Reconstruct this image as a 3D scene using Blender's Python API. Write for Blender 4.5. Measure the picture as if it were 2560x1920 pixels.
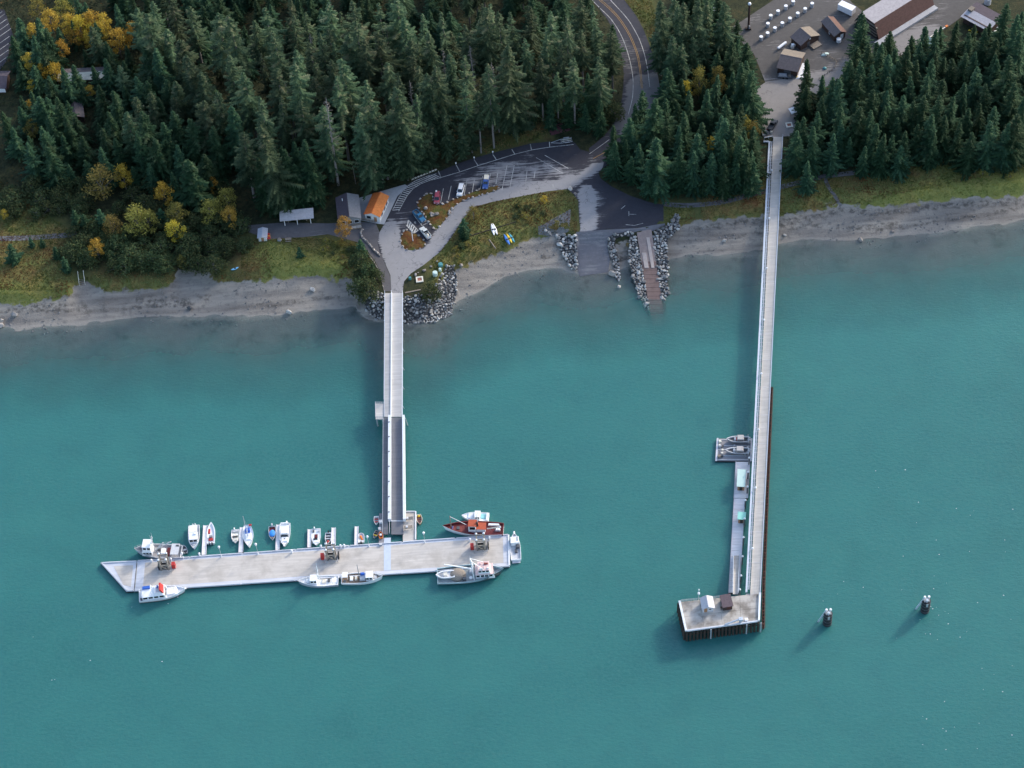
import bpy, math, random
import numpy as np
from mathutils import Vector, Matrix
from mathutils.geometry import delaunay_2d_cdt

for o in list(bpy.data.objects):
    bpy.data.objects.remove(o)
scene = bpy.context.scene
COL = scene.collection
R = math.radians

# ------------------------------------------------------------------ camera
CAM_H, DEPR, FPX = 530.0, R(51.3), 5520.0
ROLL = math.atan2(360, 4440)
fwd = Vector((0, math.cos(DEPR), -math.sin(DEPR)))
rgt = Vector((1, 0, 0))
upv = Vector((0, math.sin(DEPR), math.cos(DEPR)))
cr, sr = math.cos(ROLL), math.sin(ROLL)
cam = bpy.data.cameras.new('camera')
cam.sensor_width = 36.0
cam.lens = 36.0 * FPX / 2560.0
cam.clip_start, cam.clip_end = 5.0, 20000.0
camo = bpy.data.objects.new('camera', cam)
COL.objects.link(camo)
cx_, cy_ = rgt * cr - upv * sr, rgt * sr + upv * cr
m3 = Matrix((cx_, cy_, -fwd)).transposed()
camo.matrix_world = Matrix.Translation((0, 0, CAM_H)) @ m3.to_4x4()
scene.camera = camo

# ------------------------------------------------------------------ sky, sun, exposure
SUN_EL = R(26)
sun_h = Vector((0.77, 0.64, 0)).normalized()
sun_dir = (sun_h * math.cos(SUN_EL) + Vector((0, 0, math.sin(SUN_EL)))).normalized()
world = bpy.data.worlds.new('World')
scene.world = world
world.use_nodes = True
wn = world.node_tree.nodes
wn.clear()
sky = wn.new('ShaderNodeTexSky')
sky.sky_type = 'NISHITA'
sky.sun_disc = False
sky.sun_elevation = SUN_EL
sky.sun_rotation = math.atan2(sun_h.x, sun_h.y)
sky.altitude = 0
sky.air_density = 1.0
sky.dust_density = 2.0
bg = wn.new('ShaderNodeBackground')
bg.inputs[1].default_value = 0.15
wo = wn.new('ShaderNodeOutputWorld')
world.node_tree.links.new(sky.outputs[0], bg.inputs[0])
world.node_tree.links.new(bg.outputs[0], wo.inputs[0])
sl = bpy.data.lights.new('sun', 'SUN')
sl.energy = 1.15
sl.angle = R(6.0)
sl.color = (1.0, 0.93, 0.82)
so = bpy.data.objects.new('sun', sl)
COL.objects.link(so)
so.rotation_euler = sun_dir.to_track_quat('Z', 'Y').to_euler()
so.location = (200, 600, 300)
vs = scene.view_settings
vs.view_transform = 'Standard'
vs.look = 'None'
vs.exposure = 1.24
vs.gamma = 1.0
vs.use_curve_mapping = False
scene.render.engine = 'CYCLES'
scene.cycles.transparent_max_bounces = 12
scene.cycles.max_bounces = 4

# ------------------------------------------------------------------ where the photograph's points lie on the ground
FR = {'a': (0, 0, 3.45625), 'b': (640, 0, 3.45625), 'c': (1280, 0, 3.45625), 'd': (1800, 0, 2.9105),
      'e': (0, 400, 3.45625), 'f': (600, 400, 4.0963), 'g': (1100, 300, 3.45625), 'h': (1800, 240, 2.9105),
      'i': (220, 1260, 6.381), 'j': (540, 1260, 6.506), 'k': (720, 1260, 6.506), 'l': (1040, 1240, 6.38),
      'm': (900, 960, 3.77), 'n': (1740, 1060, 4.146), 'o': (1640, 1440, 6.9125), 'p': (1980, 1440, 5.53),
      'q': (860, 700, 4.609), 'r': (960, 480, 9.217), 's': (1960, 0, 5.53), 't': (1380, 520, 5.529),
      'u': (2300, 0, 6.91), 'v': (1840, 640, 4.608), 'w': (0, 0, 0.86406), 'N': (0, 0, 1.0)}
GZ = 4.2          # level of the land above the water


def nat(fr, x, y):
    ox, oy, s = FR[fr]
    return ox + x / s, oy + y / s


def at(fr, x, y, z=GZ):
    px, py = nat(fr, x, y)
    u, v = px - 1280.0, py - 960.0
    u2, v2 = u * cr - v * sr, u * sr + v * cr
    d = fwd * FPX + rgt * u2 - upv * v2
    t = (z - CAM_H) / d.z
    return Vector((d.x * t, d.y * t, z))


def topix(p):
    q = Vector(p) - Vector((0, 0, CAM_H))
    dz = q.dot(fwd)
    u2, v2 = q.dot(rgt) / dz * FPX, -q.dot(upv) / dz * FPX
    return 1280 + u2 * cr + v2 * sr, 960 - u2 * sr + v2 * cr


def xy(v):
    return (v.x, v.y)


# ------------------------------------------------------------------ helpers
def tag(o, label=None, cat=None, group=None, kind=None):
    if label: o['label'] = label
    if cat: o['category'] = cat
    if group: o['group'] = group
    if kind: o['kind'] = kind
    return o


def empty(name, loc, rz=0.0, label=None, cat=None, group=None):
    o = bpy.data.objects.new(name, None)
    o.empty_display_size = 0.3
    COL.objects.link(o)
    o.location = loc
    o.rotation_euler = (0, 0, rz)
    return tag(o, label, cat, group)


def copy_tree(o, parent=None):
    c = o.copy()
    COL.objects.link(c)
    c.parent = parent
    for ch in list(o.children):
        copy_tree(ch, c)
    return c


class MB:
    def __init__(s):
        s.v, s.f = [], []

    def _add(s, vs_, fs):
        n = len(s.v)
        s.v += [tuple(p) for p in vs_]
        s.f += [tuple(i + n for i in f) for f in fs]
        return s

    def hexa(s, b, t):
        return s._add(list(b) + list(t), [(3, 2, 1, 0), (4, 5, 6, 7), (0, 1, 5, 4), (1, 2, 6, 5), (2, 3, 7, 6), (3, 0, 4, 7)])

    def box(s, x0, x1, y0, y1, z0, z1):
        return s.hexa([(x0, y0, z0), (x1, y0, z0), (x1, y1, z0), (x0, y1, z0)], [(x0, y0, z1), (x1, y0, z1), (x1, y1, z1), (x0, y1, z1)])

    def tap(s, x0, x1, y0, y1, z0, X0, X1, Y0, Y1, z1):
        return s.hexa([(x0, y0, z0), (x1, y0, z0), (x1, y1, z0), (x0, y1, z0)], [(X0, Y0, z1), (X1, Y0, z1), (X1, Y1, z1), (X0, Y1, z1)])

    def beam(s, p, q, w, h=None):
        p, q = Vector(p), Vector(q)
        h = h or w
        d = (q - p).normalized()
        a = Vector((0, 0, 1)) if abs(d.z) < 0.95 else Vector((1, 0, 0))
        sx = d.cross(a).normalized() * w / 2
        sz = sx.normalized().cross(d).normalized() * h / 2
        return s.hexa([p - sx - sz, p + sx - sz, p + sx + sz, p - sx + sz], [q - sx - sz, q + sx - sz, q + sx + sz, q - sx + sz])

    def cyl(s, p, q, r0, r1=None, n=8):
        p, q = Vector(p), Vector(q)
        r1 = r0 if r1 is None else r1
        d = (q - p).normalized()
        a = Vector((0, 0, 1)) if abs(d.z) < 0.95 else Vector((1, 0, 0))
        u = d.cross(a).normalized()
        w = d.cross(u)
        vs_, fs = [], []
        for k in range(n):
            c, t = math.cos(2 * math.pi * k / n), math.sin(2 * math.pi * k / n)
            vs_.append(p + (u * c + w * t) * r0)
        for k in range(n):
            c, t = math.cos(2 * math.pi * k / n), math.sin(2 * math.pi * k / n)
            vs_.append(q + (u * c + w * t) * r1)
        for k in range(n):
            fs.append((k, (k + 1) % n, n + (k + 1) % n, n + k))
        fs += [tuple(range(n))[::-1], tuple(range(n, 2 * n))]
        return s._add(vs_, fs)

    def dome(s, c, rx, ry, rz, n=10, m=5, lo=-0.5):
        vs_, fs = [], []
        for j in range(m + 1):
            a = math.pi * (lo + (0.5 - lo) * j / m)
            for k in range(n):
                b = 2 * math.pi * k / n
                vs_.append((c[0] + rx * math.cos(a) * math.cos(b), c[1] + ry * math.cos(a) * math.sin(b), c[2] + rz * math.sin(a)))
        for j in range(m):
            for k in range(n):
                fs.append((j * n + k, j * n + (k + 1) % n, (j + 1) * n + (k + 1) % n, (j + 1) * n + k))
        fs.append(tuple(range(n))[::-1])
        return s._add(vs_, fs)

    def prism(s, pts, z0, z1):
        n = len(pts)
        vs_ = [(p[0], p[1], z0) for p in pts] + [(p[0], p[1], z1) for p in pts]
        a = sum(pts[i][0] * pts[(i + 1) % n][1] - pts[(i + 1) % n][0] * pts[i][1] for i in range(n))
        fs = [tuple(range(n))[::-1], tuple(range(n, 2 * n))] + [(k, (k + 1) % n, n + (k + 1) % n, n + k) for k in range(n)]
        if a < 0:
            fs = [f[::-1] for f in fs]
        return s._add(vs_, fs)

    def quad(s, a, b, c, d):
        return s._add([a, b, c, d], [(0, 1, 2, 3)])

    def slab(s, pts, t):
        """thin plate over any 3D polygon, t downwards"""
        n = len(pts)
        pts = [Vector(p) for p in pts]
        nr = (pts[1] - pts[0]).cross(pts[2] - pts[0])
        if nr.z < 0:
            pts = pts[::-1]
        lo = [p - Vector((0, 0, t)) for p in pts]
        return s._add(lo + pts, [tuple(range(n))[::-1], tuple(range(n, 2 * n))] + [(k, (k + 1) % n, n + (k + 1) % n, n + k) for k in range(n)])

    def mesh(s, name, mat, smooth=False):
        me = bpy.data.meshes.new(name)
        me.from_pydata(s.v, [], s.f)
        me.materials.append(mat)
        if smooth:
            me.polygons.foreach_set('use_smooth', [True] * len(me.polygons))
        me.update()
        return me

    def build(s, name, mat, parent=None, label=None, smooth=False):
        o = bpy.data.objects.new(name, s.mesh(name, mat, smooth))
        COL.objects.link(o)
        o.parent = parent
        if label: o['label'] = label
        return o


def inst(name, me, parent=None, loc=(0, 0, 0), rz=0.0, sc=None):
    o = bpy.data.objects.new(name, me)
    COL.objects.link(o)
    o.parent = parent
    o.location = loc
    o.rotation_euler = (0, 0, rz)
    if sc is not None:
        o.scale = (sc, sc, sc) if isinstance(sc, (int, float)) else sc
    return o


# ------------------------------------------------------------------ materials
def nodes_of(name):
    m = bpy.data.materials.new(name)
    m.use_nodes = True
    nt = m.node_tree
    nt.nodes.clear()
    out = nt.nodes.new('ShaderNodeOutputMaterial')
    return m, nt, out


class NT:
    """tiny node wiring helper"""
    def __init__(s, nt):
        s.nt = nt

    def n(s, t, **kw):
        nd = s.nt.nodes.new(t)
        for k, v in kw.items():
            setattr(nd, k, v)
        return nd

    def l(s, a, b):
        s.nt.links.new(a, b)

    def noise(s, vec, scale, detail=4, rough=0.55):
        nd = s.n('ShaderNodeTexNoise')
        nd.inputs['Scale'].default_value = scale
        nd.inputs['Detail'].default_value = detail
        nd.inputs['Roughness'].default_value = rough
        s.l(vec, nd.inputs['Vector'])
        return nd.outputs['Fac']

    def ramp(s, fac, stops):
        nd = s.n('ShaderNodeValToRGB')
        el = nd.color_ramp.elements
        while len(el) < len(stops):
            el.new(0.5)
        for e, (p, c) in zip(el, stops):
            e.position = p
            e.color = (c[0], c[1], c[2], 1) if not isinstance(c, (int, float)) else (c, c, c, 1)
        s.l(fac, nd.inputs[0])
        return nd.outputs[0]

    def mix(s, fac, a, b):
        nd = s.n('ShaderNodeMix', data_type='RGBA')
        for sock, v in ((nd.inputs[0], fac), (nd.inputs[6], a), (nd.inputs[7], b)):
            if hasattr(v, 'links'):
                s.l(v, sock)
            elif isinstance(v, (int, float)):
                sock.default_value = v
            else:
                sock.default_value = (v[0], v[1], v[2], 1)
        return nd.outputs[2]

    def math(s, op, a, b=0.0, clamp=False):
        nd = s.n('ShaderNodeMath', operation=op, use_clamp=clamp)
        for sock, v in ((nd.inputs[0], a), (nd.inputs[1], b)):
            if hasattr(v, 'links'):
                s.l(v, sock)
            else:
                sock.default_value = v
        return nd.outputs[0]

    def attr(s, name):
        nd = s.n('ShaderNodeAttribute', attribute_name=name)
        return nd.outputs['Fac']

    def pos(s):
        return s.n('ShaderNodeNewGeometry').outputs['Position']

    def objc(s):
        return s.n('ShaderNodeTexCoord').outputs['Object']

    def scaled(s, vec, sc, rz=0.0):
        nd = s.n('ShaderNodeMapping')
        nd.inputs['Scale'].default_value = sc
        nd.inputs['Rotation'].default_value = (0, 0, rz)
        s.l(vec, nd.inputs['Vector'])
        return nd.outputs[0]

    def principled(s, col, rough=0.6, bump=None, bstr=0.3, bdist=0.1, metal=0.0, spec=0.5):
        p = s.n('ShaderNodeBsdfPrincipled')
        if hasattr(col, 'links'):
            s.l(col, p.inputs['Base Color'])
        else:
            p.inputs['Base Color'].default_value = (*col, 1)
        if hasattr(rough, 'links'):
            s.l(rough, p.inputs['Roughness'])
        else:
            p.inputs['Roughness'].default_value = rough
        p.inputs['Metallic'].default_value = metal
        p.inputs['Specular IOR Level'].default_value = spec
        if bump is not None:
            b = s.n('ShaderNodeBump')
            b.inputs['Strength'].default_value = bstr
            b.inputs['Distance'].default_value = bdist
            s.l(bump, b.inputs['Height'])
            s.l(b.outputs[0], p.inputs['Normal'])
        return p


MATS = {}


def M(name, col, rough=0.6, var=0.15, scale=1.5, metal=0.0, world_co=True, spec=0.4, stain=None, stain_amt=0.3):
    """paint / wood / metal with uneven tone and grime"""
    if name in MATS:
        return MATS[name]
    m, nt, out = nodes_of(name)
    k = NT(nt)
    co = k.pos() if world_co else k.objc()
    f = k.noise(co, scale, 6, 0.65)
    f2 = k.noise(co, scale * 0.17, 3)
    lo = [c * (1 - var) for c in col]
    hi = [min(1, c * (1 + var)) for c in col]
    c = k.ramp(f, [(0.3, lo), (0.7, hi)])
    if stain:
        c = k.mix(k.math('MULTIPLY', k.ramp(f2, [(0.45, 0.0), (0.65, 1.0)]), stain_amt), c, stain)
    p = k.principled(c, rough, bump=f, bstr=0.15, bdist=0.03, metal=metal, spec=spec)
    k.l(p.outputs[0], out.inputs[0])
    MATS[name] = m
    return m


WHITE = M('white_gelcoat', (0.84, 0.85, 0.86), 0.35, 0.04, 2.0, stain=(0.66, 0.65, 0.6), stain_amt=0.2)
CREAM = M('cream_paint', (0.72, 0.68, 0.58), 0.5, 0.08, 2.0)
LGREY = M('light_grey_paint', (0.55, 0.56, 0.58), 0.5, 0.1, 2.0)
GREY = M('grey_paint', (0.30, 0.31, 0.33), 0.55, 0.15, 2.0)
DGREY = M('dark_grey_steel', (0.10, 0.105, 0.115), 0.5, 0.25, 2.0)
BLACK = M('black_rubber', (0.02, 0.02, 0.022), 0.7, 0.3, 3.0)
GLASS = M('dark_window_glass', (0.012, 0.016, 0.02), 0.08, 0.1, 1.0, spec=0.6)
RED = M('red_paint', (0.44, 0.035, 0.03), 0.45, 0.12, 2.0)
ORANGE = M('orange_paint', (0.72, 0.20, 0.03), 0.5, 0.12, 2.0)
BLUE = M('blue_canvas', (0.03, 0.12, 0.48), 0.6, 0.15, 2.0)
YELLOW = M('yellow_plastic', (0.75, 0.50, 0.03), 0.45, 0.08, 2.0)
WOODW = M('weathered_wood', (0.24, 0.20, 0.16), 0.8, 0.3, 3.0)
DWOOD = M('dark_creosote_wood', (0.05, 0.035, 0.028), 0.8, 0.35, 2.0)
RUST = M('rusty_steel', (0.085, 0.032, 0.024), 0.85, 0.4, 1.2)
GALV = M('galvanised_steel', (0.46, 0.48, 0.51), 0.5, 0.12, 2.0, metal=0.3)
# ------------------------------------------------------------------ shoreline and land form
rng = np.random.default_rng(7)
random.seed(11)


def line_fn(pts, z):
    """shore line as world Y over world X"""
    w = sorted((at('N', x, y, z) for x, y in pts), key=lambda v: v.x)
    X = np.array([v.x for v in w])
    Y = np.array([v.y for v in w])
    return lambda x: np.interp(x, X, Y)


WATERLINE = [(-900, 905), (-300, 850), (0, 817), (87, 812), (203, 805), (289, 798), (376, 789), (451, 791), (521, 785), (564, 786), (593, 792),
             (640, 792), (698, 791), (746, 781), (795, 769), (856, 764), (890, 768), (905, 785), (925, 798), (960, 806), (1010, 802),
             (1064, 802), (1112, 786), (1137, 757), (1187, 737), (1230, 714), (1274, 691), (1317, 679), (1375, 672), (1404, 675),
             (1433, 682), (1453, 691), (1490, 688), (1521, 685), (1545, 680), (1577, 667), (1610, 672), (1650, 668), (1673, 652), (1720, 639),
             (1800, 637), (1845, 632), (1951, 602), (2023, 597), (2144, 596), (2212, 597), (2281, 589), (2350, 580), (2418, 570),
             (2487, 563), (2560, 549), (2900, 500), (3500, 430)]
VEGLINE = [(-900, 850), (-300, 790), (0, 759), (72, 762), (130, 750), (174, 744), (185, 718), (197, 707), (226, 707), (260, 733), (318, 727),
           (420, 721), (443, 689), (451, 672), (509, 675), (550, 707), (640, 704), (698, 698), (771, 690), (844, 698), (883, 703),
           (900, 742), (925, 768), (960, 776), (1010, 772), (1060, 765), (1090, 735), (1110, 698), (1143, 673), (1187, 656), (1230, 641),
           (1274, 621), (1302, 607), (1337, 592), (1400, 590), (1440, 610), (1517, 607), (1600, 603), (1660, 588), (1700, 562), (1760, 552),
           (1800, 549), (1852, 539), (1913, 542), (1955, 539), (2013, 532), (2058, 522), (2102, 511), (2161, 515), (2202, 517),
           (2247, 515), (2315, 505), (2418, 494), (2487, 493), (2560, 486), (2900, 440), (3500, 370)]
Yw, Yv = line_fn(WATERLINE, 0.0), line_fn(VEGLINE, 2.2)


def lattice(x, y, s, seed):
    """cheap value noise"""
    x, y = np.asarray(x, float) / s, np.asarray(y, float) / s
    xi, yi = np.floor(x).astype(int), np.floor(y).astype(int)
    fx, fy = x - xi, y - yi
    fx, fy = fx * fx * (3 - 2 * fx), fy * fy * (3 - 2 * fy)

    def h(a, b):
        n = (a * 374761393 + b * 668265263 + seed * 1442695041) & 0x7fffffff
        n = ((n ^ (n >> 13)) * 1274126177) & 0x7fffffff
        return ((n ^ (n >> 16)) & 0xffff) / 65535.0
    return (h(xi, yi) * (1 - fx) + h(xi + 1, yi) * fx) * (1 - fy) + (h(xi, yi + 1) * (1 - fx) + h(xi + 1, yi + 1) * fx) * fy


def HT(x, y):
    x, y = np.asarray(x, float), np.asarray(y, float)
    yw, yv = Yw(x), Yv(x)
    gap = np.maximum(yv - yw, 1.0)
    z_under = -np.minimum((yw - y) * 0.085, 9.0)
    z_beach = 2.2 * (y - yw) / gap
    z_land = 2.2 + np.minimum((y - yv) * 0.6, GZ - 2.2)
    z = np.where(y < yw, z_under, np.where(y < yv, z_beach, z_land))
    bump = (lattice(x, y, 3.0, 3) - 0.5) * 0.16 + (lattice(x, y, 1.3, 4) - 0.5) * 0.08 + (lattice(x, y, 14, 5) - 0.5) * 0.35
    return z + np.where(y < yv, bump * np.clip((yv - y) / 3.0, 0, 1), 0)


def H1(x, y):
    return float(HT(np.array([x]), np.array([y]))[0])


def inside(poly, x, y):
    x, y = np.asarray(x, float), np.asarray(y, float)
    c = np.zeros(x.shape, bool)
    n = len(poly)
    for i in range(n):
        x0, y0 = poly[i]
        x1, y1 = poly[(i + 1) % n]
        if y0 == y1:
            continue
        t = ((y0 > y) != (y1 > y)) & (x < (x1 - x0) * (y - y0) / (y1 - y0) + x0)
        c ^= t
    return c


def PL(fr, pts, z=GZ):
    return [xy(at(fr, x, y, z)) for x, y in pts]


def smooth_poly(pts, closed=True, it=2):
    for _ in range(it):
        n, o = len(pts), []
        rngi = range(n if closed else n - 1)
        if not closed:
            o.append(pts[0])
        for i in rngi:
            a, b = pts[i], pts[(i + 1) % n]
            o.append((a[0] * .75 + b[0] * .25, a[1] * .75 + b[1] * .25))
            o.append((a[0] * .25 + b[0] * .75, a[1] * .25 + b[1] * .75))
        if not closed:
            o.append(pts[-1])
        pts = o
    return pts


def strip_poly(pts, w):
    """polyline -> outline of a strip of width w"""
    L, Rr = [], []
    for i, p in enumerate(pts):
        a, b = pts[max(0, i - 1)], pts[min(len(pts) - 1, i + 1)]
        dx, dy = b[0] - a[0], b[1] - a[1]
        d = math.hypot(dx, dy) or 1
        L.append((p[0] - dy / d * w / 2, p[1] + dx / d * w / 2))
        Rr.append((p[0] + dy / d * w / 2, p[1] - dx / d * w / 2))
    return L + Rr[::-1]


def sheet(name, poly, mat, eps, zf=None, sp=3.0, parent=None, attrs=None, kind='structure'):
    """a ground sheet of exact outline, fine enough inside to follow the land"""
    xs, ys = [p[0] for p in poly], [p[1] for p in poly]
    pts = [Vector(p) for p in poly]
    n = len(pts)
    edges = [(i, (i + 1) % n) for i in range(n)]
    gx, gy = np.meshgrid(np.arange(min(xs), max(xs), sp), np.arange(min(ys), max(ys), sp))
    gx, gy = gx.ravel() + rng.uniform(-.2, .2, gx.size) * sp, gy.ravel() + rng.uniform(-.2, .2, gy.size) * sp
    k = inside(poly, gx, gy)
    pts += [Vector((a, b)) for a, b in zip(gx[k], gy[k])]
    ov, _, of, _, _, _ = delaunay_2d_cdt(pts, edges, [], 1, 1e-5)
    X, Y = np.array([v.x for v in ov]), np.array([v.y for v in ov])
    Z = (zf(X, Y) if zf else HT(X, Y)) + eps
    me = bpy.data.meshes.new(name)
    me.from_pydata([(a, b, c) for a, b, c in zip(X, Y, Z)], [], [tuple(f) for f in of])
    me.materials.append(mat)
    for an, fn in (attrs or {}).items():
        at_ = me.attributes.new(an, 'FLOAT', 'POINT')
        at_.data.foreach_set('value', np.asarray(fn(X, Y), dtype=np.float32))
    me.update()
    if me.polygons and sum(p.normal.z for p in me.polygons) < 0:
        me.flip_normals()
    o = bpy.data.objects.new(name, me)
    COL.objects.link(o)
    o.parent = parent
    if not parent and kind:
        o['kind'] = kind
    return o


def seg_dist(x, y, pts):
    d = np.full(np.shape(x), 1e9)
    for (x0, y0), (x1, y1) in zip(pts[:-1], pts[1:]):
        vx, vy = x1 - x0, y1 - y0
        t = np.clip(((x - x0) * vx + (y - y0) * vy) / (vx * vx + vy * vy + 1e-9), 0, 1)
        d = np.minimum(d, np.hypot(x - x0 - t * vx, y - y0 - t * vy))
    return d


# ---- meadow areas (open, low plants), in the photograph's points
MEADOWS = [PL('e', [(-300, 330), (200, 330), (560, 560), (640, 660), (520, 800), (640, 1000), (900, 960), (1500, 980), (2212, 960), (2212, 1300), (-300, 1400)]),
           PL('f', [(0, 800), (400, 780), (900, 800), (1200, 830), (1260, 1100), (1180, 1300), (0, 1300)]),
           PL('g', [(-100, 1100), (200, 740), (600, 640), (1180, 600), (1195, 980), (1000, 1000), (700, 1100), (150, 1350), (-60, 1500)]),
           PL('g', [(1900, 700), (2212, 740), (2212, 1000), (1930, 1000)]),
           PL('h', [(-150, 760), (330, 560), (620, 610), (760, 590), (1000, 590), (1400, 480), (1560, 400), (1800, 480), (2400, 400), (2400, 900), (-150, 950)]),
           PL('c', [(960, 0), (1200, -40), (1270, 200), (1290, 450), (1220, 450), (1110, 190)]),
           PL('g', [(330, 250), (640, 100), (900, 60), (950, 150), (600, 240), (400, 300)])]
GREENS = [PL('h', [(1000, 780), (1500, 680), (1900, 600), (2212, 540), (2400, 500), (2400, 760), (1800, 770), (1200, 830)], 2.8),
          PL('f', [(200, 800), (500, 880), (900, 1010), (1150, 1130), (900, 1240), (300, 1240), (260, 900)], 3),
          PL('e', [(-100, 1120), (300, 1130), (560, 1150), (250, 1280), (-100, 1300)], 3)]


def poly_soft(polys, soft=3.0):
    def fn(x, y):
        r = np.zeros(np.shape(x))
        for p in polys:
            k = inside(p, x, y).astype(float)
            d = seg_dist(x, y, list(p) + [p[0]])
            r = np.maximum(r, np.where(k > 0, np.clip(0.5 + d / (2 * soft), 0, 1), np.clip(0.5 - d / (2 * soft), 0, 1)))
        return r
    return fn


meadow_fn, green_fn = poly_soft(MEADOWS, 4), poly_soft(GREENS, 5)


def axis(lo, hi, step, out_lo, out_hi):
    a = list(np.arange(lo, hi + 1e-6, step))
    s, v = step, hi
    while v < out_hi:
        s *= 1.45
        v += s
        a.append(v)
    s, v, pre = step, lo, []
    while v > out_lo:
        s *= 1.45
        v -= s
        pre.append(v)
    return np.array(pre[::-1] + a)


def grid_mesh(name, X, Y, Z, mat, attrs):
    ny, nx = X.shape
    v = np.stack([X.ravel(), Y.ravel(), Z.ravel()], 1).astype(np.float32)
    i = np.arange(ny * nx).reshape(ny, nx)
    f = np.stack([i[:-1, :-1], i[:-1, 1:], i[1:, 1:], i[1:, :-1]], -1).reshape(-1, 4)
    me = bpy.data.meshes.new(name)
    me.vertices.add(len(v))
    me.vertices.foreach_set('co', v.ravel())
    me.loops.add(f.size)
    me.loops.foreach_set('vertex_index', f.ravel().astype(np.int32))
    me.polygons.add(len(f))
    me.polygons.foreach_set('loop_start', np.arange(0, f.size, 4, dtype=np.int32))
    me.polygons.foreach_set('use_smooth', np.ones(len(f), bool))
    me.materials.append(mat)
    for an, arr in attrs.items():
        at_ = me.attributes.new(an, 'FLOAT', 'POINT')
        at_.data.foreach_set('value', np.asarray(arr, np.float32).ravel())
    me.update(calc_edges=True)
    o = bpy.data.objects.new(name, me)
    COL.objects.link(o)
    return o


# ---- ground material: beach, meadow, forest floor
def ground_mat():
    m, nt, out = nodes_of('shore_ground')
    k = NT(nt)
    p = k.pos()
    n1, n2, n3 = k.noise(p, 0.09, 5, 0.6), k.noise(p, 0.6, 6, 0.7), k.noise(p, 2.6, 4, 0.7)
    st = k.noise(k.scaled(p, (0.04, 0.28, 0.2), R(7)), 1.0, 5, 0.6)
    beach = k.ramp(st, [(0.3, (0.135, 0.12, 0.108)), (0.48, (0.235, 0.212, 0.186)), (0.62, (0.31, 0.28, 0.24)), (0.78, (0.19, 0.172, 0.152))])
    beach = k.mix(k.ramp(n2, [(0.52, 0.0), (0.7, 0.55)]), beach, (0.07, 0.067, 0.065))
    beach = k.mix(k.ramp(n3, [(0.55, 0.0), (0.75, 0.35)]), beach, (0.30, 0.285, 0.26))
    beach = k.mix(k.ramp(k.attr('lvl'), [(0.495, 0.0), (0.505, 0.55), (0.525, 0.4), (0.55, 0.0)]), beach, (0.30, 0.28, 0.25))
    weed = k.math('MULTIPLY', k.ramp(n1, [(0.50, 0.0), (0.62, 1.0)]), k.ramp(n2, [(0.40, 0.0), (0.58, 0.55)]))
    under = k.mix(weed, k.mix(n2, (0.11, 0.112, 0.108), (0.17, 0.168, 0.155)), (0.028, 0.033, 0.028))
    beach = k.mix(k.ramp(k.attr('lvl'), [(0.44, 1.0), (0.5, 0.0)]), beach, under)
    wr = k.math('MULTIPLY', k.ramp(k.attr('wrack'), [(0.35, 0.0), (0.8, 1.0)]), k.ramp(n2, [(0.42, 0.0), (0.6, 0.65)]))
    beach = k.mix(wr, beach, (0.055, 0.05, 0.045))
    mead = k.ramp(n1, [(0.30, (0.18, 0.085, 0.035)), (0.42, (0.20, 0.15, 0.05)), (0.52, (0.12, 0.14, 0.04)), (0.62, (0.23, 0.19, 0.06)), (0.74, (0.17, 0.085, 0.04))])
    mead = k.mix(k.ramp(n2, [(0.42, 0.0), (0.62, 0.7)]), mead, (0.08, 0.09, 0.03))
    mead = k.mix(k.ramp(n3, [(0.58, 0.0), (0.72, 0.5)]), mead, (0.30, 0.25, 0.10))
    mead = k.mix(k.math('MULTIPLY', k.attr('green'), k.ramp(n2, [(0.2, 1.0), (0.75, 0.35)])), mead, k.mix(n3, (0.17, 0.20, 0.045), (0.33, 0.32, 0.09)))
    forest = k.ramp(n2, [(0.35, (0.018, 0.024, 0.012)), (0.55, (0.035, 0.04, 0.018)), (0.75, (0.06, 0.04, 0.022))])
    land = k.mix(k.math('ADD', k.attr('meadow'), k.math('MULTIPLY', k.math('SUBTRACT', n2, 0.5), 0.9), True), forest, mead)
    vg = k.math('ADD', k.attr('veg'), k.math('MULTIPLY', k.math('SUBTRACT', k.noise(p, 0.35, 4), 0.5), 1.6))
    col = k.mix(k.ramp(vg, [(0.42, 0.0), (0.58, 1.0)]), beach, land)
    b = k.principled(col, 0.9, bump=k.math('ADD', n2, n3), bstr=0.6, bdist=0.25, spec=0.2)
    k.l(b.outputs[0], out.inputs[0])
    return m


ax = axis(-250, 262, 1.25, -4000, 4000)
ay = axis(425, 660, 1.25, 300, 5000)
GX, GY = np.meshgrid(ax, ay)
Zg = HT(GX, GY)
dv = GY - Yv(GX)
ground = grid_mesh('ground', GX, GY, Zg, ground_mat(), {
    'veg': np.clip(0.5 + dv / 4.0, 0, 1), 'lvl': np.clip(0.5 + Zg / 4.0, 0, 1), 'meadow': meadow_fn(GX, GY), 'green': green_fn(GX, GY),
    'wrack': np.exp(-((dv + 2.2) / 1.6) ** 2) * (GX > 60) + np.exp(-((GY - Yw(GX) - 3.0 - 3 * lattice(GX, GY, 25, 33)) / .9) ** 2) * (lattice(GX, GY, 30, 12) > .35) + 0.7 * np.exp(-((GY - Yw(GX) - 6) / 2.5) ** 2) * (lattice(GX, GY, 18, 9) > 0.55)})
ground['kind'] = 'structure'


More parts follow.
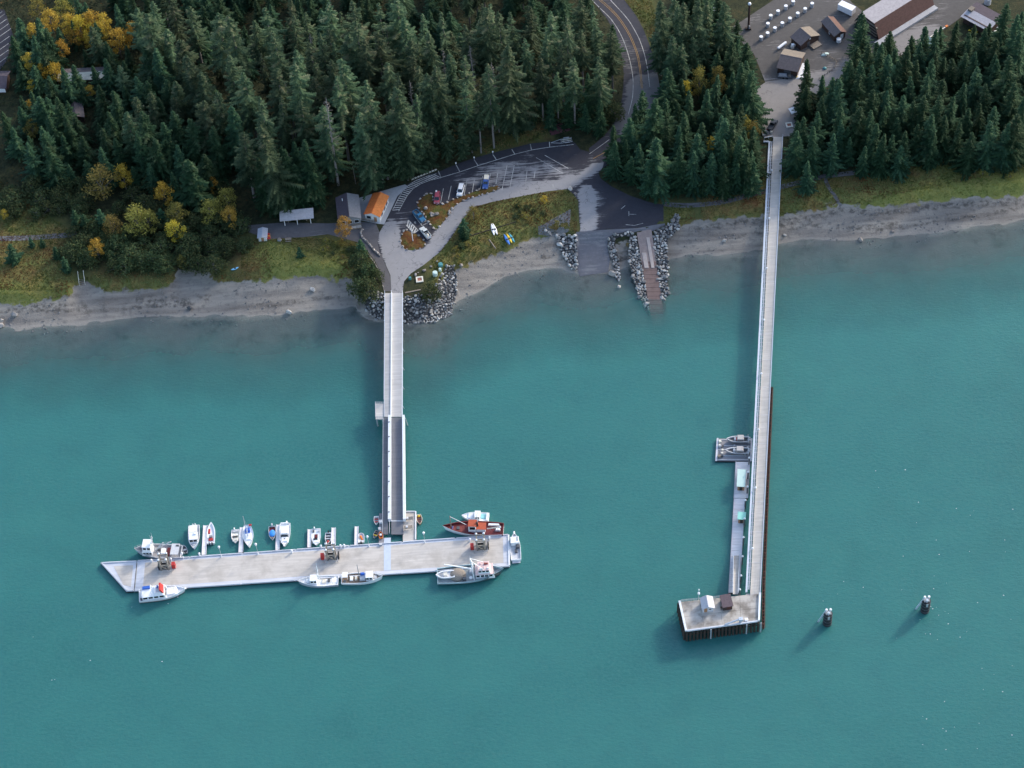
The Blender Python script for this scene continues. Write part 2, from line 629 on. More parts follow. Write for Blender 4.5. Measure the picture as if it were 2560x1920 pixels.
# ---- water: silty glacial water, clear only in the first half metre
def water_mat():
    m, nt, out = nodes_of('silty_sea_water')
    k = NT(nt)
    p = k.pos()
    big = k.noise(k.scaled(p, (0.010, 0.016, 0.01), R(-15)), 1.0, 4, 0.55)
    mid = k.noise(p, 0.12, 4, 0.6)
    fine = k.noise(p, 1.1, 3, 0.6)
    c = k.ramp(big, [(0.3, (0.032, 0.158, 0.153)), (0.5, (0.039, 0.180, 0.170)), (0.7, (0.047, 0.196, 0.180))])
    c = k.mix(k.math('MULTIPLY', k.ramp(mid, [(0.35, 0.0), (0.7, 1.0)]), 0.5), c, (0.032, 0.149, 0.156))
    c = k.mix(k.math('MULTIPLY', k.ramp(fine, [(0.35, 0.0), (0.7, 1.0)]), 0.5), c, (0.062, 0.208, 0.188))
    rip = k.math('ADD', k.noise(k.scaled(p, (0.55, 1.1, 1), R(20)), 1.0, 3), k.math('MULTIPLY', k.noise(p, 2.2, 2), 0.5))
    pr = k.principled(c, 0.22, bump=rip, bstr=0.4, bdist=0.25, spec=0.5)
    pr.inputs['IOR'].default_value = 1.33
    pr.inputs['Subsurface Weight'].default_value = 1.0
    pr.inputs['Subsurface Radius'].default_value = (0.5, 1.0, 1.0)
    pr.inputs['Subsurface Scale'].default_value = 2.2
    tr = k.n('ShaderNodeBsdfTransparent')
    tr.inputs[0].default_value = (0.84, 0.88, 0.88, 1)
    gl = k.n('ShaderNodeBsdfGlossy')
    gl.inputs['Roughness'].default_value = 0.2
    clear = k.n('ShaderNodeMixShader')
    clear.inputs[0].default_value = 0.035
    k.l(tr.outputs[0], clear.inputs[1])
    k.l(gl.outputs[0], clear.inputs[2])
    fac = k.math('ADD', k.attr('depth'), k.math('MULTIPLY', k.math('SUBTRACT', k.noise(p, 0.07, 4), 0.5), 0.35))
    mx = k.n('ShaderNodeMixShader')
    k.l(k.ramp(fac, [(0.0, 0.05), (0.2, 0.2), (0.5, 0.6), (1.0, 1.0)]), mx.inputs[0])
    k.l(clear.outputs[0], mx.inputs[1])
    k.l(pr.outputs[0], mx.inputs[2])
    k.l(mx.outputs[0], out.inputs[0])
    return m


axw = axis(-250, 262, 1.6, -5000, 5000)
ayw = axis(390, 565, 1.6, -5000, 700)
WX, WY = np.meshgrid(axw, ayw)
dep = np.clip(np.where(WY < Yw(WX), (Yw(WX) - WY) * 0.085, 0) / 3.4, 0, 1)
water = grid_mesh('water', WX, WY, np.zeros_like(WX), water_mat(), {'depth': dep})
water['kind'] = 'structure'
# ------------------------------------------------------------------ roads, lots, paths, yards
def atg(fr, x, y):
    z = GZ
    for _ in range(6):
        p = at(fr, x, y, z)
        z = 0.5 * z + 0.5 * H1(p.x, p.y)
    p = at(fr, x, y, z)
    return p


def PG(fr, pts):
    return [xy(atg(fr, x, y)) for x, y in pts]


def asphalt_mat(name, dark, dusty, ang):
    m, nt, out = nodes_of(name)
    k = NT(nt)
    p = k.pos()
    n1, n2 = k.noise(p, 0.8, 6, 0.7), k.noise(p, 4.0, 3, 0.7)
    st = k.noise(k.scaled(p, (0.13, 1.7, 1), -ang), 1.0, 7, 0.72)
    blot = k.noise(p, 0.16, 5, 0.6)
    f = k.math('ADD', k.attr('dust'), k.math('ADD', k.math('MULTIPLY', k.math('SUBTRACT', st, 0.5), 1.7), k.math('MULTIPLY', k.math('SUBTRACT', blot, 0.5), 0.9)))
    mask = k.ramp(f, [(0.42, 0.0), (0.62, 1.0)])
    d = k.mix(n1, [c * 0.75 for c in dark], [c * 1.35 for c in dark])
    u = k.mix(n1, [c * 0.8 for c in dusty], [c * 1.12 for c in dusty])
    u = k.mix(k.ramp(n2, [(0.5, 0.0), (0.8, 0.3)]), u, [c * 0.6 for c in dusty])
    vo = k.n('ShaderNodeTexVoronoi', feature='DISTANCE_TO_EDGE')
    vo.inputs['Scale'].default_value = 0.16
    nz = k.n('ShaderNodeTexNoise')
    nz.inputs['Scale'].default_value = 0.35
    nz.inputs['Detail'].default_value = 4
    k.l(p, nz.inputs['Vector'])
    va = k.n('ShaderNodeVectorMath', operation='MULTIPLY_ADD')
    k.l(nz.outputs['Color'], va.inputs[0])
    va.inputs[1].default_value = (7, 7, 7)
    k.l(p, va.inputs[2])
    k.l(va.outputs[0], vo.inputs['Vector'])
    crack = k.math('MULTIPLY', k.ramp(vo.outputs['Distance'], [(0.0, 1.0), (0.018, 0.0)]), k.ramp(blot, [(0.46, 0.0), (0.56, 0.7)]))
    fin = k.mix(crack, k.mix(mask, d, u), [c * 0.8 for c in dark])
    b = k.principled(fin, 0.85, bump=n2, bstr=0.2, bdist=0.02, spec=0.25)
    k.l(b.outputs[0], out.inputs[0])
    return m


A_LOT = asphalt_mat('worn_asphalt', (0.040, 0.040, 0.050), (0.30, 0.292, 0.296), R(24))
A_ROAD = asphalt_mat('road_asphalt', (0.046, 0.046, 0.056), (0.17, 0.165, 0.165), R(100))
A_YARD = asphalt_mat('yard_gravel', (0.092, 0.086, 0.082), (0.26, 0.243, 0.232), R(40))
A_PATH = asphalt_mat('path_gravel', (0.105, 0.10, 0.105), (0.20, 0.195, 0.19), R(15))
A_RAMP = asphalt_mat('ramp_gravel', (0.125, 0.125, 0.14), (0.20, 0.20, 0.21), R(80))
CONC = M('pale_concrete', (0.40, 0.405, 0.42), 0.8, 0.10, 1.2, stain=(0.28, 0.27, 0.26))
PAINT = M('road_paint_white', (0.50, 0.49, 0.46), 0.7, 0.4, 2.2, stain=(.16, .16, .165), stain_amt=.7)
PAINTY = M('road_paint_yellow', (0.42, 0.24, 0.06), 0.7, 0.2, 2.5)

ROAD = PL('c', [(640, -60), (740, 60), (850, 200), (930, 400), (968, 600), (960, 800), (930, 950), (880, 1070), (820, 1150), (740, 1225), (640, 1300),
                (760, 1470), (860, 1400), (1010, 1250), (1160, 1100), (1250, 950), (1285, 800), (1255, 620), (1205, 430), (1110, 190), (980, 10), (930, -60)])
ROAD = smooth_poly(ROAD, True, 1)
LOT = PL('N', [(976, 527), (993, 490), (1015, 463), (1052, 441), (1096, 430), (1140, 411), (1187, 395), (1233, 382), (1279, 371), (1326, 359), (1375, 354),
               (1421, 349), (1438, 358), (1450, 374), (1473, 380), (1512, 402), (1506, 420), (1496, 433), (1502, 447), (1528, 466), (1574, 489), (1621, 505),
               (1658, 512), (1663, 560), (1627, 569), (1592, 575), (1519, 581), (1446, 583), (1446, 502), (1433, 485), (1418, 473), (1370, 478), (1302, 491),
               (1230, 505), (1187, 517), (1158, 546), (1130, 592), (1100, 630), (1060, 662), (1027, 684), (1010, 704), (1006, 736), (979, 736), (976, 688), (961, 654), (949, 632),
               (944, 607), (949, 581), (961, 559), (971, 544)])
DUST_FULL = [PL('N', [(944, 607), (949, 581), (965, 555), (990, 548), (1000, 575), (1000, 612), (1025, 626), (1060, 622), (1080, 590), (1110, 545), (1135, 515), (1160, 500), (1215, 480),
                      (1300, 462), (1400, 448), (1440, 440), (1480, 412), (1510, 400), (1512, 420), (1470, 445), (1425, 470), (1300, 492), (1187, 518), (1155, 548), (1100, 632), (1010, 704), (1006, 740), (978, 740), (960, 654)]),
             PL('N', [(1446, 470), (1480, 462), (1492, 500), (1490, 575), (1450, 583)])]
DUST_HALF = [PL('N', [(1140, 440), (1230, 405), (1330, 385), (1390, 400), (1440, 425), (1480, 400), (1500, 425), (1440, 450), (1300, 480), (1230, 478), (1150, 470)]),
             PL('N', [(1440, 460), (1500, 470), (1520, 560), (1446, 583)]), PL('N', [(960, 545), (1020, 530), (1030, 580), (960, 590)])]
df_, dh_ = poly_soft(DUST_FULL, 0.9), poly_soft(DUST_HALF, 4.0)
lot = sheet('parking_lot', LOT, A_LOT, 0.04, sp=1.6, attrs={'dust': lambda x, y: np.maximum(df_(x, y) * 0.85 + 0.1, dh_(x, y) * 0.58)})
road = sheet('road', ROAD, A_ROAD, 0.028, sp=2.0, attrs={'dust': lambda x, y: 0.22 + 0.5 * np.clip(seg_dist(x, y, PL('c', [(930, 420), (1000, 620), (980, 820)])) < 5, 0, 1) * 0.3
                                                        + 0.6 * (seg_dist(x, y, PL('c', [(1170, 760), (1180, 880), (1050, 1050)])) < 7)})

PATHC = PG('f', [(60, 670), (450, 640), (900, 650), (1230, 630), (1390, 650), (1430, 740), (1410, 850), (1440, 960), (1535, 1180), (1553, 1345), (1480, 1345),
                 (1440, 1150), (1380, 1030), (1300, 930), (1200, 840), (900, 760), (650, 790), (300, 810), (90, 740)])
sheet('gravel_path', PATHC, A_PATH, 0.02, sp=2.0, attrs={'dust': lambda x, y: 0.25 + 0 * x})
walk = sheet('concrete_walk', PL('f', [(1200, 395), (1690, 250), (1722, 272), (1612, 372), (1552, 500), (1475, 662), (1390, 650), (1225, 615), (1215, 560)]), CONC, 0.07, sp=3)
sheet('shore_path', strip_poly(smooth_poly(PG('e', [(-250, 690), (0, 680), (300, 672), (520, 652), (760, 645), (900, 660)]), False), 2.2), A_PATH, 0.03, sp=2, attrs={'dust': lambda x, y: 0.5 + 0 * x})
sheet('shore_path', strip_poly(smooth_poly(PG('h', [(-420, 785), (-260, 800), (0, 780), (200, 725), (330, 690), (600, 625), (760, 582), (990, 558)]), False), 2.0), A_PATH, 0.03, sp=2, attrs={'dust': lambda x, y: 0.4 + 0 * x})
sheet('beach_trail', strip_poly(smooth_poly(PG('h', [(762, 596), (800, 690), (850, 750), (880, 800)]), False), 1.2), A_PATH, 0.035, sp=1, attrs={'dust': lambda x, y: 0.4 + 0 * x})
YARD = PL('d', [(95, 195), (300, 60), (420, -20), (700, -60), (900, -60), (960, 20), (1060, 100), (1140, 250), (1560, -60), (2000, -60), (1960, 20), (1750, 130), (1640, 210), (1500, 290), (1350, 400), (1100, 430), (960, 430),
                (880, 570), (760, 640), (600, 760), (570, 880), (545, 990), (320, 1000), (250, 850), (270, 640), (330, 600), (250, 400), (90, 240)])
yd_ = poly_soft([PL('d', [(250, 600), (620, 560), (900, 480), (960, 430), (860, 620), (600, 780), (560, 1000), (300, 1000)]), PL('d', [(1150, 330), (1500, 170), (1560, 210), (1350, 400), (1150, 420)])], 4)
sheet('gravel_yard', YARD, A_YARD, 0.05, sp=2.2, attrs={'dust': lambda x, y: 0.26 + 0.75 * yd_(x, y)})
SLOT = PL('a', [(-260, 60), (40, 85), (112, 300), (62, 520), (10, 600), (-260, 620)])
slot = sheet('side_lot', SLOT, A_LOT, 0.05, sp=3, attrs={'dust': lambda x, y: 0.12 + 0 * x})
GRAMP = PG('t', [(335, 335), (770, 300), (1180, 280), (1560, 215), (1560, 245), (1400, 320), (1100, 345), (860, 380), (770, 440), (770, 560), (800, 720), (775, 890), (600, 912), (390, 945), (350, 860), (325, 600)])
sheet('gravel_ramp', GRAMP, A_RAMP, 0.10, sp=1.3, attrs={'dust': lambda x, y: 0.35 + 0 * x})
sheet('gravel_spit', PG('g', [(850, 920), (930, 880), (1130, 770), (1120, 960), (1000, 1010), (850, 990)]), A_PATH, 0.03, sp=2, attrs={'dust': lambda x, y: 0.6 + 0 * x})
sheet('red_gravel_pad', PL('g', [(930, 60), (1100, 10), (1130, 90), (960, 135)]), M('red_cinder', (0.12, 0.045, 0.05), 0.9, 0.3, 1.5), 0.03, sp=3)


def ln(name, a, b, w, mat, z, parent):
    a, b = Vector(a), Vector(b)
    d = (b - a).normalized()
    s = Vector((-d.y, d.x, 0)) * w / 2
    mb = MB()
    mb.quad((a.x - s.x, a.y - s.y, z), (b.x - s.x, b.y - s.y, z), (b.x + s.x, b.y + s.y, z), (a.x + s.x, a.y + s.y, z))
    o = mb.build(name, mat, parent)
    if o.data.polygons[0].normal.z < 0:
        o.data.flip_normals()
    return o


ZP = GZ + 0.055
# long kerb line with its ticks, stalls
pts = [(0, 500), (170, 450), (330, 395), (490, 345), (650, 295), (800, 258), (950, 235), (1155, 212)]
for p, q in zip(pts[:-1], pts[1:]):
    ln('lane_line', at('g', *p), at('g', *q), 0.22, PAINT, ZP, lot)
for p, q in [((-15, 440), (8, 496)), ((142, 392), (170, 446)), ((300, 350), (328, 394)), ((460, 303), (487, 344)), ((620, 253), (645, 294)), ((780, 208), (790, 256)), ((945, 190), (948, 232))]:
    ln('lane_line', at('g', *p), at('g', *q), 0.25, PAINT, ZP + .004, lot)
for p, q in [((30, 590), (5, 715)), ((97, 570), (72, 690)), ((165, 548), (140, 665)), ((232, 525), (208, 645)), ((300, 503), (278, 625)), ((370, 485), (348, 598)),
             ((437, 460), (415, 580)), ((503, 440), (483, 555)), ((580, 392), (535, 608)), ((642, 390), (600, 606)), ((752, 440), (738, 562)), ((822, 440), (812, 505)), ((975, 520), (978, 590)),
             ((830, 325), (1060, 460)), ((905, 305), (1110, 420))]:
    ln('stall_line', at('g', *p), at('g', *q), 0.2, PAINT, ZP, lot)


def pl_at(pts, t):
    n = len(pts) - 1
    i = min(int(t * n), n - 1)
    f = t * n - i
    return (pts[i][0] * (1 - f) + pts[i + 1][0] * f, pts[i][1] * (1 - f) + pts[i + 1][1] * f)


cwL = [(1562, 515), (1612, 415), (1660, 325), (1722, 262), (1800, 210), (1900, 172), (2010, 142)]
cwR = [(1625, 525), (1672, 440), (1715, 362), (1775, 295), (1850, 246), (1950, 208), (2062, 182)]
for i in range(24):
    t = i / 24
    a, b = pl_at(cwL, t), pl_at(cwR, min(1, t + 0.035))
    ln('crossing_bar', at('f', *a), at('f', *b), 0.34, PAINT, ZP, lot)
for p, q in zip(cwR[:-1], cwR[1:]):
    ln('crossing_edge', at('f', *p), at('f', *q), 0.18, PAINT, ZP + .004, lot)
for p, q in zip(cwL[:-1], cwL[1:]):
    ln('crossing_edge', at('f', *p), at('f', *q), 0.18, PAINT, ZP + .004, lot)
ln('crossing_edge', at('f', 2035, 135), at('f', 2062, 182), 0.2, PAINT, ZP + .004, lot)
for i in range(6):
    t = i / 5.0
    a = (565 + (790 - 565) * t, 650 + (885 - 650) * t)
    b = (505 + (680 - 505) * min(1, t + .18), 760 + (950 - 760) * min(1, t + .18))
    ln('hatch_bar', at('r', *a), at('r', *b), 0.45, PAINT, ZP, lot)
for p, q in [((565, 650), (790, 885)), ((505, 760), (680, 950)), ((690, 540), (880, 780)), ((842, 732), (975, 660)), ((880, 778), (1030, 702)), ((690, 700), (735, 690)), ((700, 715), (740, 720))]:
    ln('stall_line', at('r', *p), at('r', *q), 0.2, PAINT, ZP + .006, lot)
for p, q in [((1565, 770), (1600, 740)), ((1632, 790), (1632, 830)), ((1632, 815), (1695, 816)), ((1605, 905), (1680, 912)), ((1680, 912), (1755, 893))]:
    ln('lane_line', at('g', *p), at('g', *q), 0.16, PAINT, ZP, lot)
for nm, pts, mt in [('lane_line', [(690, 0), (780, 90), (860, 165), (950, 310), (1010, 480), (1047, 660), (1047, 780), (1040, 860), (1002, 1000)], PAINT),
                    ('lane_line', [(850, 0), (1000, 160), (1060, 260), (1112, 360), (1165, 540), (1190, 750)], PAINT),
                    ('centre_line', [(740, -10), (900, 130), (1000, 280), (1050, 390), (1085, 490), (1105, 620), (1118, 765)], PAINTY),
                    ('centre_line', [(752, -18), (911, 124), (1011, 276), (1061, 388), (1096, 488), (1116, 620), (1128, 765)], PAINTY),
                    ('lane_line', [(670, 1330), (840, 1208)], PAINT), ('centre_line', [(700, 1372), (800, 1318)], PAINTY)]:
    pts = smooth_poly(pts, False, 2) if len(pts) > 2 else pts
    for p, q in zip(pts[:-1], pts[1:]):
        ln(nm, at('c', *p), at('c', *q), 0.2 if mt is PAINT else 0.13, mt, GZ + .05 if pts[0][1] < 1000 else GZ + .062, road)
for i, (ex, ey) in enumerate([(20, 100), (40, 122), (58, 165), (75, 206), (93, 248), (82, 315), (80, 372), (74, 432), (66, 490)]):
    ln('stall_line', at('a', ex - 110, ey + 78), at('a', ex, ey), 0.2, PAINT, GZ + 0.065, slot)

# planted islands, ringed with stones (rock meshes come first)
import bmesh


def rock_mesh(i, flat=0.7):
    r = random.Random(100 + i)
    bm = bmesh.new()
    for _ in range(15):
        v = Vector((r.gauss(0, 1), r.gauss(0, 1), r.gauss(0, 1))).normalized()
        bm.verts.new((v.x * 0.5 * r.uniform(.85, 1.1), v.y * 0.42 * r.uniform(.85, 1.1), v.z * 0.5 * flat * r.uniform(.85, 1.1)))
    ret = bmesh.ops.convex_hull(bm, input=bm.verts)
    bmesh.ops.delete(bm, geom=[g for g in ret['geom_interior'] if isinstance(g, bmesh.types.BMVert)], context='VERTS')
    bmesh.ops.recalc_face_normals(bm, faces=bm.faces)
    me = bpy.data.meshes.new('rock')
    bm.to_mesh(me)
    bm.free()
    return me


def rock_mat(name, lo, hi):
    m, nt, out = nodes_of(name)
    k = NT(nt)
    oi = k.n('ShaderNodeObjectInfo')
    p = k.pos()
    c = k.ramp(oi.outputs['Random'], [(0.0, lo), (0.45, [(a + b) / 2 for a, b in zip(lo, hi)]), (0.8, hi), (1.0, [min(1, c * 1.3) for c in hi])])
    n = k.noise(p, 2.5, 5, 0.7)
    c = k.mix(k.ramp(n, [(0.4, 0.0), (0.7, 0.6)]), c, [c_ * 0.55 for c_ in lo])
    b = k.principled(c, 0.9, bump=n, bstr=0.5, bdist=0.1, spec=0.2)
    k.l(b.outputs[0], out.inputs[0])
    return m


RM_GREY, RM_PALE = rock_mat('riprap_stone', (0.085, 0.085, 0.09), (0.47, 0.46, 0.44)), rock_mat('pale_stone', (0.24, 0.21, 0.19), (0.52, 0.47, 0.42))
ROCKS, PROCKS = [], []
for i in range(8):
    me = rock_mesh(i)
    me.materials.append(RM_GREY)
    ROCKS.append(me)
    me2 = me.copy()
    me2.materials[0] = RM_PALE
    PROCKS.append(me2)


def put_rock(parent, p, s, meshes=ROCKS, name='rock', z=None):
    o = inst(name, random.choice(meshes), parent, (p[0], p[1], p[2] if z is None else z), random.uniform(0, 6.28), (s * random.uniform(.8, 1.25), s, s * random.uniform(.8, 1.2)))
    o.rotation_euler[0] = random.uniform(-.3, .3)
    return o


def mulch_mat():
    m, nt, out = nodes_of('island_heath')
    k = NT(nt)
    p = k.pos()
    n1, n2 = k.noise(p, 0.35, 4), k.noise(p, 1.8, 5, .7)
    c = k.ramp(n1, [(0.35, (0.13, 0.05, 0.02)), (0.5, (0.15, 0.09, 0.03)), (0.62, (0.10, 0.11, 0.03))])
    c = k.mix(k.ramp(n2, [(0.45, 0.0), (0.65, 0.6)]), c, (0.06, 0.04, 0.02))
    b = k.principled(c, 0.95, bump=n2, bstr=0.8, bdist=0.3, spec=0.1)
    k.l(b.outputs[0], out.inputs[0])
    return m


HEATH = mulch_mat()
ISL1 = PL('N', [nat('r', *p) for p in [(752, 300), (790, 200), (960, 60), (1060, 20), (1125, 80), (1135, 250), (1290, 310), (1380, 250)]] +
          [nat('g', *p) for p in [(20, 735), (130, 682), (240, 640), (370, 592), (500, 566), (515, 598), (400, 640), (210, 692), (130, 742), (60, 815)]] +
          [nat('r', *p) for p in [(1560, 460), (1400, 660), (1230, 860), (1190, 885), (1060, 740), (940, 560), (830, 400)]])
ISL2 = PL('r', [(480, 860), (620, 935), (740, 965), (870, 1060), (965, 1180), (930, 1255), (800, 1325), (650, 1350), (480, 1320), (395, 1210), (380, 1090), (420, 950)])


def heap(poly, h):
    ring = list(poly) + [poly[0]]
    return lambda x, y: GZ + 0.05 + h * np.clip(seg_dist(x, y, ring) / 1.5, 0, 1)


for nm, poly in (('planted_island', ISL1), ('planted_island', ISL2)):
    o = sheet(nm, poly, HEATH, 0.0, zf=heap(poly, 0.35), sp=0.9)
    ring = list(poly) + [poly[0]]
    for (x0, y0), (x1, y1) in zip(ring[:-1], ring[1:]):
        L = math.hypot(x1 - x0, y1 - y0)
        n = max(1, int(L / 1.55))
        for i in range(n):
            t = (i + random.uniform(.2, .8)) / n
            cxm = sum(p[0] for p in poly) / len(poly)
            cym = sum(p[1] for p in poly) / len(poly)
            put_rock(o, (x0 + (x1 - x0) * t, y0 + (y1 - y0) * t, GZ + 0.25), random.uniform(.7, 1.25), PROCKS, 'stone')
    if poly is ISL1:
        for p, s in [((955, 365), 1.7), ((1105, 500), 1.8), ((1120, 540), 1.5), ((1205, 500), 1.9)]:
            put_rock(o, at('r', *p, GZ + .6), s, PROCKS, 'stone')

# retaining wall of stones beside the path, edge stones by the pier road
wl = empty('stone_wall', at('f', 1340, 840), 0, 'low curved wall of pale stones between gravel path and turning loop', 'stone wall')
wl.location = (0, 0, 0)
wp = PL('f', [(1255, 715), (1235, 750), (1255, 800), (1320, 860), (1370, 925), (1440, 985)])
for i in range(44):
    t = i / 43
    x, y = pl_at(wp, t)
    put_rock(wl, (x, y, GZ + .2 + .25 * (i % 2)), random.uniform(.6, 1.0), PROCKS, 'stone')
wl2 = empty('path_edging', (0, 0, 0), 0, 'pale edging stones along the path down to the left pier', 'stone edging')
wp = PG('f', [(1300, 955), (1370, 1040), (1420, 1130), (1450, 1230), (1475, 1340)])
for i in range(34):
    x, y = pl_at(wp, i / 33)
    put_rock(wl2, (x, y, H1(x, y) + .1), random.uniform(.35, .6), PROCKS, 'stone')

# ---- riprap banks
GAP_SHADE = M('rock_gap_shade', (0.045, 0.044, 0.045), .95, .5, 2.0)  # near-black colour that paints shade into the gaps between rocks


def riprap(label, poly, n, size, zf, dark=False, extra=None):
    root = empty('riprap_bank', (0, 0, 0), 0, label, 'riprap')
    xs, ys = [p[0] for p in poly], [p[1] for p in poly]
    pts_, tries = [], 0
    while len(pts_) < n and tries < n * 60:
        tries += 1
        x, y = random.uniform(min(xs), max(xs)), random.uniform(min(ys), max(ys))
        if not inside(poly, np.array([x]), np.array([y]))[0]:
            continue
        s = random.uniform(*size) * random.choice((.8, 1, 1, 1.25))
        if any((x - a) ** 2 + (y - b) ** 2 < (0.345 * (s + c)) ** 2 for a, b, c in pts_):
            continue
        pts_.append((x, y, s))
    bed = sheet('gap_shade_sheet', poly, GAP_SHADE, .03, zf=lambda X, Y: np.array([zf(a, b) for a, b in zip(X, Y)]), sp=1.1, parent=root)  # added sheet under the rocks, dark so their gaps look shaded
    for x, y, s in pts_:
        put_rock(root, (x, y, zf(x, y) + s * random.uniform(.05, .25)), s)
    return root


def zmax(f):
    return lambda x, y: max(H1(x, y), f(x, y))


riprap('dark riprap stones on the left flank of the short pier head', PG('f', [(1190, 1180), (1260, 1150), (1330, 1330), (1480, 1370), (1480, 1660), (1380, 1640), (1290, 1540), (1220, 1400)]), 190, (.8, 1.5), H1)
riprap('broad grey riprap bank on the right flank of the short pier head',
       PL('N', [nat('f', *p) for p in [(1680, 1470), (1800, 1430), (1950, 1440), (2040, 1270), (2120, 1140), (2212, 1120)]] + [nat('g', *p) for p in [(120, 1290), (150, 1380), (140, 1500), (100, 1600)]] + [nat('f', *p) for p in [(2160, 1560), (1980, 1640), (1680, 1650)]], 1.4), 300, (.8, 1.45), H1)
riprap('riprap groyne left of the gravel launch ramp', PG('t', [(60, 380), (120, 370), (220, 400), (330, 395), (345, 600), (350, 730), (345, 880), (270, 850), (180, 720), (120, 600)]), 215, (.95, 1.8), lambda x, y: H1(x, y) + .35)
gA = PG('t', [(780, 420), (830, 385), (900, 365), (1000, 340), (1130, 345), (1150, 440), (1090, 440), (1060, 400), (960, 400), (880, 430), (870, 520), (920, 700), (930, 900), (950, 1010), (890, 1010), (860, 850), (830, 700), (780, 540)])
riprap('hooked stone groyne between the two launch ramps', gA, 155, (.95, 1.75), lambda x, y: max(H1(x, y), -.5) + .3)


def ramp_z(y):
    return GZ - 0.35 + (y - 300) / (1260 - 300) * (0.0 - GZ + 0.35)


def PR(pts):
    return [at('t', x, y, ramp_z(y)) for x, y in pts]


rl = PR([(1060, 430), (1180, 440), (1210, 620), (1250, 850), (1280, 1000), (1315, 1230), (1340, 1430), (1290, 1380), (1200, 1200), (1110, 950), (1070, 750)])
rr = PR([(1690, 70), (1740, 70), (1770, 270), (1600, 420), (1590, 620), (1610, 800), (1600, 1000), (1620, 1180), (1560, 1270), (1520, 1250), (1480, 1000), (1440, 750), (1400, 400), (1410, 320), (1560, 240), (1660, 200)])
y_top, y_bot = at('t', 1270, 300, GZ).y, at('t', 1420, 1260, 0).y


def ramp_zw(x, y):
    return GZ - 0.35 - (GZ - .35) * (y_top - y) / (y_top - y_bot)


riprap('dark riprap bank along the left side of the planked launch ramp', [xy(p) for p in rl], 225, (.9, 1.7), lambda x, y: max(H1(x, y), ramp_zw(x, y) - .3) - .1)
riprap('pale riprap bank along the right side of the planked launch ramp', [xy(p) for p in rr], 300, (.9, 1.65), lambda x, y: max(H1(x, y) if y > y_top - 3 else -9, min(ramp_zw(x, y) - .2, GZ)))

# concrete launch ramp of planks
ramp = empty('launch_ramp', at('t', 1330, 800, 1.5), 0, 'brown concrete launch ramp running down between two riprap banks', 'ramp')
ramp.location = (0, 0, 0)
CB = M('brown_wet_concrete', (0.155, 0.105, 0.095), 0.8, 0.18, 0.9, stain=(0.24, 0.19, 0.17))
CB2 = M('brown_dry_concrete', (0.25, 0.20, 0.185), 0.85, 0.16, 0.9, stain=(0.18, 0.14, 0.13))
CBK = M('ramp_kerb_concrete', (0.40, 0.34, 0.31), 0.85, 0.1, 1.0)


def edge_l(y): return 1165 + (y - 300) * (1325 - 1165) / 960
def edge_r(y): return 1375 + (y - 300) * (1515 - 1375) / 960


ys_ = [300, 520, 740]
while ys_[-1] < 1640:
    ys_.append(ys_[-1] + 60)
for i, (ya, yb) in enumerate(zip(ys_[:-1], ys_[1:])):
    g = 1.5 if i < 2 else 3.0
    mb = MB().slab(PR([(edge_l(ya), ya), (edge_r(ya), ya), (edge_r(yb), yb - g), (edge_l(yb), yb - g)]), 0.6)
    mb.build('ramp_slab' if i < 2 else 'ramp_plank', CB2 if i < 2 else CB, ramp)
for nm, x0, x1, ya, yb in (('kerb', 55, 115, 620, 830), ('kerb', 150, 195, 410, 830)):
    pts = [(edge_l(ya) + x0 - 30, ya), (edge_l(ya) + x1 - 30, ya), (edge_l(yb) + x1 - 30, yb), (edge_l(yb) + x0 - 30, yb)]
    MB().slab([p + Vector((0, 0, .16)) for p in PR(pts)], 0.15).build('kerb', CBK, ramp)

# the water lies only as deep over the sunken end of the ramp as the ramp is below it
wv = np.empty(len(water.data.vertices) * 3, np.float32)
water.data.vertices.foreach_get('co', wv)
wv = wv.reshape(-1, 3)
wd = np.empty(len(wv), np.float32)
water.data.attributes['depth'].data.foreach_get('value', wd)
rp = [xy(p) for p in PR([(1240, 1150), (1560, 1150), (1620, 1640), (1330, 1640)])]
kk = inside(rp, wv[:, 0], wv[:, 1])
wd[kk] = np.minimum(wd[kk], np.clip(-ramp_zw(wv[kk, 0], wv[kk, 1]) / 3.4, 0, 1) * 1.3)
water.data.attributes['depth'].data.foreach_set('value', wd)

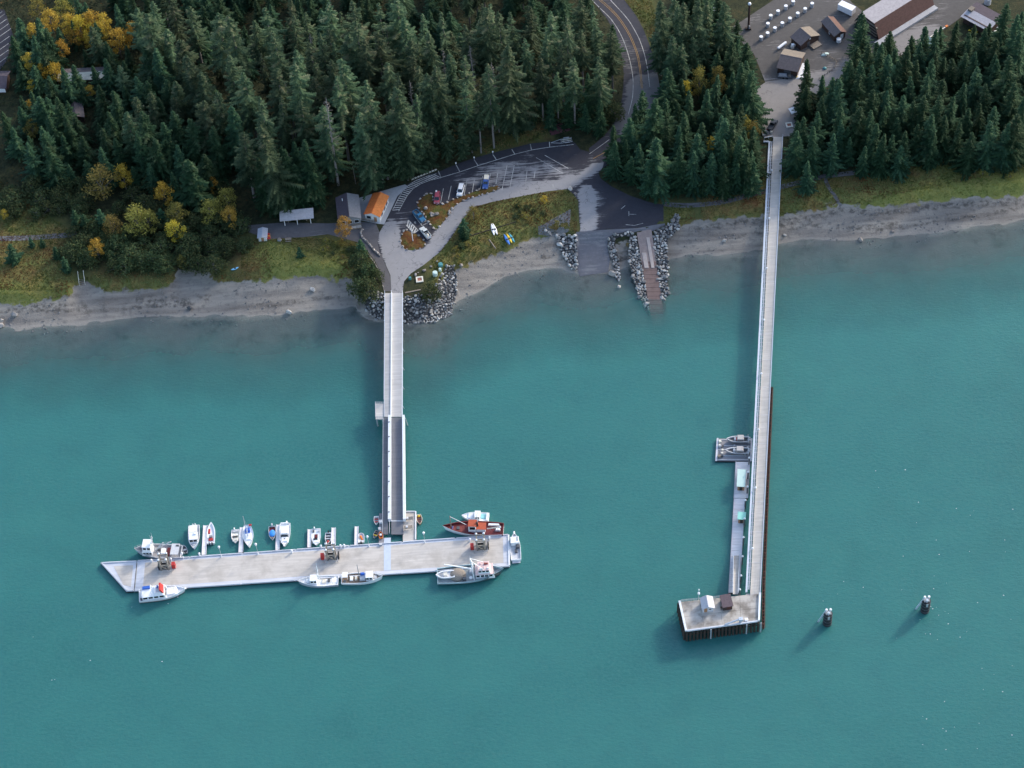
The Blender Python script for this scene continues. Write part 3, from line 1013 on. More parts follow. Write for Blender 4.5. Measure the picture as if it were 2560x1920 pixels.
# lone boulders
for lab, fr, x, y, s, pale in [('dark boulder with white top on the left beach', 'e', 125, 1345, 2.6, 0), ('rounded boulder on the beach below the meadow, near the waterline', 'e', 1640, 1285, 2.2, 0),
                               ('grey boulder standing in the shallows left of the short pier', 'f', 505, 1565, 2.2, 0), ('pale boulder standing in water off the launch ramps', 't', 928, 1100, 1.5, 1),
                               ('pinkish flat boulder at the foot of the hooked groyne', 't', 835, 920, 3.2, 1), ('pale boulder at the edge of the right beach', 'h', 1022, 1050, 1.9, 1),
                               ('small pale boulder on the right beach above the shallows', 'h', 1255, 988, 1.3, 1), ('white boulder left of the long pier at the waterline', 'h', 32, 1055, 1.7, 1),
                               ('dark boulder just right of the long pier on the beach', 'h', 470, 1015, 1.4, 0), ('white boulder cut by the left picture edge', 'e', 15, 1395, 2.0, 1),
                               ('lower white boulder at the left picture edge by the water', 'e', 12, 1435, 2.2, 1), ('big grey boulder beside the gravel spit', 'g', 950, 985, 2.6, 0),
                               ('grey boulder above the gravel spit, half in bushes', 'g', 915, 960, 1.6, 0), ('pale boulder on the bank above the right riprap', 'g', 183, 1262, 1.8, 1),
                               ('white boulder at the lane corner above the meadow', 'g', 1125, 600, 1.8, 1), ('small white boulder below the lane corner', 'g', 1168, 640, 1.2, 1),
                               ('brown stump-like boulder on the beach left of pier head', 'f', 745, 1335, 2.0, 0)]:
    p = atg(fr, x, y)
    o = put_rock(None, p, s, PROCKS if pale else ROCKS, 'boulder', max(p.z, -.4) + s * .18)
    tag(o, lab, 'boulder')
for i, (x, y, s, lab) in enumerate([(1800, 1180, 1.2, 'white stone nearest the short pier on its right verge'), (1825, 1158, .8, 'small brown stone second from the short pier on its right verge'), (1888, 1135, 1.3, 'third and greyish stone on the right verge of the pier road'),
                                    (1955, 1092, 1.3, 'white stone next to the teal barrel on the verge'), (2018, 1042, .9, 'small white stone furthest up the right verge of the pier road')]):
    p = at('f', x, y)
    tag(put_rock(None, p, s, PROCKS, 'stone', GZ + .3), lab, 'stone')

# loose cobbles on the beaches: too many to count
mb = MB()
CV = [[(v.co.x, v.co.y, v.co.z) for v in me.vertices] for me in ROCKS[:4]]
CF = [[tuple(p.vertices) for p in me.polygons] for me in ROCKS[:4]]
for _ in range(2600):
    x = random.uniform(-245, 245)
    yw, yv = float(Yw(x)), float(Yv(x))
    y = random.uniform(yw - 4, yv - .5)
    if lattice([x], [y], 9.0, 21)[0] < 0.45 or (at('N', 1440, 600, 1).x < x < at('N', 1660, 600, 1).x):
        continue
    s = random.choice((.25, .3, .35, .5, .8))
    z = H1(x, y)
    k = random.randrange(4)
    a = random.uniform(0, 6.28)
    ca, sa = math.cos(a) * s, math.sin(a) * s
    mb._add([(x + p[0] * ca - p[1] * sa, y + p[0] * sa + p[1] * ca, z + .05 + p[2] * s) for p in CV[k]], CF[k])
tag(mb.build('beach_cobbles', M('cobble_stone', (0.17, 0.165, 0.16), .9, .5, .8)), 'scattered cobbles and seaweed clumps on the beach', 'cobbles', kind='stuff')
# ------------------------------------------------------------------ piers, docks, floats
def deck_mat(name, col, stain, ang, sc=1.0, amt=0.35):
    m, nt, out = nodes_of(name)
    k = NT(nt)
    p = k.pos()
    st = k.noise(k.scaled(p, (0.12 * sc, 1.6 * sc, 1), -ang), 1.0, 6, 0.65)
    bl = k.noise(p, 0.22, 5, 0.62)
    fn = k.noise(p, 2.4, 5, 0.75)
    c = k.ramp(st, [(0.3, [x * 0.84 for x in col]), (0.7, [min(1, x * 1.1) for x in col])])
    c = k.mix(k.math('MULTIPLY', k.ramp(bl, [(0.45, 0.0), (0.64, 1.0)]), amt), c, stain)
    c = k.mix(k.ramp(fn, [(0.58, 0.0), (0.8, 0.4)]), c, [x * 0.55 for x in col])
    b = k.principled(c, 0.85, bump=fn, bstr=0.2, bdist=0.02, spec=0.2)
    k.l(b.outputs[0], out.inputs[0])
    return m


class Quad:
    """deck frame: u across left to right, v along top to bottom"""
    def __init__(s, TL, TR, BL, BR):
        s.c = [Vector(p) for p in (TL, TR, BL, BR)]

    def p(s, u, v, dz=0.0):
        a, b, c, d = s.c
        q = (a * (1 - u) + b * u) * (1 - v) + (c * (1 - u) + d * u) * v
        return q + Vector((0, 0, dz))

    def slab(s, mb, u0, u1, v0, v1, z0, z1):
        b = [s.p(u0, v1, z0), s.p(u1, v1, z0), s.p(u1, v0, z0), s.p(u0, v0, z0)]
        t = [s.p(u0, v1, z1), s.p(u1, v1, z1), s.p(u1, v0, z1), s.p(u0, v0, z1)]
        return mb.hexa(b, t)

    def length(s):
        return ((s.c[2] + s.c[3]) / 2 - (s.c[0] + s.c[1]) / 2).length

    def width(s):
        return (s.c[1] - s.c[0]).length


def railing(q, u, v0, v1, h, rails, mat, parent, z=0.0, step=2.4, th=0.05):
    mb = MB()
    a, b = q.p(u, v0, z), q.p(u, v1, z)
    n = max(1, int((b - a).length / step))
    for i in range(n + 1):
        p = a.lerp(b, i / n)
        mb.beam(p, p + Vector((0, 0, h)), th * 1.4)
    for i in range(rails):
        dz = Vector((0, 0, h * (i + 1) / rails))
        mb.beam(a + dz, b + dz, th if i < rails - 1 else th * 1.8, th)
    return mb.build('railing', mat, parent)


DK_PIER = deck_mat('pier_concrete', (0.51, 0.48, 0.44), (0.36, 0.335, 0.30), R(90))
DK_PIER2 = deck_mat('trestle_concrete', (0.53, 0.51, 0.49), (0.42, 0.40, 0.385), R(90))
DK_DOCK = deck_mat('dock_deck', (0.55, 0.51, 0.465), (0.37, 0.335, 0.295), R(4), 1.0, .6)
DK_EDGE = deck_mat('dock_edge_concrete', (0.58, 0.60, 0.65), (0.46, 0.47, 0.50), R(4))
DK_FLOAT = deck_mat('float_planks', (0.78, 0.75, 0.75), (0.62, 0.59, 0.60), R(0), 1.3)
DK_LIFT = deck_mat('float_grey_planks', (0.27, 0.265, 0.28), (0.17, 0.17, 0.18), R(0), 1.3)
DK_GANG = deck_mat('gangway_grating', (0.185, 0.188, 0.205), (0.15, 0.15, 0.165), R(90))
WHITEP = M('white_steel_paint', (0.74, 0.76, 0.79), 0.5, 0.06, 1.5)
PALEB = M('pale_blue_grey_steel', (0.50, 0.55, 0.62), 0.5, 0.1, 1.5)
FLOATB = M('float_hull_black', (0.022, 0.024, 0.028), 0.7, 0.3, 1.0)
STAINC = deck_mat('stained_concrete', (0.47, 0.44, 0.40), (0.15, 0.13, 0.11), R(5), 0.6, 0.75)
CAPW = M('white_pile_cap', (0.82, 0.83, 0.85), 0.4, 0.03, 2.0)

# ---- short pier (trestle) of the visitor dock
ZT = 4.3
T = Quad(at('N', 963, 732.5, ZT), at('N', 1006, 732.5, ZT), at('N', 961, 1042, ZT), at('N', 1005, 1042, ZT))
tr = empty('trestle_pier', (T.p(.5, .5).x, T.p(.5, .5).y, 0), 0, 'short pale concrete trestle pier with railings leading to the visitor dock', 'pier')
off = tr.location.copy()


def rel(root):
    """children were drawn in world coordinates: keep them where they are"""
    for ch in root.children:
        ch.location = ch.location - root.location


NT_ = 12
for i in range(NT_):
    v0, v1 = i / NT_, (i + 1) / NT_ - 0.0006
    T.slab(MB(), 0.0, 1.0, v0, v1, -0.45, 0).build('deck_slab', DK_PIER2, tr)
    mb = MB()
    T.slab(mb, 0.1, 0.9, v1 - .006, v1 + .0, -1.1, -0.46)
    mb.build('cap_beam', CONC, tr)
    for u in (.15, .85):
        p = T.p(u, v1 - .003)
        MB().cyl((p.x, p.y, -4 + min(0, H1(p.x, p.y))), (p.x, p.y, ZT - 1.1), .28, .28, 10).build('pile', GALV, tr)
T.slab(MB(), .345, .405, 0.0, 1.0, 0.002, .32).build('kerb', WHITEP, tr)
T.slab(MB(), -.03, -.002, 0.0, 1.0, -.3, .12).build('edge_beam', PALEB, tr)
T.slab(MB(), 1.002, 1.035, 0.0, 1.0, -.3, .12).build('edge_beam', PALEB, tr)
railing(T, 1.02, 0.0, 1.0, 1.25, 4, WHITEP, tr, .1)
railing(T, .375, 0.0, 1.0, 1.15, 4, WHITEP, tr, .3)
railing(T, -.015, 0.0, .88, 1.1, 3, PALEB, tr, .1)
for i in range(1, 7):
    p, q_ = T.p(1.03, i / 6.6, -.3), T.p(1.11, i / 6.6 + .012, -1.0)
    MB().beam(p, q_, .12).build('brace', GALV, tr)
rel(tr)

# side platform on the trestle
S = Quad(at('q', 362, 1425, ZT - .1), at('q', 462, 1425, ZT - .1), at('q', 365, 1603, ZT - .1), at('q', 452, 1603, ZT - .1))
sp_ = empty('side_platform', (S.p(.5, .5).x, S.p(.5, .5).y, 0), 0, 'small square platform with legs jutting left from the short pier', 'platform')
S.slab(MB(), 0, 1, 0, 1, -.35, 0).build('deck_slab', DK_PIER2, sp_)
railing(S, .02, 0, 1, 1.1, 3, GALV, sp_)
mb = MB()
for a, b in ((0.02, .03), (0.02, .97)):
    p0, p1 = S.p(.03, b), S.p(.97, b)
    for i in range(5):
        p = p0.lerp(p1, i / 4)
        mb.beam(p, p + Vector((0, 0, 1.1)), .07)
    for h in (.4, .75, 1.1):
        mb.beam(p0 + Vector((0, 0, h)), p1 + Vector((0, 0, h)), .06)
mb.build('railing', GALV, sp_)
for u, v in ((.1, .1), (.1, .9), (.9, .9)):
    p = S.p(u, v)
    MB().cyl((p.x, p.y, -6), (p.x, p.y, ZT - .45), .2, .2, 8).build('leg', GALV, sp_)
rel(sp_)

# ---- gangway down to the dock
def gz(y): return 4.34 - (y - 320) / 1100 * 3.4


G = Quad(at('m', 297, 318, gz(318)), at('m', 398, 318, gz(318)), at('m', 297, 1425, gz(1425)), at('m', 407, 1425, gz(1425)))
gw = empty('gangway', (G.p(.5, .5).x, G.p(.5, .5).y, 0), 0, 'long dark gangway with two white girders sloping from short pier to dock', 'gangway')
G.slab(MB(), -.02, 1.02, 0, .992, -.3, 0).build('deck', DK_GANG, gw)
G.slab(MB(), -.77, -.30, 0, .992, -.3, .02).build('walkway', DK_GANG, gw)
G.slab(MB(), -.28, -.015, -.004, .885, -.25, 1.25).build('girder', WHITEP, gw)
G.slab(MB(), 1.02, 1.25, -.004, .885, -.25, 1.25).build('girder', WHITEP, gw)
railing(G, -.755, 0, .99, 1.1, 3, GALV, gw)
for i in range(7):
    v = .06 + i * .128
    p = G.p(-.16, v, 1.25)
    MB().box(p.x - .3, p.x + .1, p.y - .12, p.y + .12, p.z, p.z + .2).build('light_box', DGREY, gw)
mb = MB()
mb.beam(G.p(-.15, .885, 1.1), G.p(-.15, .99, .9), .09)
mb.beam(G.p(-.15, .885, .6), G.p(-.15, .99, .5), .09)
mb.beam(G.p(-.15, .99, 0), G.p(-.15, .99, .95), .09)
mb.build('end_rail', LGREY, gw)
G.slab(MB(), -.02, 1.02, .878, .886, .005, .05).build('hinge_plate', LGREY, gw)
mb = MB()
mb.beam(G.p(1.28, .01, .3), at('m', 452, 400, -.5), .22)
mb.build('strut', GALV, gw)
rel(gw)

# ---- main dock
ZD = 0.8
D = Quad(at('N', 343, 1402, ZD), at('N', 1272, 1336.4, ZD), at('N', 336, 1477.2, ZD), at('N', 1274, 1415.5, ZD))
dk = empty('floating_dock', (D.p(.5, .5).x, D.p(.5, .5).y, 0), 0, 'long pale floating dock with a pointed left end and bull rails', 'dock')
NS = 7
for i in range(NS):
    u0, u1 = i / NS, (i + 1) / NS - .0001
    D.slab(MB(), u0, u1, 0.0, 1.0, -1.3, -.25).build('float_section', FLOATB, dk)
    jog = .004 * (i % 2)
    D.slab(MB(), u0, u1, .085, .885, -.249, 0).build('deck_slab', DK_DOCK, dk)
    D.slab(MB(), u0, u1, -.005 - jog, .0845, -.248, -.012).build('edge_slab', DK_EDGE, dk)
    D.slab(MB(), u0, u1, .8855, 1.012 + jog, -.248, -.012).build('edge_slab', DK_EDGE, dk)
    D.slab(MB(), u0 + .002, u1 - .002, -.005 - jog, .018, .05, .30).build('bull_rail', DK_EDGE, dk)
    D.slab(MB(), u0 + .002, u1 - .002, .985, 1.012 + jog, .05, .30).build('bull_rail', DK_EDGE, dk)
    mb = MB()
    for k in range(8):
        for v in (.006, .998):
            p = D.p(u0 + (u1 - u0) * (k + .5) / 8, v)
            mb.box(p.x - .2, p.x + .2, p.y - .12, p.y + .12, ZD - .05, ZD + .06)
    tag(mb.build('rail_block', DGREY, dk), kind='stuff')
D.slab(MB(), .9972, 1.0015, .02, .98, .002, .28).build('bull_rail', WHITEP, dk)
D.slab(MB(), .984, .9968, .09, .88, .002, .02).build('edge_slab', DK_EDGE, dk)
D.slab(MB(), 0.002, .022, .085, .885, .002, .03).build('edge_slab', DK_EDGE, dk)
tipA, tipB = at('N', 251, 1407, ZD), at('N', 315.6, 1478.6, ZD)
tR, bR = at('N', 341.5, 1402, ZD), at('N', 334, 1477.3, ZD)
MB().prism([xy(tipA), xy(tipB), xy(bR), xy(tR)], -.5, ZD - .25).build('float_section', FLOATB, dk)
MB().prism([xy(tipA), xy(tipB), xy(bR), xy(tR)], ZD - .249, ZD - .01).build('edge_slab', DK_EDGE, dk)
ctr = (tipA + tipB + tR + bR) / 4
MB().prism([xy(ctr + (p - ctr) * .72) for p in (tipA.lerp(tR, .25), tipB.lerp(tipA, .12), bR, tR)], ZD - .009, ZD + .03).build('deck_slab', DK_DOCK, dk)
mb = MB()
mb.beam(tipA + Vector((.3, 0, .15)), tipB + Vector((.3, .1, .15)), .3, .3)
mb.beam(tipA + Vector((.3, -.1, .15)), tR + Vector((0, -.2, .15)), .3, .3)
mb.beam(tipB + Vector((.1, .15, .15)), bR + Vector((0, .15, .15)), .3, .3)
mb.build('bull_rail', DK_EDGE, dk)
# pale strip and landing floats at the gangway foot
ps = [at('k', 1560, 552, ZD), at('k', 1672, 548, ZD), at('k', 1672, 1078, ZD), at('k', 1560, 1085, ZD)]
MB().prism([xy(p) for p in ps], ZD + .004, ZD + .03).build('landing_strip', M('pale_blue_plate', (.50, .56, .64), .6, .06, 1.0), dk)
rel(dk)
lf = empty('landing_float', at('k', 1980, 360, 0), 0, 'square landing float right of the gangway foot', 'float')
q1 = [at('k', 1868, 122, ZD), at('k', 2086, 118, ZD), at('k', 2086, 606, ZD), at('k', 1868, 622, ZD)]
MB().prism([xy(p) for p in q1], -.5, ZD - .25).build('float_section', FLOATB, lf)
MB().prism([xy(p) for p in q1], ZD - .249, ZD - .02).build('deck', DK_DOCK, lf)
MB().beam(q1[1] + Vector((-.15, -.1, .15)), q1[2] + Vector((-.15, .6, .15)), .3).build('bull_rail', WHITEP, lf)
MB().beam(q1[0] + Vector((.1, -.15, .15)), q1[1] + Vector((-.3, -.15, .15)), .3).build('bull_rail', DK_EDGE, lf)
rel(lf)
lf2 = empty('landing_float', at('k', 1515, 400, 0), 0, 'narrow dark landing float left of the gangway foot', 'float')
q2 = [at('k', 1484, 152, ZD), at('k', 1548, 150, ZD), at('k', 1556, 650, ZD), at('k', 1476, 660, ZD)]
MB().prism([xy(p) for p in q2], -.5, ZD - .25).build('float_section', FLOATB, lf2)
MB().prism([xy(p) for p in q2], ZD - .249, ZD - .02).build('deck', DK_LIFT, lf2)
rel(lf2)

# finger floats
FING = [('i', [(1838, 338), (1908, 338), (1885, 806), (1812, 812)], 'finger float nearest the pointed end of the dock'),
        ('j', [(388, 376), (449, 376), (440, 780), (365, 786)], 'second finger float from the left, beside the sailing boat'),
        ('j', [(980, 333), (1047, 333), (1036, 742), (966, 748)], 'third finger float from the left, between blue-covered boat and cabin cruiser'),
        ('j', [(1490, 410), (1556, 410), (1546, 700), (1486, 704)], 'fourth finger float, left of the boat with a red cockpit'),
        ('j', [(1880, 383), (1948, 383), (1946, 668), (1868, 676)], 'fifth finger float, right of the small open skiff'),
        ('k', [(1085, 363), (1150, 363), (1137, 662), (1079, 666)], 'finger float nearest the gangway')]
for fr, pts, lab in FING:
    P4 = [at(fr, x, y, .6) for x, y in pts]
    F = Quad(P4[0], P4[1], P4[3], P4[2])
    o = empty('finger_float', (F.p(.5, .5).x, F.p(.5, .5).y, 0), 0, lab, 'float', 'finger floats of the visitor dock')
    F.slab(MB(), 0, 1, 0, 1, -.9, -.2).build('float_section', FLOATB, o)
    F.slab(MB(), .09, .91, 0.01, 1, -.199, 0).build('deck', DK_FLOAT, o)
    F.slab(MB(), 0, .0895, 0, 1, -.198, .16).build('bull_rail', DK_EDGE, o)
    F.slab(MB(), .9105, 1, 0, 1, -.198, .16).build('bull_rail', DK_EDGE, o)
    rel(o)

# steel guide towers over the dock
BRN = M('galvanised_brown_steel', (0.24, 0.225, 0.20), 0.6, 0.2, 2.0)


def tower(fr, x, y, ang, red, lab):
    o = empty('pile_tower', at(fr, x, y, ZD), ang, lab, 'tower', 'steel guide towers on the dock')
    for sx in (-1.1, 1.1):
        for sy in (-1.1, 1.1):
            pl = MB().cyl((sx, sy, -3), (sx, sy, 5.6), .24, .24, 10).build('pile', BRN, o)
            MB().cyl((sx, sy, 5.6), (sx, sy, 5.95), .36, .10, 10).build('pile_cap', CAPW, pl)
    for z in (2.6, 4.9):
        mb = MB()
        for a, b in (((-1.5, -1.1), (1.5, -1.1)), ((-1.5, 1.1), (1.5, 1.1)), ((-1.1, -1.5), (-1.1, 1.5)), ((1.1, -1.5), (1.1, 1.5))):
            mb.beam((*a, z), (*b, z), .26, .3)
        mb.build('frame', BRN, o)
    mb = MB()
    mb.beam((-1.1, -1.12, .1), (1.1, -1.12, 2.5), .14)
    mb.beam((1.1, -1.14, .1), (-1.1, -1.14, 2.5), .14)
    mb.build('cross_brace', BRN, o)
    MB().tap(-.8, .8, -.7, .7, .02, -.7, .7, -.6, .6, 1.5).build('winch_housing', DGREY, o)
    MB().cyl((-.9, 0, 1.85), (.9, 0, 1.85), .35, .35, 12).build('winch_drum', BLACK, o)
    mb = MB()
    for a, b in (((-1.9, -2.0), (1.9, -2.0)), ((-1.9, -2.0), (-1.9, 1.2)), ((1.9, -2.0), (1.9, 1.2))):
        for z in (.55, 1.1):
            mb.beam((*a, z), (*b, z), .08)
        mb.beam((*a, 0), (*a, 1.1), .1)
    mb.beam((1.9, -2, 0), (1.9, -2, 1.1), .1)
    mb.beam((1.9, 1.2, 0), (1.9, 1.2, 1.1), .1)
    mb.build('guard_rail', GALV, o)
    MB().box(1.95 * -red, 1.95 * -red + .35, -.9, .9, .02, 1.6).build('control_cabinet', BLACK, o)
    c = MB().box(red * 2.55 - .5, red * 2.55 + .5, -.7, .5, .02, 1.9).build('hose_cabinet', RED, o, 'red fire hose cabinet')
    MB().box(red * 2.55 - .42, red * 2.55 + .42, -.735, -.705, .2, 1.6).build('door', RED, c)
    return o


da = math.atan2(D.p(1, 0).y - D.p(0, 0).y, D.p(1, 0).x - D.p(0, 0).x)
tower('i', 1235, 1010, da, 1, 'steel pile tower at the left end of the dock, red cabinet on its right')
tower('j', 1880, 868, da, -1, 'steel pile tower in the middle of the dock, left of the gangway')
tower('l', 1038, 822, da, -1, 'steel pile tower at the right end of the dock, below the red boat')


def lamp_post(fr, x, y, h, lab, z=ZD):
    o = empty('lamp_post', at(fr, x, y, z), 0, lab, 'lamp post', 'lamp posts on the dock')
    MB().cyl((0, 0, 0), (0, 0, .9), .2, .16, 8).build('base', CAPW, o)
    MB().cyl((0, 0, .9), (0, 0, h - .7), .07, .06, 6).build('pole', GALV, o)
    MB().cyl((0, 0, h - .7), (0, 0, h - .1), .22, .36, 10).dome((0, 0, h - .1), .36, .36, .3, 10, 4, 0).build('lamp_head', CAPW, o)
    return o


lamp_post('i', 1520, 862, 2.6, 'low white lamp post between left pile tower and first finger float')
lamp_post('j', 90, 858, 5.2, 'lamp post right of the first finger float')
lamp_post('j', 685, 812, 5.2, 'lamp post right of the sailing boat')
lamp_post('k', 1318, 690, 5.2, 'lamp post just left of the gangway foot')
lamp_post('l', 143, 745, 5.2, 'lamp post right of the landing float, on the dock edge')


def pedestal(fr, x, y, lab, z=ZD, s=1.0):
    o = empty('pedestal', at(fr, x, y, z), 0, lab, 'pedestal', 'white pedestals on the dock')
    MB().cyl((0, 0, 0), (0, 0, .95 * s), .26 * s, .22 * s, 10).build('post', CAPW, o)
    MB().cyl((0, 0, .95 * s), (0, 0, 1.05 * s), .34 * s, .34 * s, 10).dome((0, 0, 1.05 * s), .34 * s, .34 * s, .3 * s, 10, 4, 0).build('cap', CAPW, o)


for fr, x, y, lab in [('i', 1020, 925, 'white pedestal furthest left on the dock, left of its tower'), ('i', 1330, 905, 'white pedestal right of the left pile tower'), ('i', 1782, 822, 'white pedestal at the first finger float'),
                      ('j', 1238, 790, 'white pedestal right of the third finger float'), ('j', 1712, 712, 'white pedestal left of the middle pile tower'), ('j', 2028, 705, 'white pedestal just right of the middle pile tower'),
                      ('j', 2088, 700, 'white pedestal second to the right of the middle pile tower'), ('l', 862, 720, 'white pedestal left of the right pile tower'), ('l', 1172, 690, 'white pedestal right of the right pile tower')]:
    pedestal(fr, x, y, lab)
# hose loops, benches and gear on the deck
o = empty('deck_crate', at('k', 1510, 665, ZD), 0, 'small grey crate at the left corner of the gangway foot', 'crate')
MB().box(-.4, .4, -.3, .3, 0, .5).build('body', GREY, o)
MB().box(-.44, .44, -.34, .34, .5, .56).build('lid', LGREY, o)
for x, y, lab, m1 in [(1970, 260, 'dark steel rack on the landing float', DGREY), (1960, 400, 'brown tangle rack on the landing float below the dark one', WOODW)]:
    o = empty('gear_rack', at('k', x, y, ZD), .05, lab, 'rack')
    mb = MB()
    for a in (-1.1, 1.1):
        for b in (-.5, .5):
            mb.beam((a, b, 0), (a, b, .8), .08)
    mb.build('legs_frame', m1, o)
    for i in range(5):
        MB().box(-1.2, 1.2, -.55 + i * .24, -.43 + i * .24, .8, .88).build('slat', m1, o)
    MB().box(-.7, -.1, -.3, .3, .88, 1.25).build('bin', LGREY, o)
for x, y, s, m1, lab in [(1510, 305, 1.0, WHITE, 'white box on the narrow landing float'), (1493, 415, .8, WHITE, 'small white tub below the white box on the narrow float')]:
    o = empty('gear_box', at('k', x, y, ZD), .1, lab, 'box')
    MB().tap(-.4 * s, .4 * s, -.4 * s, .4 * s, 0, -.45 * s, .45 * s, -.45 * s, .45 * s, .8 * s).build('body', m1, o)
    MB().box(-.48 * s, .48 * s, -.48 * s, .48 * s, .8 * s, .88 * s).build('lid', LGREY, o)

# ---- the long pier
ZP2 = 4.6
LP = Quad(at('N', 1933.3, 342, ZP2), at('N', 1957.4, 342, ZP2), at('N', 1875.3, 1487, ZP2), at('N', 1901.0, 1487, ZP2))
lp = empty('long_pier', (LP.p(.5, .5).x, LP.p(.5, .5).y, 0), 0, 'long narrow concrete pier with utility pipes along its left side', 'pier')
NP = 17
for i in range(NP):
    v0, v1 = i / NP, (i + 1) / NP
    LP.slab(MB(), 0, 1, v0, v1 - .0022, -.5, 0).build('deck_panel', DK_PIER, lp)
    LP.slab(MB(), 0.01, .99, v1 - .0021, v1 - .0002, -.45, .008).build('joint_strip', DK_PIER2, lp)
    LP.slab(MB(), -.42, .96, v1 - .004, v1 - .0005, -1.25, -.52).build('cap_beam', CONC, lp)
    for u in (.1, .88):
        p = LP.p(u, v1 - .002)
        MB().cyl((p.x, p.y, -5 + min(0, H1(p.x, p.y))), (p.x, p.y, ZP2 - 1.25), .3, .3, 10).build('pile', DGREY, lp)
LP.slab(MB(), -.47, -.28, .012, .995, -.35, .15).build('utility_trough', PALEB, lp)
mb = MB()
n = int(LP.length() / 1.6)
for i in range(n):
    v = .012 + .98 * i / n
    mb.beam(LP.p(-.28, v, -.2), LP.p(.0, v, -.2), .12)
tag(mb.build('pipe_hanger', GALV, lp), kind='stuff')
for du, m_ in ((-.10, GALV), (-.18, PALEB)):
    mb = MB().cyl(LP.p(du, .012, -.05), LP.p(du, .99, -.05), .09, .09, 6)
    mb.build('pipe', m_, lp)
LP.slab(MB(), 0.0, .045, 0, 1, .01, .22).build('kerb', DK_PIER2, lp)
LP.slab(MB(), .93, 1.0, 0, 1, .01, .22).build('kerb', PALEB, lp)
railing(LP, .985, 0, 1, 1.1, 2, PALEB, lp, .2, 2.0, .05)
mb = MB()
for i in range(8):
    p = LP.p(.01, .09 + i * .118)
    o = MB().cyl((p.x, p.y, p.z + .2), (p.x, p.y, p.z + 1.0), .07, .07, 6)
    o.dome((p.x, p.y, p.z + 1.0), .32, .32, .28, 8, 4, -.3)
    o.build('deck_light', CAPW, lp)
hd = MB()
LPe = LP.p(-.45, 0.012, -.1)
hd.beam(LPe, LP.p(-1.0, .012, -.1), .5, .5)
hd.build('pipe_elbow', PALEB, lp)
rel(lp)

# platform at its end
ZQ = 4.62
Q = Quad(at('o', 405, 448, ZQ), at('o', 1800, 303, ZQ), at('o', 518, 952, ZQ), at('o', 1782, 782, ZQ))
pf = empty('pier_platform', (Q.p(.5, .5).x, Q.p(.5, .5).y, 0), 0, 'stained concrete pier head on dark piles at the end of the long pier', 'pier platform')
us, vs_ = [0, .25, .5, .75, 1], [0, .52, 1]
for i in range(4):
    for j in range(2):
        Q.slab(MB(), us[i], us[i + 1] - .0025, vs_[j], vs_[j + 1] - .006, -.55, .0).build('deck_panel', STAINC, pf)
Q.slab(MB(), 0.002, .998, .002, .998, -1.1, -.56).build('underdeck', DWOOD, pf)
Q.slab(MB(), -.012, .014, -.01, 1.012, .002, .55).build('kerb', WHITEP, pf)
Q.slab(MB(), .016, .98, .985, 1.03, .002, .5).build('kerb', DK_EDGE, pf)
Q.slab(MB(), .984, 1.01, -.0, 1.0, .002, .6).build('kerb', WHITEP, pf)
mb = MB()
for h in (.5, 1.0):
    mb.beam(Q.p(.02, .0, h), Q.p(.52, .0, h), .07)
for i in range(9):
    p = Q.p(.02 + .0625 * i, .0)
    mb.beam(p, p + Vector((0, 0, 1.0)), .09)
mb.build('railing', GALV, pf)
for i in range(21):
    p = Q.p(.01 + .049 * i, 1.015)
    MB().cyl((p.x, p.y - .1, -6), (p.x, p.y - .1, ZQ - .35), .34, .32, 8).build('fender_pile', DWOOD, pf)
    if i in (6, 16, 20):
        o = MB().box(p.x + .5, p.x + .85, p.y - .75, p.y - .55, ZQ - 4.4, ZQ + .4).build('ladder', GALV, pf)
for i in range(9):
    for j in range(1, 4):
        p = Q.p(.06 + .11 * i, 1.03 - j * .28)
        MB().cyl((p.x, p.y, -6), (p.x, p.y, ZQ - 1.1), .34, .32, 8).build('pile', DWOOD, pf)
for j in range(8):
    p = Q.p(-.02, .04 + j * .133)
    MB().cyl((p.x, p.y, -6), (p.x, p.y, ZQ - .2), .34, .32, 8).build('fender_pile', DWOOD, pf)
Q.slab(MB(), 0.0, 1.0, 1.014, 1.03, -1.9, -1.4).build('wale', DWOOD, pf)
rel(pf)

# rusty wave barrier right of the pier
wb = empty('wave_barrier', at('N', 1918, 1250, 0), 0, 'rusty brown row of steel barrier piles right of the long pier', 'barrier')
W0, W1, W2 = at('N', 1930, 968, 2.6), at('N', 1910, 1452, 2.6), at('N', 1909, 1568, 2.6)
ME_P = MB().cyl((0, 0, -5), (0, 0, 0), .25, .25, 8).mesh('barrier_pile', RUST)
ME_C = MB().cyl((0, 0, 0), (0, 0, .08), .17, .17, 8).mesh('pile_hole', BLACK)
for A, B in ((W0, W1), (W1, W2)):
    n = int((B - A).length / 1.05)
    for i in range(n):
        p = A.lerp(B, i / n)
        o = inst('barrier_pile', ME_P, wb, (p.x, p.y, 2.6 + .05 * (i % 3)))
        if i % 2 == 0:
            inst('pile_top', ME_C, o)
    MB().beam(A + Vector((-.38, 0, -.25)), B + Vector((-.38, 0, -.25)), .18, .3).build('wale', RUST, wb)
    MB().beam(A + Vector((.36, 0, -.3)), B + Vector((.36, 0, -.3)), .16, .3).build('wale', RUST, wb)
rel(wb)

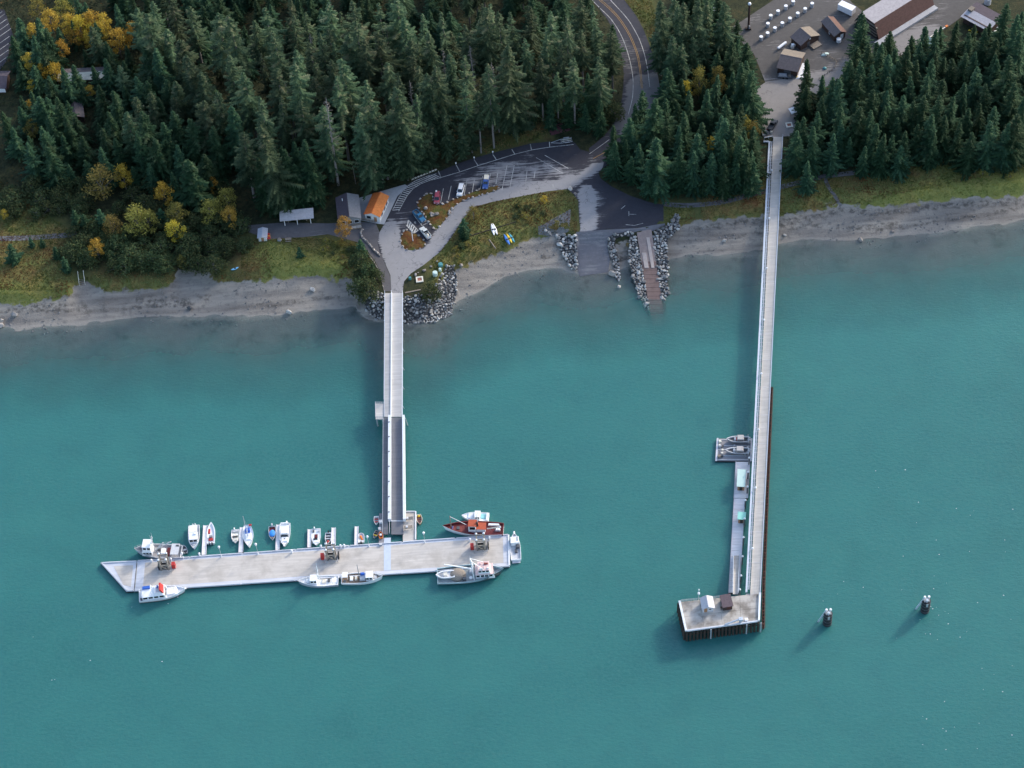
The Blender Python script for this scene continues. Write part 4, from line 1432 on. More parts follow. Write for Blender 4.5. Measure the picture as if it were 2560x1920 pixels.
# floats left of the long pier
def simple_float(name, lab, pts, z, mat, rails=True, cat='float', planks=0):
    P4 = [at(f, x, y, z) for f, x, y in pts]
    F = Quad(*P4)
    o = empty(name, (F.p(.5, .5).x, F.p(.5, .5).y, 0), 0, lab, cat)
    F.slab(MB(), 0, 1, 0, 1, -1.0, -.2).build('float_section', FLOATB, o)
    if planks:
        for i in range(planks):
            F.slab(MB(), .05, .95, i / planks, (i + 1) / planks - .0025, -.198, 0 + .006 * (i % 2)).build('deck_panel', mat, o)
    else:
        F.slab(MB(), .05, .95, 0.01, .99, -.198, 0).build('deck', mat, o)
    F.slab(MB(), 0, .0495, 0, 1, -.197, .18).build('bull_rail', DK_EDGE, o)
    F.slab(MB(), .9505, 1, 0, 1, -.197, .18).build('bull_rail', DK_EDGE, o)
    rel(o)
    return F


FW = simple_float('work_float', 'wide dark float carrying two grey patrol boats beside the long pier', [('n', 215, 148), ('n', 585, 152), ('n', 200, 382), ('n', 578, 385)], .7, DK_LIFT)
o = empty('float_gear', (FW.p(.5, .5).x, FW.p(.5, .5).y, .7), 0, 'rails, winches and crates cluttering the wide dark float', 'gear')
rg = random.Random(8)
base_ = Vector(o.location)
for v in (.08, .34, .52, .78, .95):
    MB().beam(FW.p(.06, v, .12) - base_, FW.p(.94, v, .12) - base_, .16, .16).build('skid_rail', LGREY, o)
for u in (.12, .9):
    MB().beam(FW.p(u, .06, .2) - base_, FW.p(u, .94, .2) - base_, .14, .14).build('cross_rail', GREY, o)
for k in range(16):
    p = FW.p(rg.choice((.09, .16, .84, .9, .5)) + rg.uniform(-.03, .03), rg.uniform(.08, .95), 0.01) - base_
    s_, h_ = rg.uniform(.2, .5), rg.uniform(.3, 1.1)
    MB().tap(p.x - s_, p.x + s_, p.y - s_, p.y + s_, p.z, p.x - s_ * .8, p.x + s_ * .8, p.y - s_ * .8, p.y + s_ * .8, p.z + h_).build('crate', rg.choice((LGREY, DGREY, WOODW, CREAM, GREY, GALV)), o)
F2 = simple_float('fuel_float', 'grey float with the long mint-roofed shed beside the long pier', [('n', 410, 392), ('n', 562, 392), ('n', 390, 768), ('n', 540, 768)], .7, DK_FLOAT, planks=8)
F3 = simple_float('long_float', 'narrow pale plank float below the fuel float, alongside the long pier', [('n', 392, 772), ('n', 510, 772), ('o', 1250, 290), ('o', 1445, 290)], .7, DK_FLOAT, planks=16)

# gangway up to the pier head
g0, g1, g2, g3 = at('n', 390, 1365, .85), at('n', 448, 1365, .85), at('o', 1332, 312, 4.65), at('o', 1412, 312, 4.65)
GG = Quad(g0, g1, g2, g3)
o = empty('gangway', (GG.p(.5, .5).x, GG.p(.5, .5).y, 0), 0, 'narrow grey gangway from the long float up to the pier head', 'gangway')
GG.slab(MB(), 0, 1, 0, 1, -.2, 0).build('deck', DK_PIER, o)
GG.slab(MB(), -.1, -.005, 0, 1, -.25, .9).build('side_rail', PALEB, o)
GG.slab(MB(), 1.005, 1.1, 0, 1, -.25, .9).build('side_rail', PALEB, o)
rel(o)

MINT = M('mint_metal_roof', (0.50, 0.66, 0.60), 0.45, 0.06, 1.0)
TEAL = M('teal_metal_roof', (0.30, 0.66, 0.56), 0.45, 0.06, 1.0)
TAN = M('tan_wood_wall', (0.36, 0.20, 0.11), 0.8, 0.2, 2.0)


def hut_box(name, lab, fr, x, y, L, W, hw, hr, roofm, wallm, ang, z, mono=False, cat='shed'):
    """gable hut, ridge along local y"""
    o = empty(name, at(fr, x, y, z), ang, lab, cat)
    mb = MB()
    if mono:
        mb.tap(-W / 2, W / 2, -L / 2, L / 2, 0, -W / 2, W / 2, -L / 2, L / 2, hw)
        mb.build('wall', wallm, o)
        MB().hexa([(-W / 2 - .25, -L / 2 - .35, hw + .02), (W / 2 + .25, -L / 2 - .35, hw + .02), (W / 2 + .25, L / 2 + .25, hw + .1), (-W / 2 - .25, L / 2 + .25, hw + .1)],
                  [(-W / 2 - .25, -L / 2 - .35, hw + .12), (W / 2 + .25, -L / 2 - .35, hw + .12), (W / 2 + .25, L / 2 + .25, hw + hr), (-W / 2 - .25, L / 2 + .25, hw + hr)]).build('roof', roofm, o)
    else:
        pr = [(-W / 2, 0), (W / 2, 0), (W / 2, hw), (0, hw + hr), (-W / 2, hw)]
        n = 5
        vs2 = [(px, -L / 2, pz) for px, pz in pr] + [(px, L / 2, pz) for px, pz in pr]
        mb._add(vs2, [(0, 1, 2, 3, 4), (9, 8, 7, 6, 5)] + [((k + 1) % n, k, k + n, (k + 1) % n + n) for k in range(n)])
        mb.build('wall', wallm, o)
        e, t = .35, .12
        sl = hr / (W / 2)
        for sx in (-1, 1):
            xo, zo = sx * (W / 2 + e), hw - sl * e
            lo = [(0, -L / 2 - e, hw + hr + .01), (xo, -L / 2 - e, zo + .01), (xo, L / 2 + e, zo + .01), (0, L / 2 + e, hw + hr + .01)]
            hi = [(p[0], p[1], p[2] + t) for p in lo]
            if sx > 0:
                MB().hexa(lo, hi).build('roof_slope', roofm if not isinstance(roofm, tuple) else roofm[1], o)
            else:
                MB().hexa(lo[::-1], hi[::-1]).build('roof_slope', roofm if not isinstance(roofm, tuple) else roofm[0], o)
        MB().box(-.12, .12, -L / 2 - e, L / 2 + e, hw + hr + .08, hw + hr + .17).build('ridge_cap', roofm if not isinstance(roofm, tuple) else roofm[0], o)
    return o


def opening(parent, name, x, y, z0, z1, w, side, mat=GLASS, fr_mat=None):
    """door or window on a wall: side 's','n' (facing -y,+y) or 'e','w'"""
    d = .04
    if side in 'sn':
        s = -1 if side == 's' else 1
        o = MB().box(x - w / 2, x + w / 2, min(y, y + s * d), max(y, y + s * d), z0, z1).build(name, mat, parent)
        if fr_mat:
            mb = MB()
            y2 = y + s * (d + .03)
            for a, b in (((x - w / 2, z0), (x + w / 2, z0)), ((x - w / 2, z1), (x + w / 2, z1)), ((x - w / 2, z0), (x - w / 2, z1)), ((x + w / 2, z0), (x + w / 2, z1))):
                mb.beam((a[0], y2, a[1]), (b[0], y2, b[1]), .09, .07)
            mb.build('frame', fr_mat, o)
    else:
        s = -1 if side == 'w' else 1
        o = MB().box(min(x, x + s * d), max(x, x + s * d), y - w / 2, y + w / 2, z0, z1).build(name, mat, parent)
        if fr_mat:
            mb = MB()
            x2 = x + s * (d + .03)
            for a, b in (((y - w / 2, z0), (y + w / 2, z0)), ((y - w / 2, z1), (y + w / 2, z1)), ((y - w / 2, z0), (y - w / 2, z1)), ((y + w / 2, z0), (y + w / 2, z1))):
                mb.beam((x2, a[0], a[1]), (x2, b[0], b[1]), .09, .07)
            mb.build('frame', fr_mat, o)
    return o


pa = -math.atan2(LP.p(.5, 1).x - LP.p(.5, 0).x, LP.p(.5, 0).y - LP.p(.5, 1).y)
pang = math.atan2(-(LP.p(.5, 0).x - LP.p(.5, 1).x), LP.p(.5, 0).y - LP.p(.5, 1).y)
o = hut_box('fuel_shed', 'long shed with mint green metal roof on the fuel float', 'n', 468, 610, 5.6, 2.0, 2.3, .35, MINT, TAN, pang, .7, mono=True)
opening(o, 'door', 0, -2.8, .05, 1.95, .8, 's', DWOOD)
opening(o, 'window', 1.0, .5, 1.0, 1.8, 1.2, 'e', GLASS, WHITE)
opening(o, 'window', -1.0, -.8, 1.0, 1.8, 1.2, 'w', GLASS, WHITE)
o = hut_box('float_kiosk', 'small kiosk with bright teal roof on the long float', 'n', 472, 1000, 2.0, 1.9, 2.3, .3, TEAL, TAN, pang, .7, mono=True, cat='kiosk')
opening(o, 'door', 0, -1.0, .05, 1.9, .8, 's', DWOOD)
for i, (x, y) in enumerate([(552, 345), (542, 492), (535, 645), (512, 785), (502, 975), (492, 1170), (482, 1367), (467, 1567)]):
    p = at('n', x, y, 4.2)
    names = ['first', 'second', 'third', 'fourth', 'fifth', 'sixth', 'seventh', 'eighth']
    o = empty('guide_pile', (p.x, p.y, 0), 0, f'{names[i]} white-capped guide pile from the shore between floats and long pier', 'pile', 'guide piles of the floats')
    MB().cyl((0, 0, -5), (0, 0, 4.0), .22, .22, 10).build('shaft', DGREY, o)
    MB().cyl((0, 0, 4.0), (0, 0, 4.45), .34, .08, 10).build('cap', CAPW, o)
p = at('o', 1447, 222, 4.4)
o = empty('guide_pile', (p.x, p.y, 0), 0, 'white-capped guide pile nearest the pier head', 'pile', 'guide piles of the floats')
MB().cyl((0, 0, -5), (0, 0, 4.1), .26, .26, 10).build('shaft', GALV, o)
MB().cyl((0, 0, 4.1), (0, 0, 4.6), .38, .1, 10).build('cap', CAPW, o)

# huts and crane on the pier head
qa = math.atan2(Q.p(1, .5).y - Q.p(0, .5).y, Q.p(1, .5).x - Q.p(0, .5).x)
SHEETM = M('pale_sheet_roof', (0.42, 0.43, 0.47), .5, .08, 1.5)
o = hut_box('pier_hut', 'grey gabled hut with pale metal roof on the pier head', 'o', 885, 535, 3.3, 3.0, 2.1, .8, SHEETM, LGREY, qa, ZQ, cat='hut')
opening(o, 'window', .55, -1.65, 1.0, 1.7, .7, 's', GLASS, WHITE)
opening(o, 'door', -.7, -1.65, .05, 1.9, .9, 's', TAN)
BRNR = M('purple_brown_shingle', (0.115, 0.085, 0.095), .85, .2, 2.0)
o = hut_box('pier_shelter', 'brown-roofed open shelter right of the grey hut on the pier head', 'o', 1215, 500, 3.4, 2.6, 2.0, .5, BRNR, DWOOD, qa + .06, ZQ, mono=True, cat='shelter')
opening(o, 'door', .3, -1.7, .05, 1.8, 1.2, 's', RUST)
o = empty('gear_pallet', at('o', 1190, 550, ZQ), qa, 'pallet and pipe rack in front of the brown shelter', 'pallet')
for i in range(6):
    MB().box(-1.3, 1.3, -.6 + i * .2, -.48 + i * .2, .2, .26).build('slat', WOODW, o)
MB().box(-1.3, -1.1, -.6, .55, 0, .2).build('bearer', WOODW, o)
MB().box(1.1, 1.3, -.6, .55, 0, .2).build('bearer', WOODW, o)
MB().cyl((-1.2, 0, .36), (1.2, 0, .36), .1, .1, 8).build('pipe', RUST, o)
o = empty('jib_crane', at('o', 1465, 800, ZQ), 0, 'pale grey jib crane lowered across the pier head', 'crane')
MB().cyl((0, 0, 0), (0, 0, 1.6), .42, .34, 12).build('pedestal', GALV, o)
MB().box(-.6, .55, -.5, .5, 1.3, 2.0).build('turret', PALEB, o)
e1 = at('o', 1195, 838, ZQ + .6) - Vector(o.location)
MB().beam((0, 0, 1.9), e1, .34, .4).build('jib', PALEB, o)
MB().beam((.05, .2, 1.4), Vector((0, .2, 1.2)).lerp(e1, .45), .16).build('ram', GALV, o)
MB().cyl(e1 + Vector((0, 0, -.5)), e1 + Vector((0, 0, .1)), .12, .12, 6).build('hook', DGREY, o)
o = empty('gear_box', at('o', 1562, 770, ZQ), qa, 'white box beside the crane on the pier head', 'box')
MB().tap(-.45, .45, -.4, .4, 0, -.45, .45, -.4, .4, .7).build('body', WHITE, o)
MB().box(-.48, .48, -.43, .43, .7, .78).build('lid', CAPW, o)
p = at('o', 742, 235, 9.5)
o = empty('light_mast', (p.x, p.y, 0), 0, 'slim mast with white lights behind the grey hut', 'mast')
MB().cyl((0, 0, -4), (0, 0, 9.3), .10, .06, 8).build('pole', GALV, o)
MB().dome((0, 0, 9.4), .22, .22, .3, 8, 5).build('lamp_head', CAPW, o)
MB().cyl((0, 0, 7.2), (0, 0, 7.9), .32, .32, 8).build('drum_light', CAPW, o)

# mooring dolphins
def dolphin(x, y, lab):
    o = empty('mooring_dolphin', at('p', x, y, 0), 0, lab, 'dolphin', 'mooring dolphins right of the long pier')
    MB().cyl((0, 0, -2), (0, 0, 5.2), 1.25, 1.2, 16).build('fender_drum', FLOATB, o)
    for z in (.6, 2.0, 3.4, 4.8):
        MB().cyl((0, 0, z), (0, 0, z + .18), 1.3, 1.3, 16).build('fender_ring', DGREY, o)
    for i, (dx, dy) in enumerate(((-2.9, 1.0), (1.0, 1.9), (.1, -.3))):
        top = Vector((-.55 if i == 0 else (.6 if i == 1 else 0), .2 if i < 2 else -.5, 6.7 if i < 2 else 6.2))
        pl = MB().cyl((dx if i < 2 else 0, dy if i < 2 else -.5, -2 if i < 2 else 5.0), top, .24, .24, 10).build('raker_pile', PALEB, o)
        MB().cyl(top, top + Vector((0, 0, .35)), .4, .3, 10).build('pile_cap', CAPW, pl)
    MB().box(-.8, .8, -.7, .5, 5.45, 5.8).build('head_beam', GREY, o)
    MB().box(-.28, .28, -1.38, -1.31, 4.0, 5.4).build('ladder', GALV, o)


dolphin(485, 655, 'left mooring dolphin with black drum and white caps')
dolphin(1835, 480, 'right mooring dolphin with black drum and white caps')
# ------------------------------------------------------------------ boats
def hull_parts(o, L, B, fb, rise, hm, dm, gm=None, tr=.85, pw=2.3, draft=.5, deck=None, wall=.12, boot=None, names=('hull', 'deck', 'gunwale')):
    n = 14
    S = [i / (n - 1) for i in range(n)]

    def hb(s):
        if s < .42:
            return B / 2 * (tr + (1 - tr) * math.sin(s / .42 * math.pi / 2))
        return max(.02, B / 2 * (1 - ((s - .42) / .58) ** pw))

    def zg(s): return fb + rise * max(0, (s - .25) / .75) ** 2 + .06 * (1 - s)
    deck = fb * .55 if deck is None else deck
    def zd(s): return deck + (rise * .8) * max(0, (s - .25) / .75) ** 2
    def xx(s, z): return -L / 2 + L * s - (.0 if s < .5 else (1 - (z + draft) / (zg(1) + draft)) * L * .07 * ((s - .5) / .5) ** 2)
    v, f, dv, gv, gf = [], [], [], [], []
    for s in S:
        h, g = hb(s), zg(s)
        k = -draft * (1 - s ** 5)
        v += [(xx(s, k), 0, k)]
        for sy in (1, -1):
            v += [(xx(s, -.05), sy * h * .80, -.05), (xx(s, g), sy * h, g)]
    for i in range(n - 1):
        a, b = i * 5, (i + 1) * 5
        f += [(a, b, b + 1, a + 1), (a + 1, b + 1, b + 2, a + 2), (a + 3, b + 3, b, a), (a + 4, b + 4, b + 3, a + 3)]
    f += [(0, 1, 2, 4, 3)]
    mb = MB()
    mb._add(v, f)
    hu = mb.build(names[0], hm, o, smooth=False)
    inn = lambda s: max(.01, hb(s) - wall)
    for s in S:
        g = zg(s) + .02
        gv += [(xx(s, g), hb(s) + .02, g), (xx(s, g), inn(s), g), (xx(s, zd(s)), inn(s), zd(s)), (xx(s, g), -hb(s) - .02, g), (xx(s, g), -inn(s), g), (xx(s, zd(s)), -inn(s), zd(s))]
    for i in range(n - 1):
        a, b = i * 6, (i + 1) * 6
        gf += [(a, b, b + 1, a + 1)[::-1], (a + 1, b + 1, b + 2, a + 2)[::-1], (a + 3, b + 3, b + 4, a + 4), (a + 4, b + 4, b + 5, a + 5)]
    gx = -L / 2
    mb = MB()
    mb._add(gv, gf)
    g0 = zg(0) + .02
    mb.box(gx - .02, gx + wall, -hb(0) + .0, hb(0) - .0, deck, g0 + .003)
    mb.build(names[2], gm or hm, o)
    ins = [(xx(s, zd(s)), inn(s) + .02, zd(s) + .0) for s in S]
    mb = MB()
    mb._add(ins + [(p[0], -p[1], p[2]) for p in ins], [(i, i + n, i + 1 + n, i + 1)[::-1][::-1] for i in range(n - 1)])
    d = mb.build(names[1], dm, o)
    if d.data.polygons[0].normal.z < 0:
        d.data.flip_normals()
    if boot:
        mb = MB()
        for sy in (1, -1):
            for i in range(n - 1):
                s, t = S[i], S[i + 1]
                mb.quad((xx(s, 0), sy * (hb(s) * .815 + .02), 0), (xx(t, 0), sy * (hb(t) * .815 + .02), 0), (xx(t, .22), sy * (hb(t) * .86 + .02), .22), (xx(s, .22), sy * (hb(s) * .86 + .02), .22))
        mb.build('boot_stripe', boot, o)
    return hu, zd, zg, hb


def boat(name, lab, fr, bow, stern, z, cat='boat', group='boats moored at the visitor dock'):
    b, s = at(fr, *bow, z), at(fr, *stern, z)
    d = b - s
    m_ = (b + s) / 2
    o = empty(name, (m_.x, m_.y, 0), math.atan2(d.y, d.x), lab, cat, group)
    return o, d.length


def cabin(o, x0, x1, w0, w1, z0, h, mat, roofm=None, rake=.25, win=True, over=.12, name='cabin', nw=2, front=True):
    """raked cabin with windows and an overhanging roof; +x is forward"""
    c = MB().tap(x0, x1, -w0 / 2, w0 / 2, z0, x0 + .05, x1 - rake, -w1 / 2, w1 / 2, z0 + h).build(name, mat, o)
    r = MB().tap(x0 - over, x1 - rake + over * 1.5, -w1 / 2 - over, w1 / 2 + over, z0 + h + .005, x0 - over * .6, x1 - rake + over, -w1 / 2 - over * .6, w1 / 2 + over * .6, z0 + h + .12).build('roof', roofm or mat, o)
    if win:
        zl, zh = z0 + h * .45, z0 + h * .88
        t0, t1 = .45, .88
        L = x1 - rake - x0
        for k in range(nw):
            a, b = x0 + L * (k + .12) / nw, x0 + L * (k + .88) / nw
            for sy in (1, -1):
                ya, yb = (w0 + (w1 - w0) * t0) / 2 + .02, (w0 + (w1 - w0) * t1) / 2 + .02
                MB().quad((a, sy * ya, zl), (b, sy * ya, zl), (b, sy * yb, zh), (a, sy * yb, zh)).build('window', GLASS, o)
        if front:
            for sy in (-1, 1):
                xa, xb = x1 - rake * t0 + .025, x1 - rake * t1 + .025
                y0, y1 = sy * .06, sy * (w1 / 2 - .12)
                MB().quad((xa, y0, zl), (xa, y1, zl), (xb, y1, zh), (xb, y0, zh)).build('windscreen', GLASS, o)
    return c


def outboard(o, x, y, z, mat=BLACK, s=1.0):
    m_ = MB().tap(x - .55 * s, x + .05, y - .18 * s, y + .18 * s, z + .1, x - .45 * s, x, y - .15 * s, y + .15 * s, z + .65 * s)
    m_.box(x - .25 * s, x - .08, y - .07, y + .07, z - .9, z + .12)
    m_.build('outboard_motor', mat, o)


def rail_loop(o, zg, hb, L, s0, s1, h, mat, inset=.1):
    mb = MB()
    for sy in (1, -1):
        prev = None
        for k in range(6):
            s = s0 + (s1 - s0) * k / 5
            p = Vector((-L / 2 + L * s - .05, sy * max(.02, hb(s) - inset), zg(s)))
            q_ = p + Vector((0, 0, h))
            mb.beam(p, q_, .045)
            if prev:
                mb.beam(prev, q_, .05)
            prev = q_
    mb.build('bow_rail', mat, o)


TEALH = M('teal_hull_paint', (0.03, 0.095, 0.115), .4, .12, 1.0, stain=(.25, .10, .05), stain_amt=.35)
GREYH = M('grey_hull_paint', (0.42, 0.45, 0.50), .45, .1, 1.2, stain=(.3, .22, .16), stain_amt=.25)
NET = M('piled_net', (0.26, 0.225, 0.19), .95, .35, 5.0)
DKRED = M('oxblood_deck_paint', (0.13, 0.018, 0.022), .6, .18, 1.4)
SALMON = M('salmon_deck_paint', (0.22, 0.045, 0.038), .6, .12, 1.4)
PINK = M('faded_pink_roof', (0.70, 0.52, 0.50), .6, .12, 2.2)
DKIN = M('dark_boat_interior', (0.07, 0.075, 0.085), .7, .3, 2.0)
VARN = M('varnished_wood', (0.36, 0.17, 0.06), .4, .2, 3.0)


def mast(o, x, y, z0, h, r, mat, name='mast', n=8):
    return MB().cyl((x, y, z0), (x, y, z0 + h), r, r * .6, n).build(name, mat, o)


# 1 grey seiner at the left tower
o, L = boat('fishing_boat', 'grey-white seiner with mast and two booms by the left pile tower', 'i', (748, 742), (1492, 760), 1.2)
hu, zd, zg, hb = hull_parts(o, L, 4.9, 1.3, 1.1, GREYH, M('worn_grey_deck', (.34, .33, .34), .8, .25, 1.5), LGREY, .88, 2.5, .9, .75, .16)
c = cabin(o, .10 * L, .32 * L, 3.4, 3.2, 1.0, 1.7, WHITE, WHITE, .35, nw=3)
c = cabin(o, .11 * L, .30 * L, 3.1, 2.8, 2.85, 2.1, WHITE, WHITE, .3, nw=2, name='wheelhouse')
m_ = mast(o, .06 * L, 0, 1.0, 7.6, .17, LGREY)
mb = MB()
mb.beam((.06 * L, -1.1, 6.9), (.06 * L, 1.1, 6.9), .12)
mb.beam((.06 * L, -.8, 8.0), (.06 * L, .8, 8.0), .1)
mb.cyl((.06 * L, -.8, 8.0), (.06 * L, -.8, 9.6), .05, .02, 5)
mb.cyl((.06 * L, .7, 8.0), (.06 * L, .7, 10.4), .05, .02, 5)
mb.build('crosstree', LGREY, o)
MB().tap(.065 * L, .10 * L, -.5, .5, 5.6, .065 * L, .10 * L, -.5, .5, 6.3).build('radar_box', WHITE, o)
for dy, up in ((1.3, 7.6), (-.6, 5.4)):
    MB().cyl((.05 * L, dy * .2, 1.8), (-.20 * L if dy > 0 else -.32 * L, dy * 1.0, up), .19, .15, 7).build('boom', LGREY, o)
MB().cyl((-.20 * L, 1.3, 7.6), (-.32 * L, -.6, 5.4), .04, .04, 4).build('wire', GREY, o)
MB().tap(-.16 * L, -.06 * L, -1.0, 1.0, .78, -.155 * L, -.065 * L, -.9, .9, 1.45).build('fish_hatch', WHITE, o)
MB().box(-.04 * L, .03 * L, -1.4, -.4, .78, 1.5).build('winch', DGREY, o)
MB().box(-.25 * L, -.18 * L, -1.5, 1.5, .78, 1.0).build('hold_cover', DKRED, o)
MB().box(-.46 * L, -.29 * L, -1.9, 1.9, 2.35, 2.5).build('shelter_roof', LGREY, o)
for a in (-.45, -.30):
    for b in (-1.8, 1.8):
        MB().cyl((a * L, b, .75), (a * L, b, 2.35), .06, .06, 6).build('shelter_post', LGREY, o)
for a in (-.43, -.40):
    MB().box(a * L - .28, a * L + .28, -1.5, -.9, 2.501, 2.56).build('roof_hatch', DGREY, o)
rail_loop(o, zg, hb, L, .72, .985, .75, GALV)

# 2 white motor cruiser
o, L = boat('motor_cruiser', 'large white motor cruiser with red canopy, moored at the pointed dock end', 'i', (1560, 1362), (815, 1462), 1.3)
hu, zd, zg, hb = hull_parts(o, L, 4.6, 1.35, .55, WHITE, WHITE, WHITE, .92, 2.3, .7, 1.05, .14, boot=M('maroon_stripe', (.25, .06, .06), .5, .1))
cabin(o, -.42 * L, .10 * L, 3.9, 3.5, 1.05, 1.5, WHITE, WHITE, .7, nw=4)
MB().tap(.08 * L, .34 * L, -1.5, 1.5, 1.15, .10 * L, .28 * L, -1.2, 1.2, 1.75).build('foredeck_trunk', WHITE, o)
MB().tap(-.16 * L, .03 * L, -1.5, 1.5, 2.69, -.15 * L, .0, -1.35, 1.35, 3.35).build('flybridge', WHITE, o)
MB().box(-.12 * L, -.03 * L, -1.05, 1.05, 3.36, 3.40).build('flybridge_floor', LGREY, o)
mb = MB().hexa([(.0 * L, -1.4, 3.2), (.045 * L, -1.4, 2.9), (.045 * L, 1.4, 2.9), (.0 * L, 1.4, 3.2)], [(-.035 * L, -1.3, 4.6), (-.005 * L, -1.3, 4.55), (-.005 * L, 1.3, 4.55), (-.035 * L, 1.3, 4.6)])
mb.build('red_canopy', RED, o)
MB().box(-.09 * L, -.065 * L, .3, .9, 3.4, 4.1).build('helm_seat', BLUE, o)
MB().tap(-.41 * L, -.24 * L, .9, 1.9, 2.7, -.40 * L, -.25 * L, 1.0, 1.8, 3.1).build('covered_dinghy', BLUE, o)
mb = MB()
mb.beam((-.20 * L, -1.4, 2.69), (-.22 * L, -1.2, 4.2), .14)
mb.beam((-.20 * L, 1.4, 2.69), (-.22 * L, 1.2, 4.2), .14)
mb.beam((-.22 * L, -1.2, 4.2), (-.22 * L, 1.2, 4.2), .16)
mb.build('radar_arch', WHITE, o)
MB().box(-.47 * L, -.43 * L, -1.7, -1.2, 1.06, 1.8).build('stern_locker', DGREY, o)
MB().box(.48 * L, .52 * L, -.3, .3, 1.85, 1.95).build('pulpit', WHITE, o)
rail_loop(o, zg, hb, L, .55, .98, .7, GALV)

# 3 white and pale blue sport fisher, bow towards the dock
o, L = boat('sport_fisher', 'white pilothouse boat with pale blue bow, left of the first finger float', 'i', (1688, 722), (1692, 345), .9)
hu, zd, zg, hb = hull_parts(o, L, 3.4, 1.0, .6, M('pale_blue_hull', (.50, .60, .74), .4, .06, 1.5), LGREY, WHITE, .95, 2.4, .5, .65, .12)
cabin(o, -.08 * L, .26 * L, 2.5, 2.3, .7, 1.7, WHITE, WHITE, .5, nw=2)
MB().box(-.40 * L, -.12 * L, -1.15, 1.15, 2.25, 2.35).build('hard_top', WHITE, o)
for a in (-.39, -.13):
    for b in (-1.1, 1.1):
        MB().cyl((a * L, b, .65), (a * L, b, 2.25), .05, .05, 6).build('post', WHITE, o)
MB().box(-.36 * L, -.24 * L, -.6, .6, .66, 1.2).build('bait_tank', DKIN, o)
MB().tap(.24 * L, .40 * L, -.5, .5, .8, .25 * L, .36 * L, -.35, .35, 1.2).build('fore_hatch', LGREY, o)
for b in (-.35, .35):
    outboard(o, -.5 * L, b, .7, LGREY)
for b in (-.8, .9):
    MB().cyl((-.15 * L, b, 2.3), (-.3 * L, b, 5.2), .03, .012, 5).build('antenna', LGREY, o)
MB().tap(-.05 * L, .03 * L, .3, .95, 2.53, -.05 * L, .02 * L, .4, .85, 2.95).build('roof_raft', WHITE, o)

# 4 red and white inflatable
o, L = boat('rigid_inflatable', 'white open boat with red seats on the right of the first finger float, bow out', 'i', (1965, 298), (1958, 628), .7)
hu, zd, zg, hb = hull_parts(o, L, 2.5, .75, .35, WHITE, WHITE, WHITE, .92, 2.6, .35, .45, .28)
MB().tap(-.02 * L, .22 * L, .25, .85, .5, .0, .21 * L, .3, .8, .75).build('red_cover', RED, o)
MB().tap(-.24 * L, -.13 * L, -.5, .5, .46, -.23 * L, -.16 * L, -.4, .4, 1.35).build('console', GREY, o)
MB().box(-.36 * L, -.27 * L, -.6, .6, .46, .95).build('seat', RED, o)
for b in (-.4, .4):
    outboard(o, -.5 * L, b, .6)

# 5 small skiff behind the seiner
o, L = boat('skiff', 'tiny grey skiff with an outboard tied behind the grey seiner', 'i', (1525, 660), (1560, 780), .4)
hull_parts(o, L, 1.35, .5, .15, LGREY, DKIN, LGREY, .9, 2.4, .2, .2, .08)
MB().box(-.15 * L, .0, -.5, .5, .25, .45).build('thwart', LGREY, o)
outboard(o, -.5 * L, 0, .4, BLACK, .7)

# 6 cream topped runabout
o, L = boat('runabout', 'small white runabout left of the sailing boat', 'j', (315, 635), (315, 418), .7)
hu, zd, zg, hb = hull_parts(o, L, 2.4, .75, .25, WHITE, CREAM, WHITE, .93, 2.6, .4, .5, .1)
MB().tap(.10 * L, .36 * L, -.85, .85, .55, .13 * L, .30 * L, -.6, .6, .95).build('foredeck', CREAM, o)
MB().quad((.13 * L, -.8, .9), (.13 * L, .8, .9), (.08 * L, .7, 1.4), (.08 * L, -.7, 1.4)).build('windscreen', GLASS, o)
for b in (-.45, .45):
    MB().box(-.14 * L, -.04 * L, b - .25, b + .25, .5, 1.0).build('seat', WHITE, o)
MB().box(-.42 * L, -.34 * L, -.85, .85, .5, .9).build('bench', LGREY, o)
outboard(o, -.5 * L, -.3, .6, WHITE)

# 7 sailing boat with blue covers
o, L = boat('sailing_boat', 'white sailing boat with blue cockpit cover and tall bare mast', 'j', (541, 706), (505, 345), .9)
hu, zd, zg, hb = hull_parts(o, L, 3.2, .95, .3, WHITE, WHITE, WHITE, .55, 2.0, .6, .8, .06)
MB().tap(-.12 * L, .22 * L, -.95, .95, .82, -.10 * L, .16 * L, -.7, .7, 1.25).build('coachroof', WHITE, o)
MB().tap(-.36 * L, -.18 * L, -.75, .75, .9, -.34 * L, -.2 * L, -.65, .65, 1.5).build('cockpit_cover', BLUE, o)
mast(o, .06 * L, 0, .8, 11.0, .10, LGREY)
MB().cyl((.06 * L, 0, 1.9), (-.32 * L, 0, 1.8), .07, .07, 6).build('boom', LGREY, o)
MB().tap(-.16 * L, -.10 * L, -.75, .75, 1.26, -.16 * L, -.11 * L, -.7, .7, 1.36).build('hatch_cover', BLUE, o)
MB().tap(-.10 * L, .05 * L, -.16, .16, 1.65, -.09 * L, .04 * L, -.1, .1, 2.02).build('sail_cover', BLUE, o)
MB().box(-.50 * L, -.44 * L, .55, 1.35, .9, 1.25).build('stern_locker', RED, o)
mb = MB()
for sy in (1, -1):
    mb.cyl((.06 * L, 0, 11.5), (.03 * L, sy * 1.4, .95), .015, .015, 4)
mb.cyl((.06 * L, 0, 11.6), (.49 * L, 0, 1.3), .015, .015, 4)
mb.cyl((.06 * L, 0, 11.6), (-.49 * L, 0, 1.0), .015, .015, 4)
mb.build('rigging', GREY, o)
rail_loop(o, zg, hb, L, .7, .97, .55, GALV)

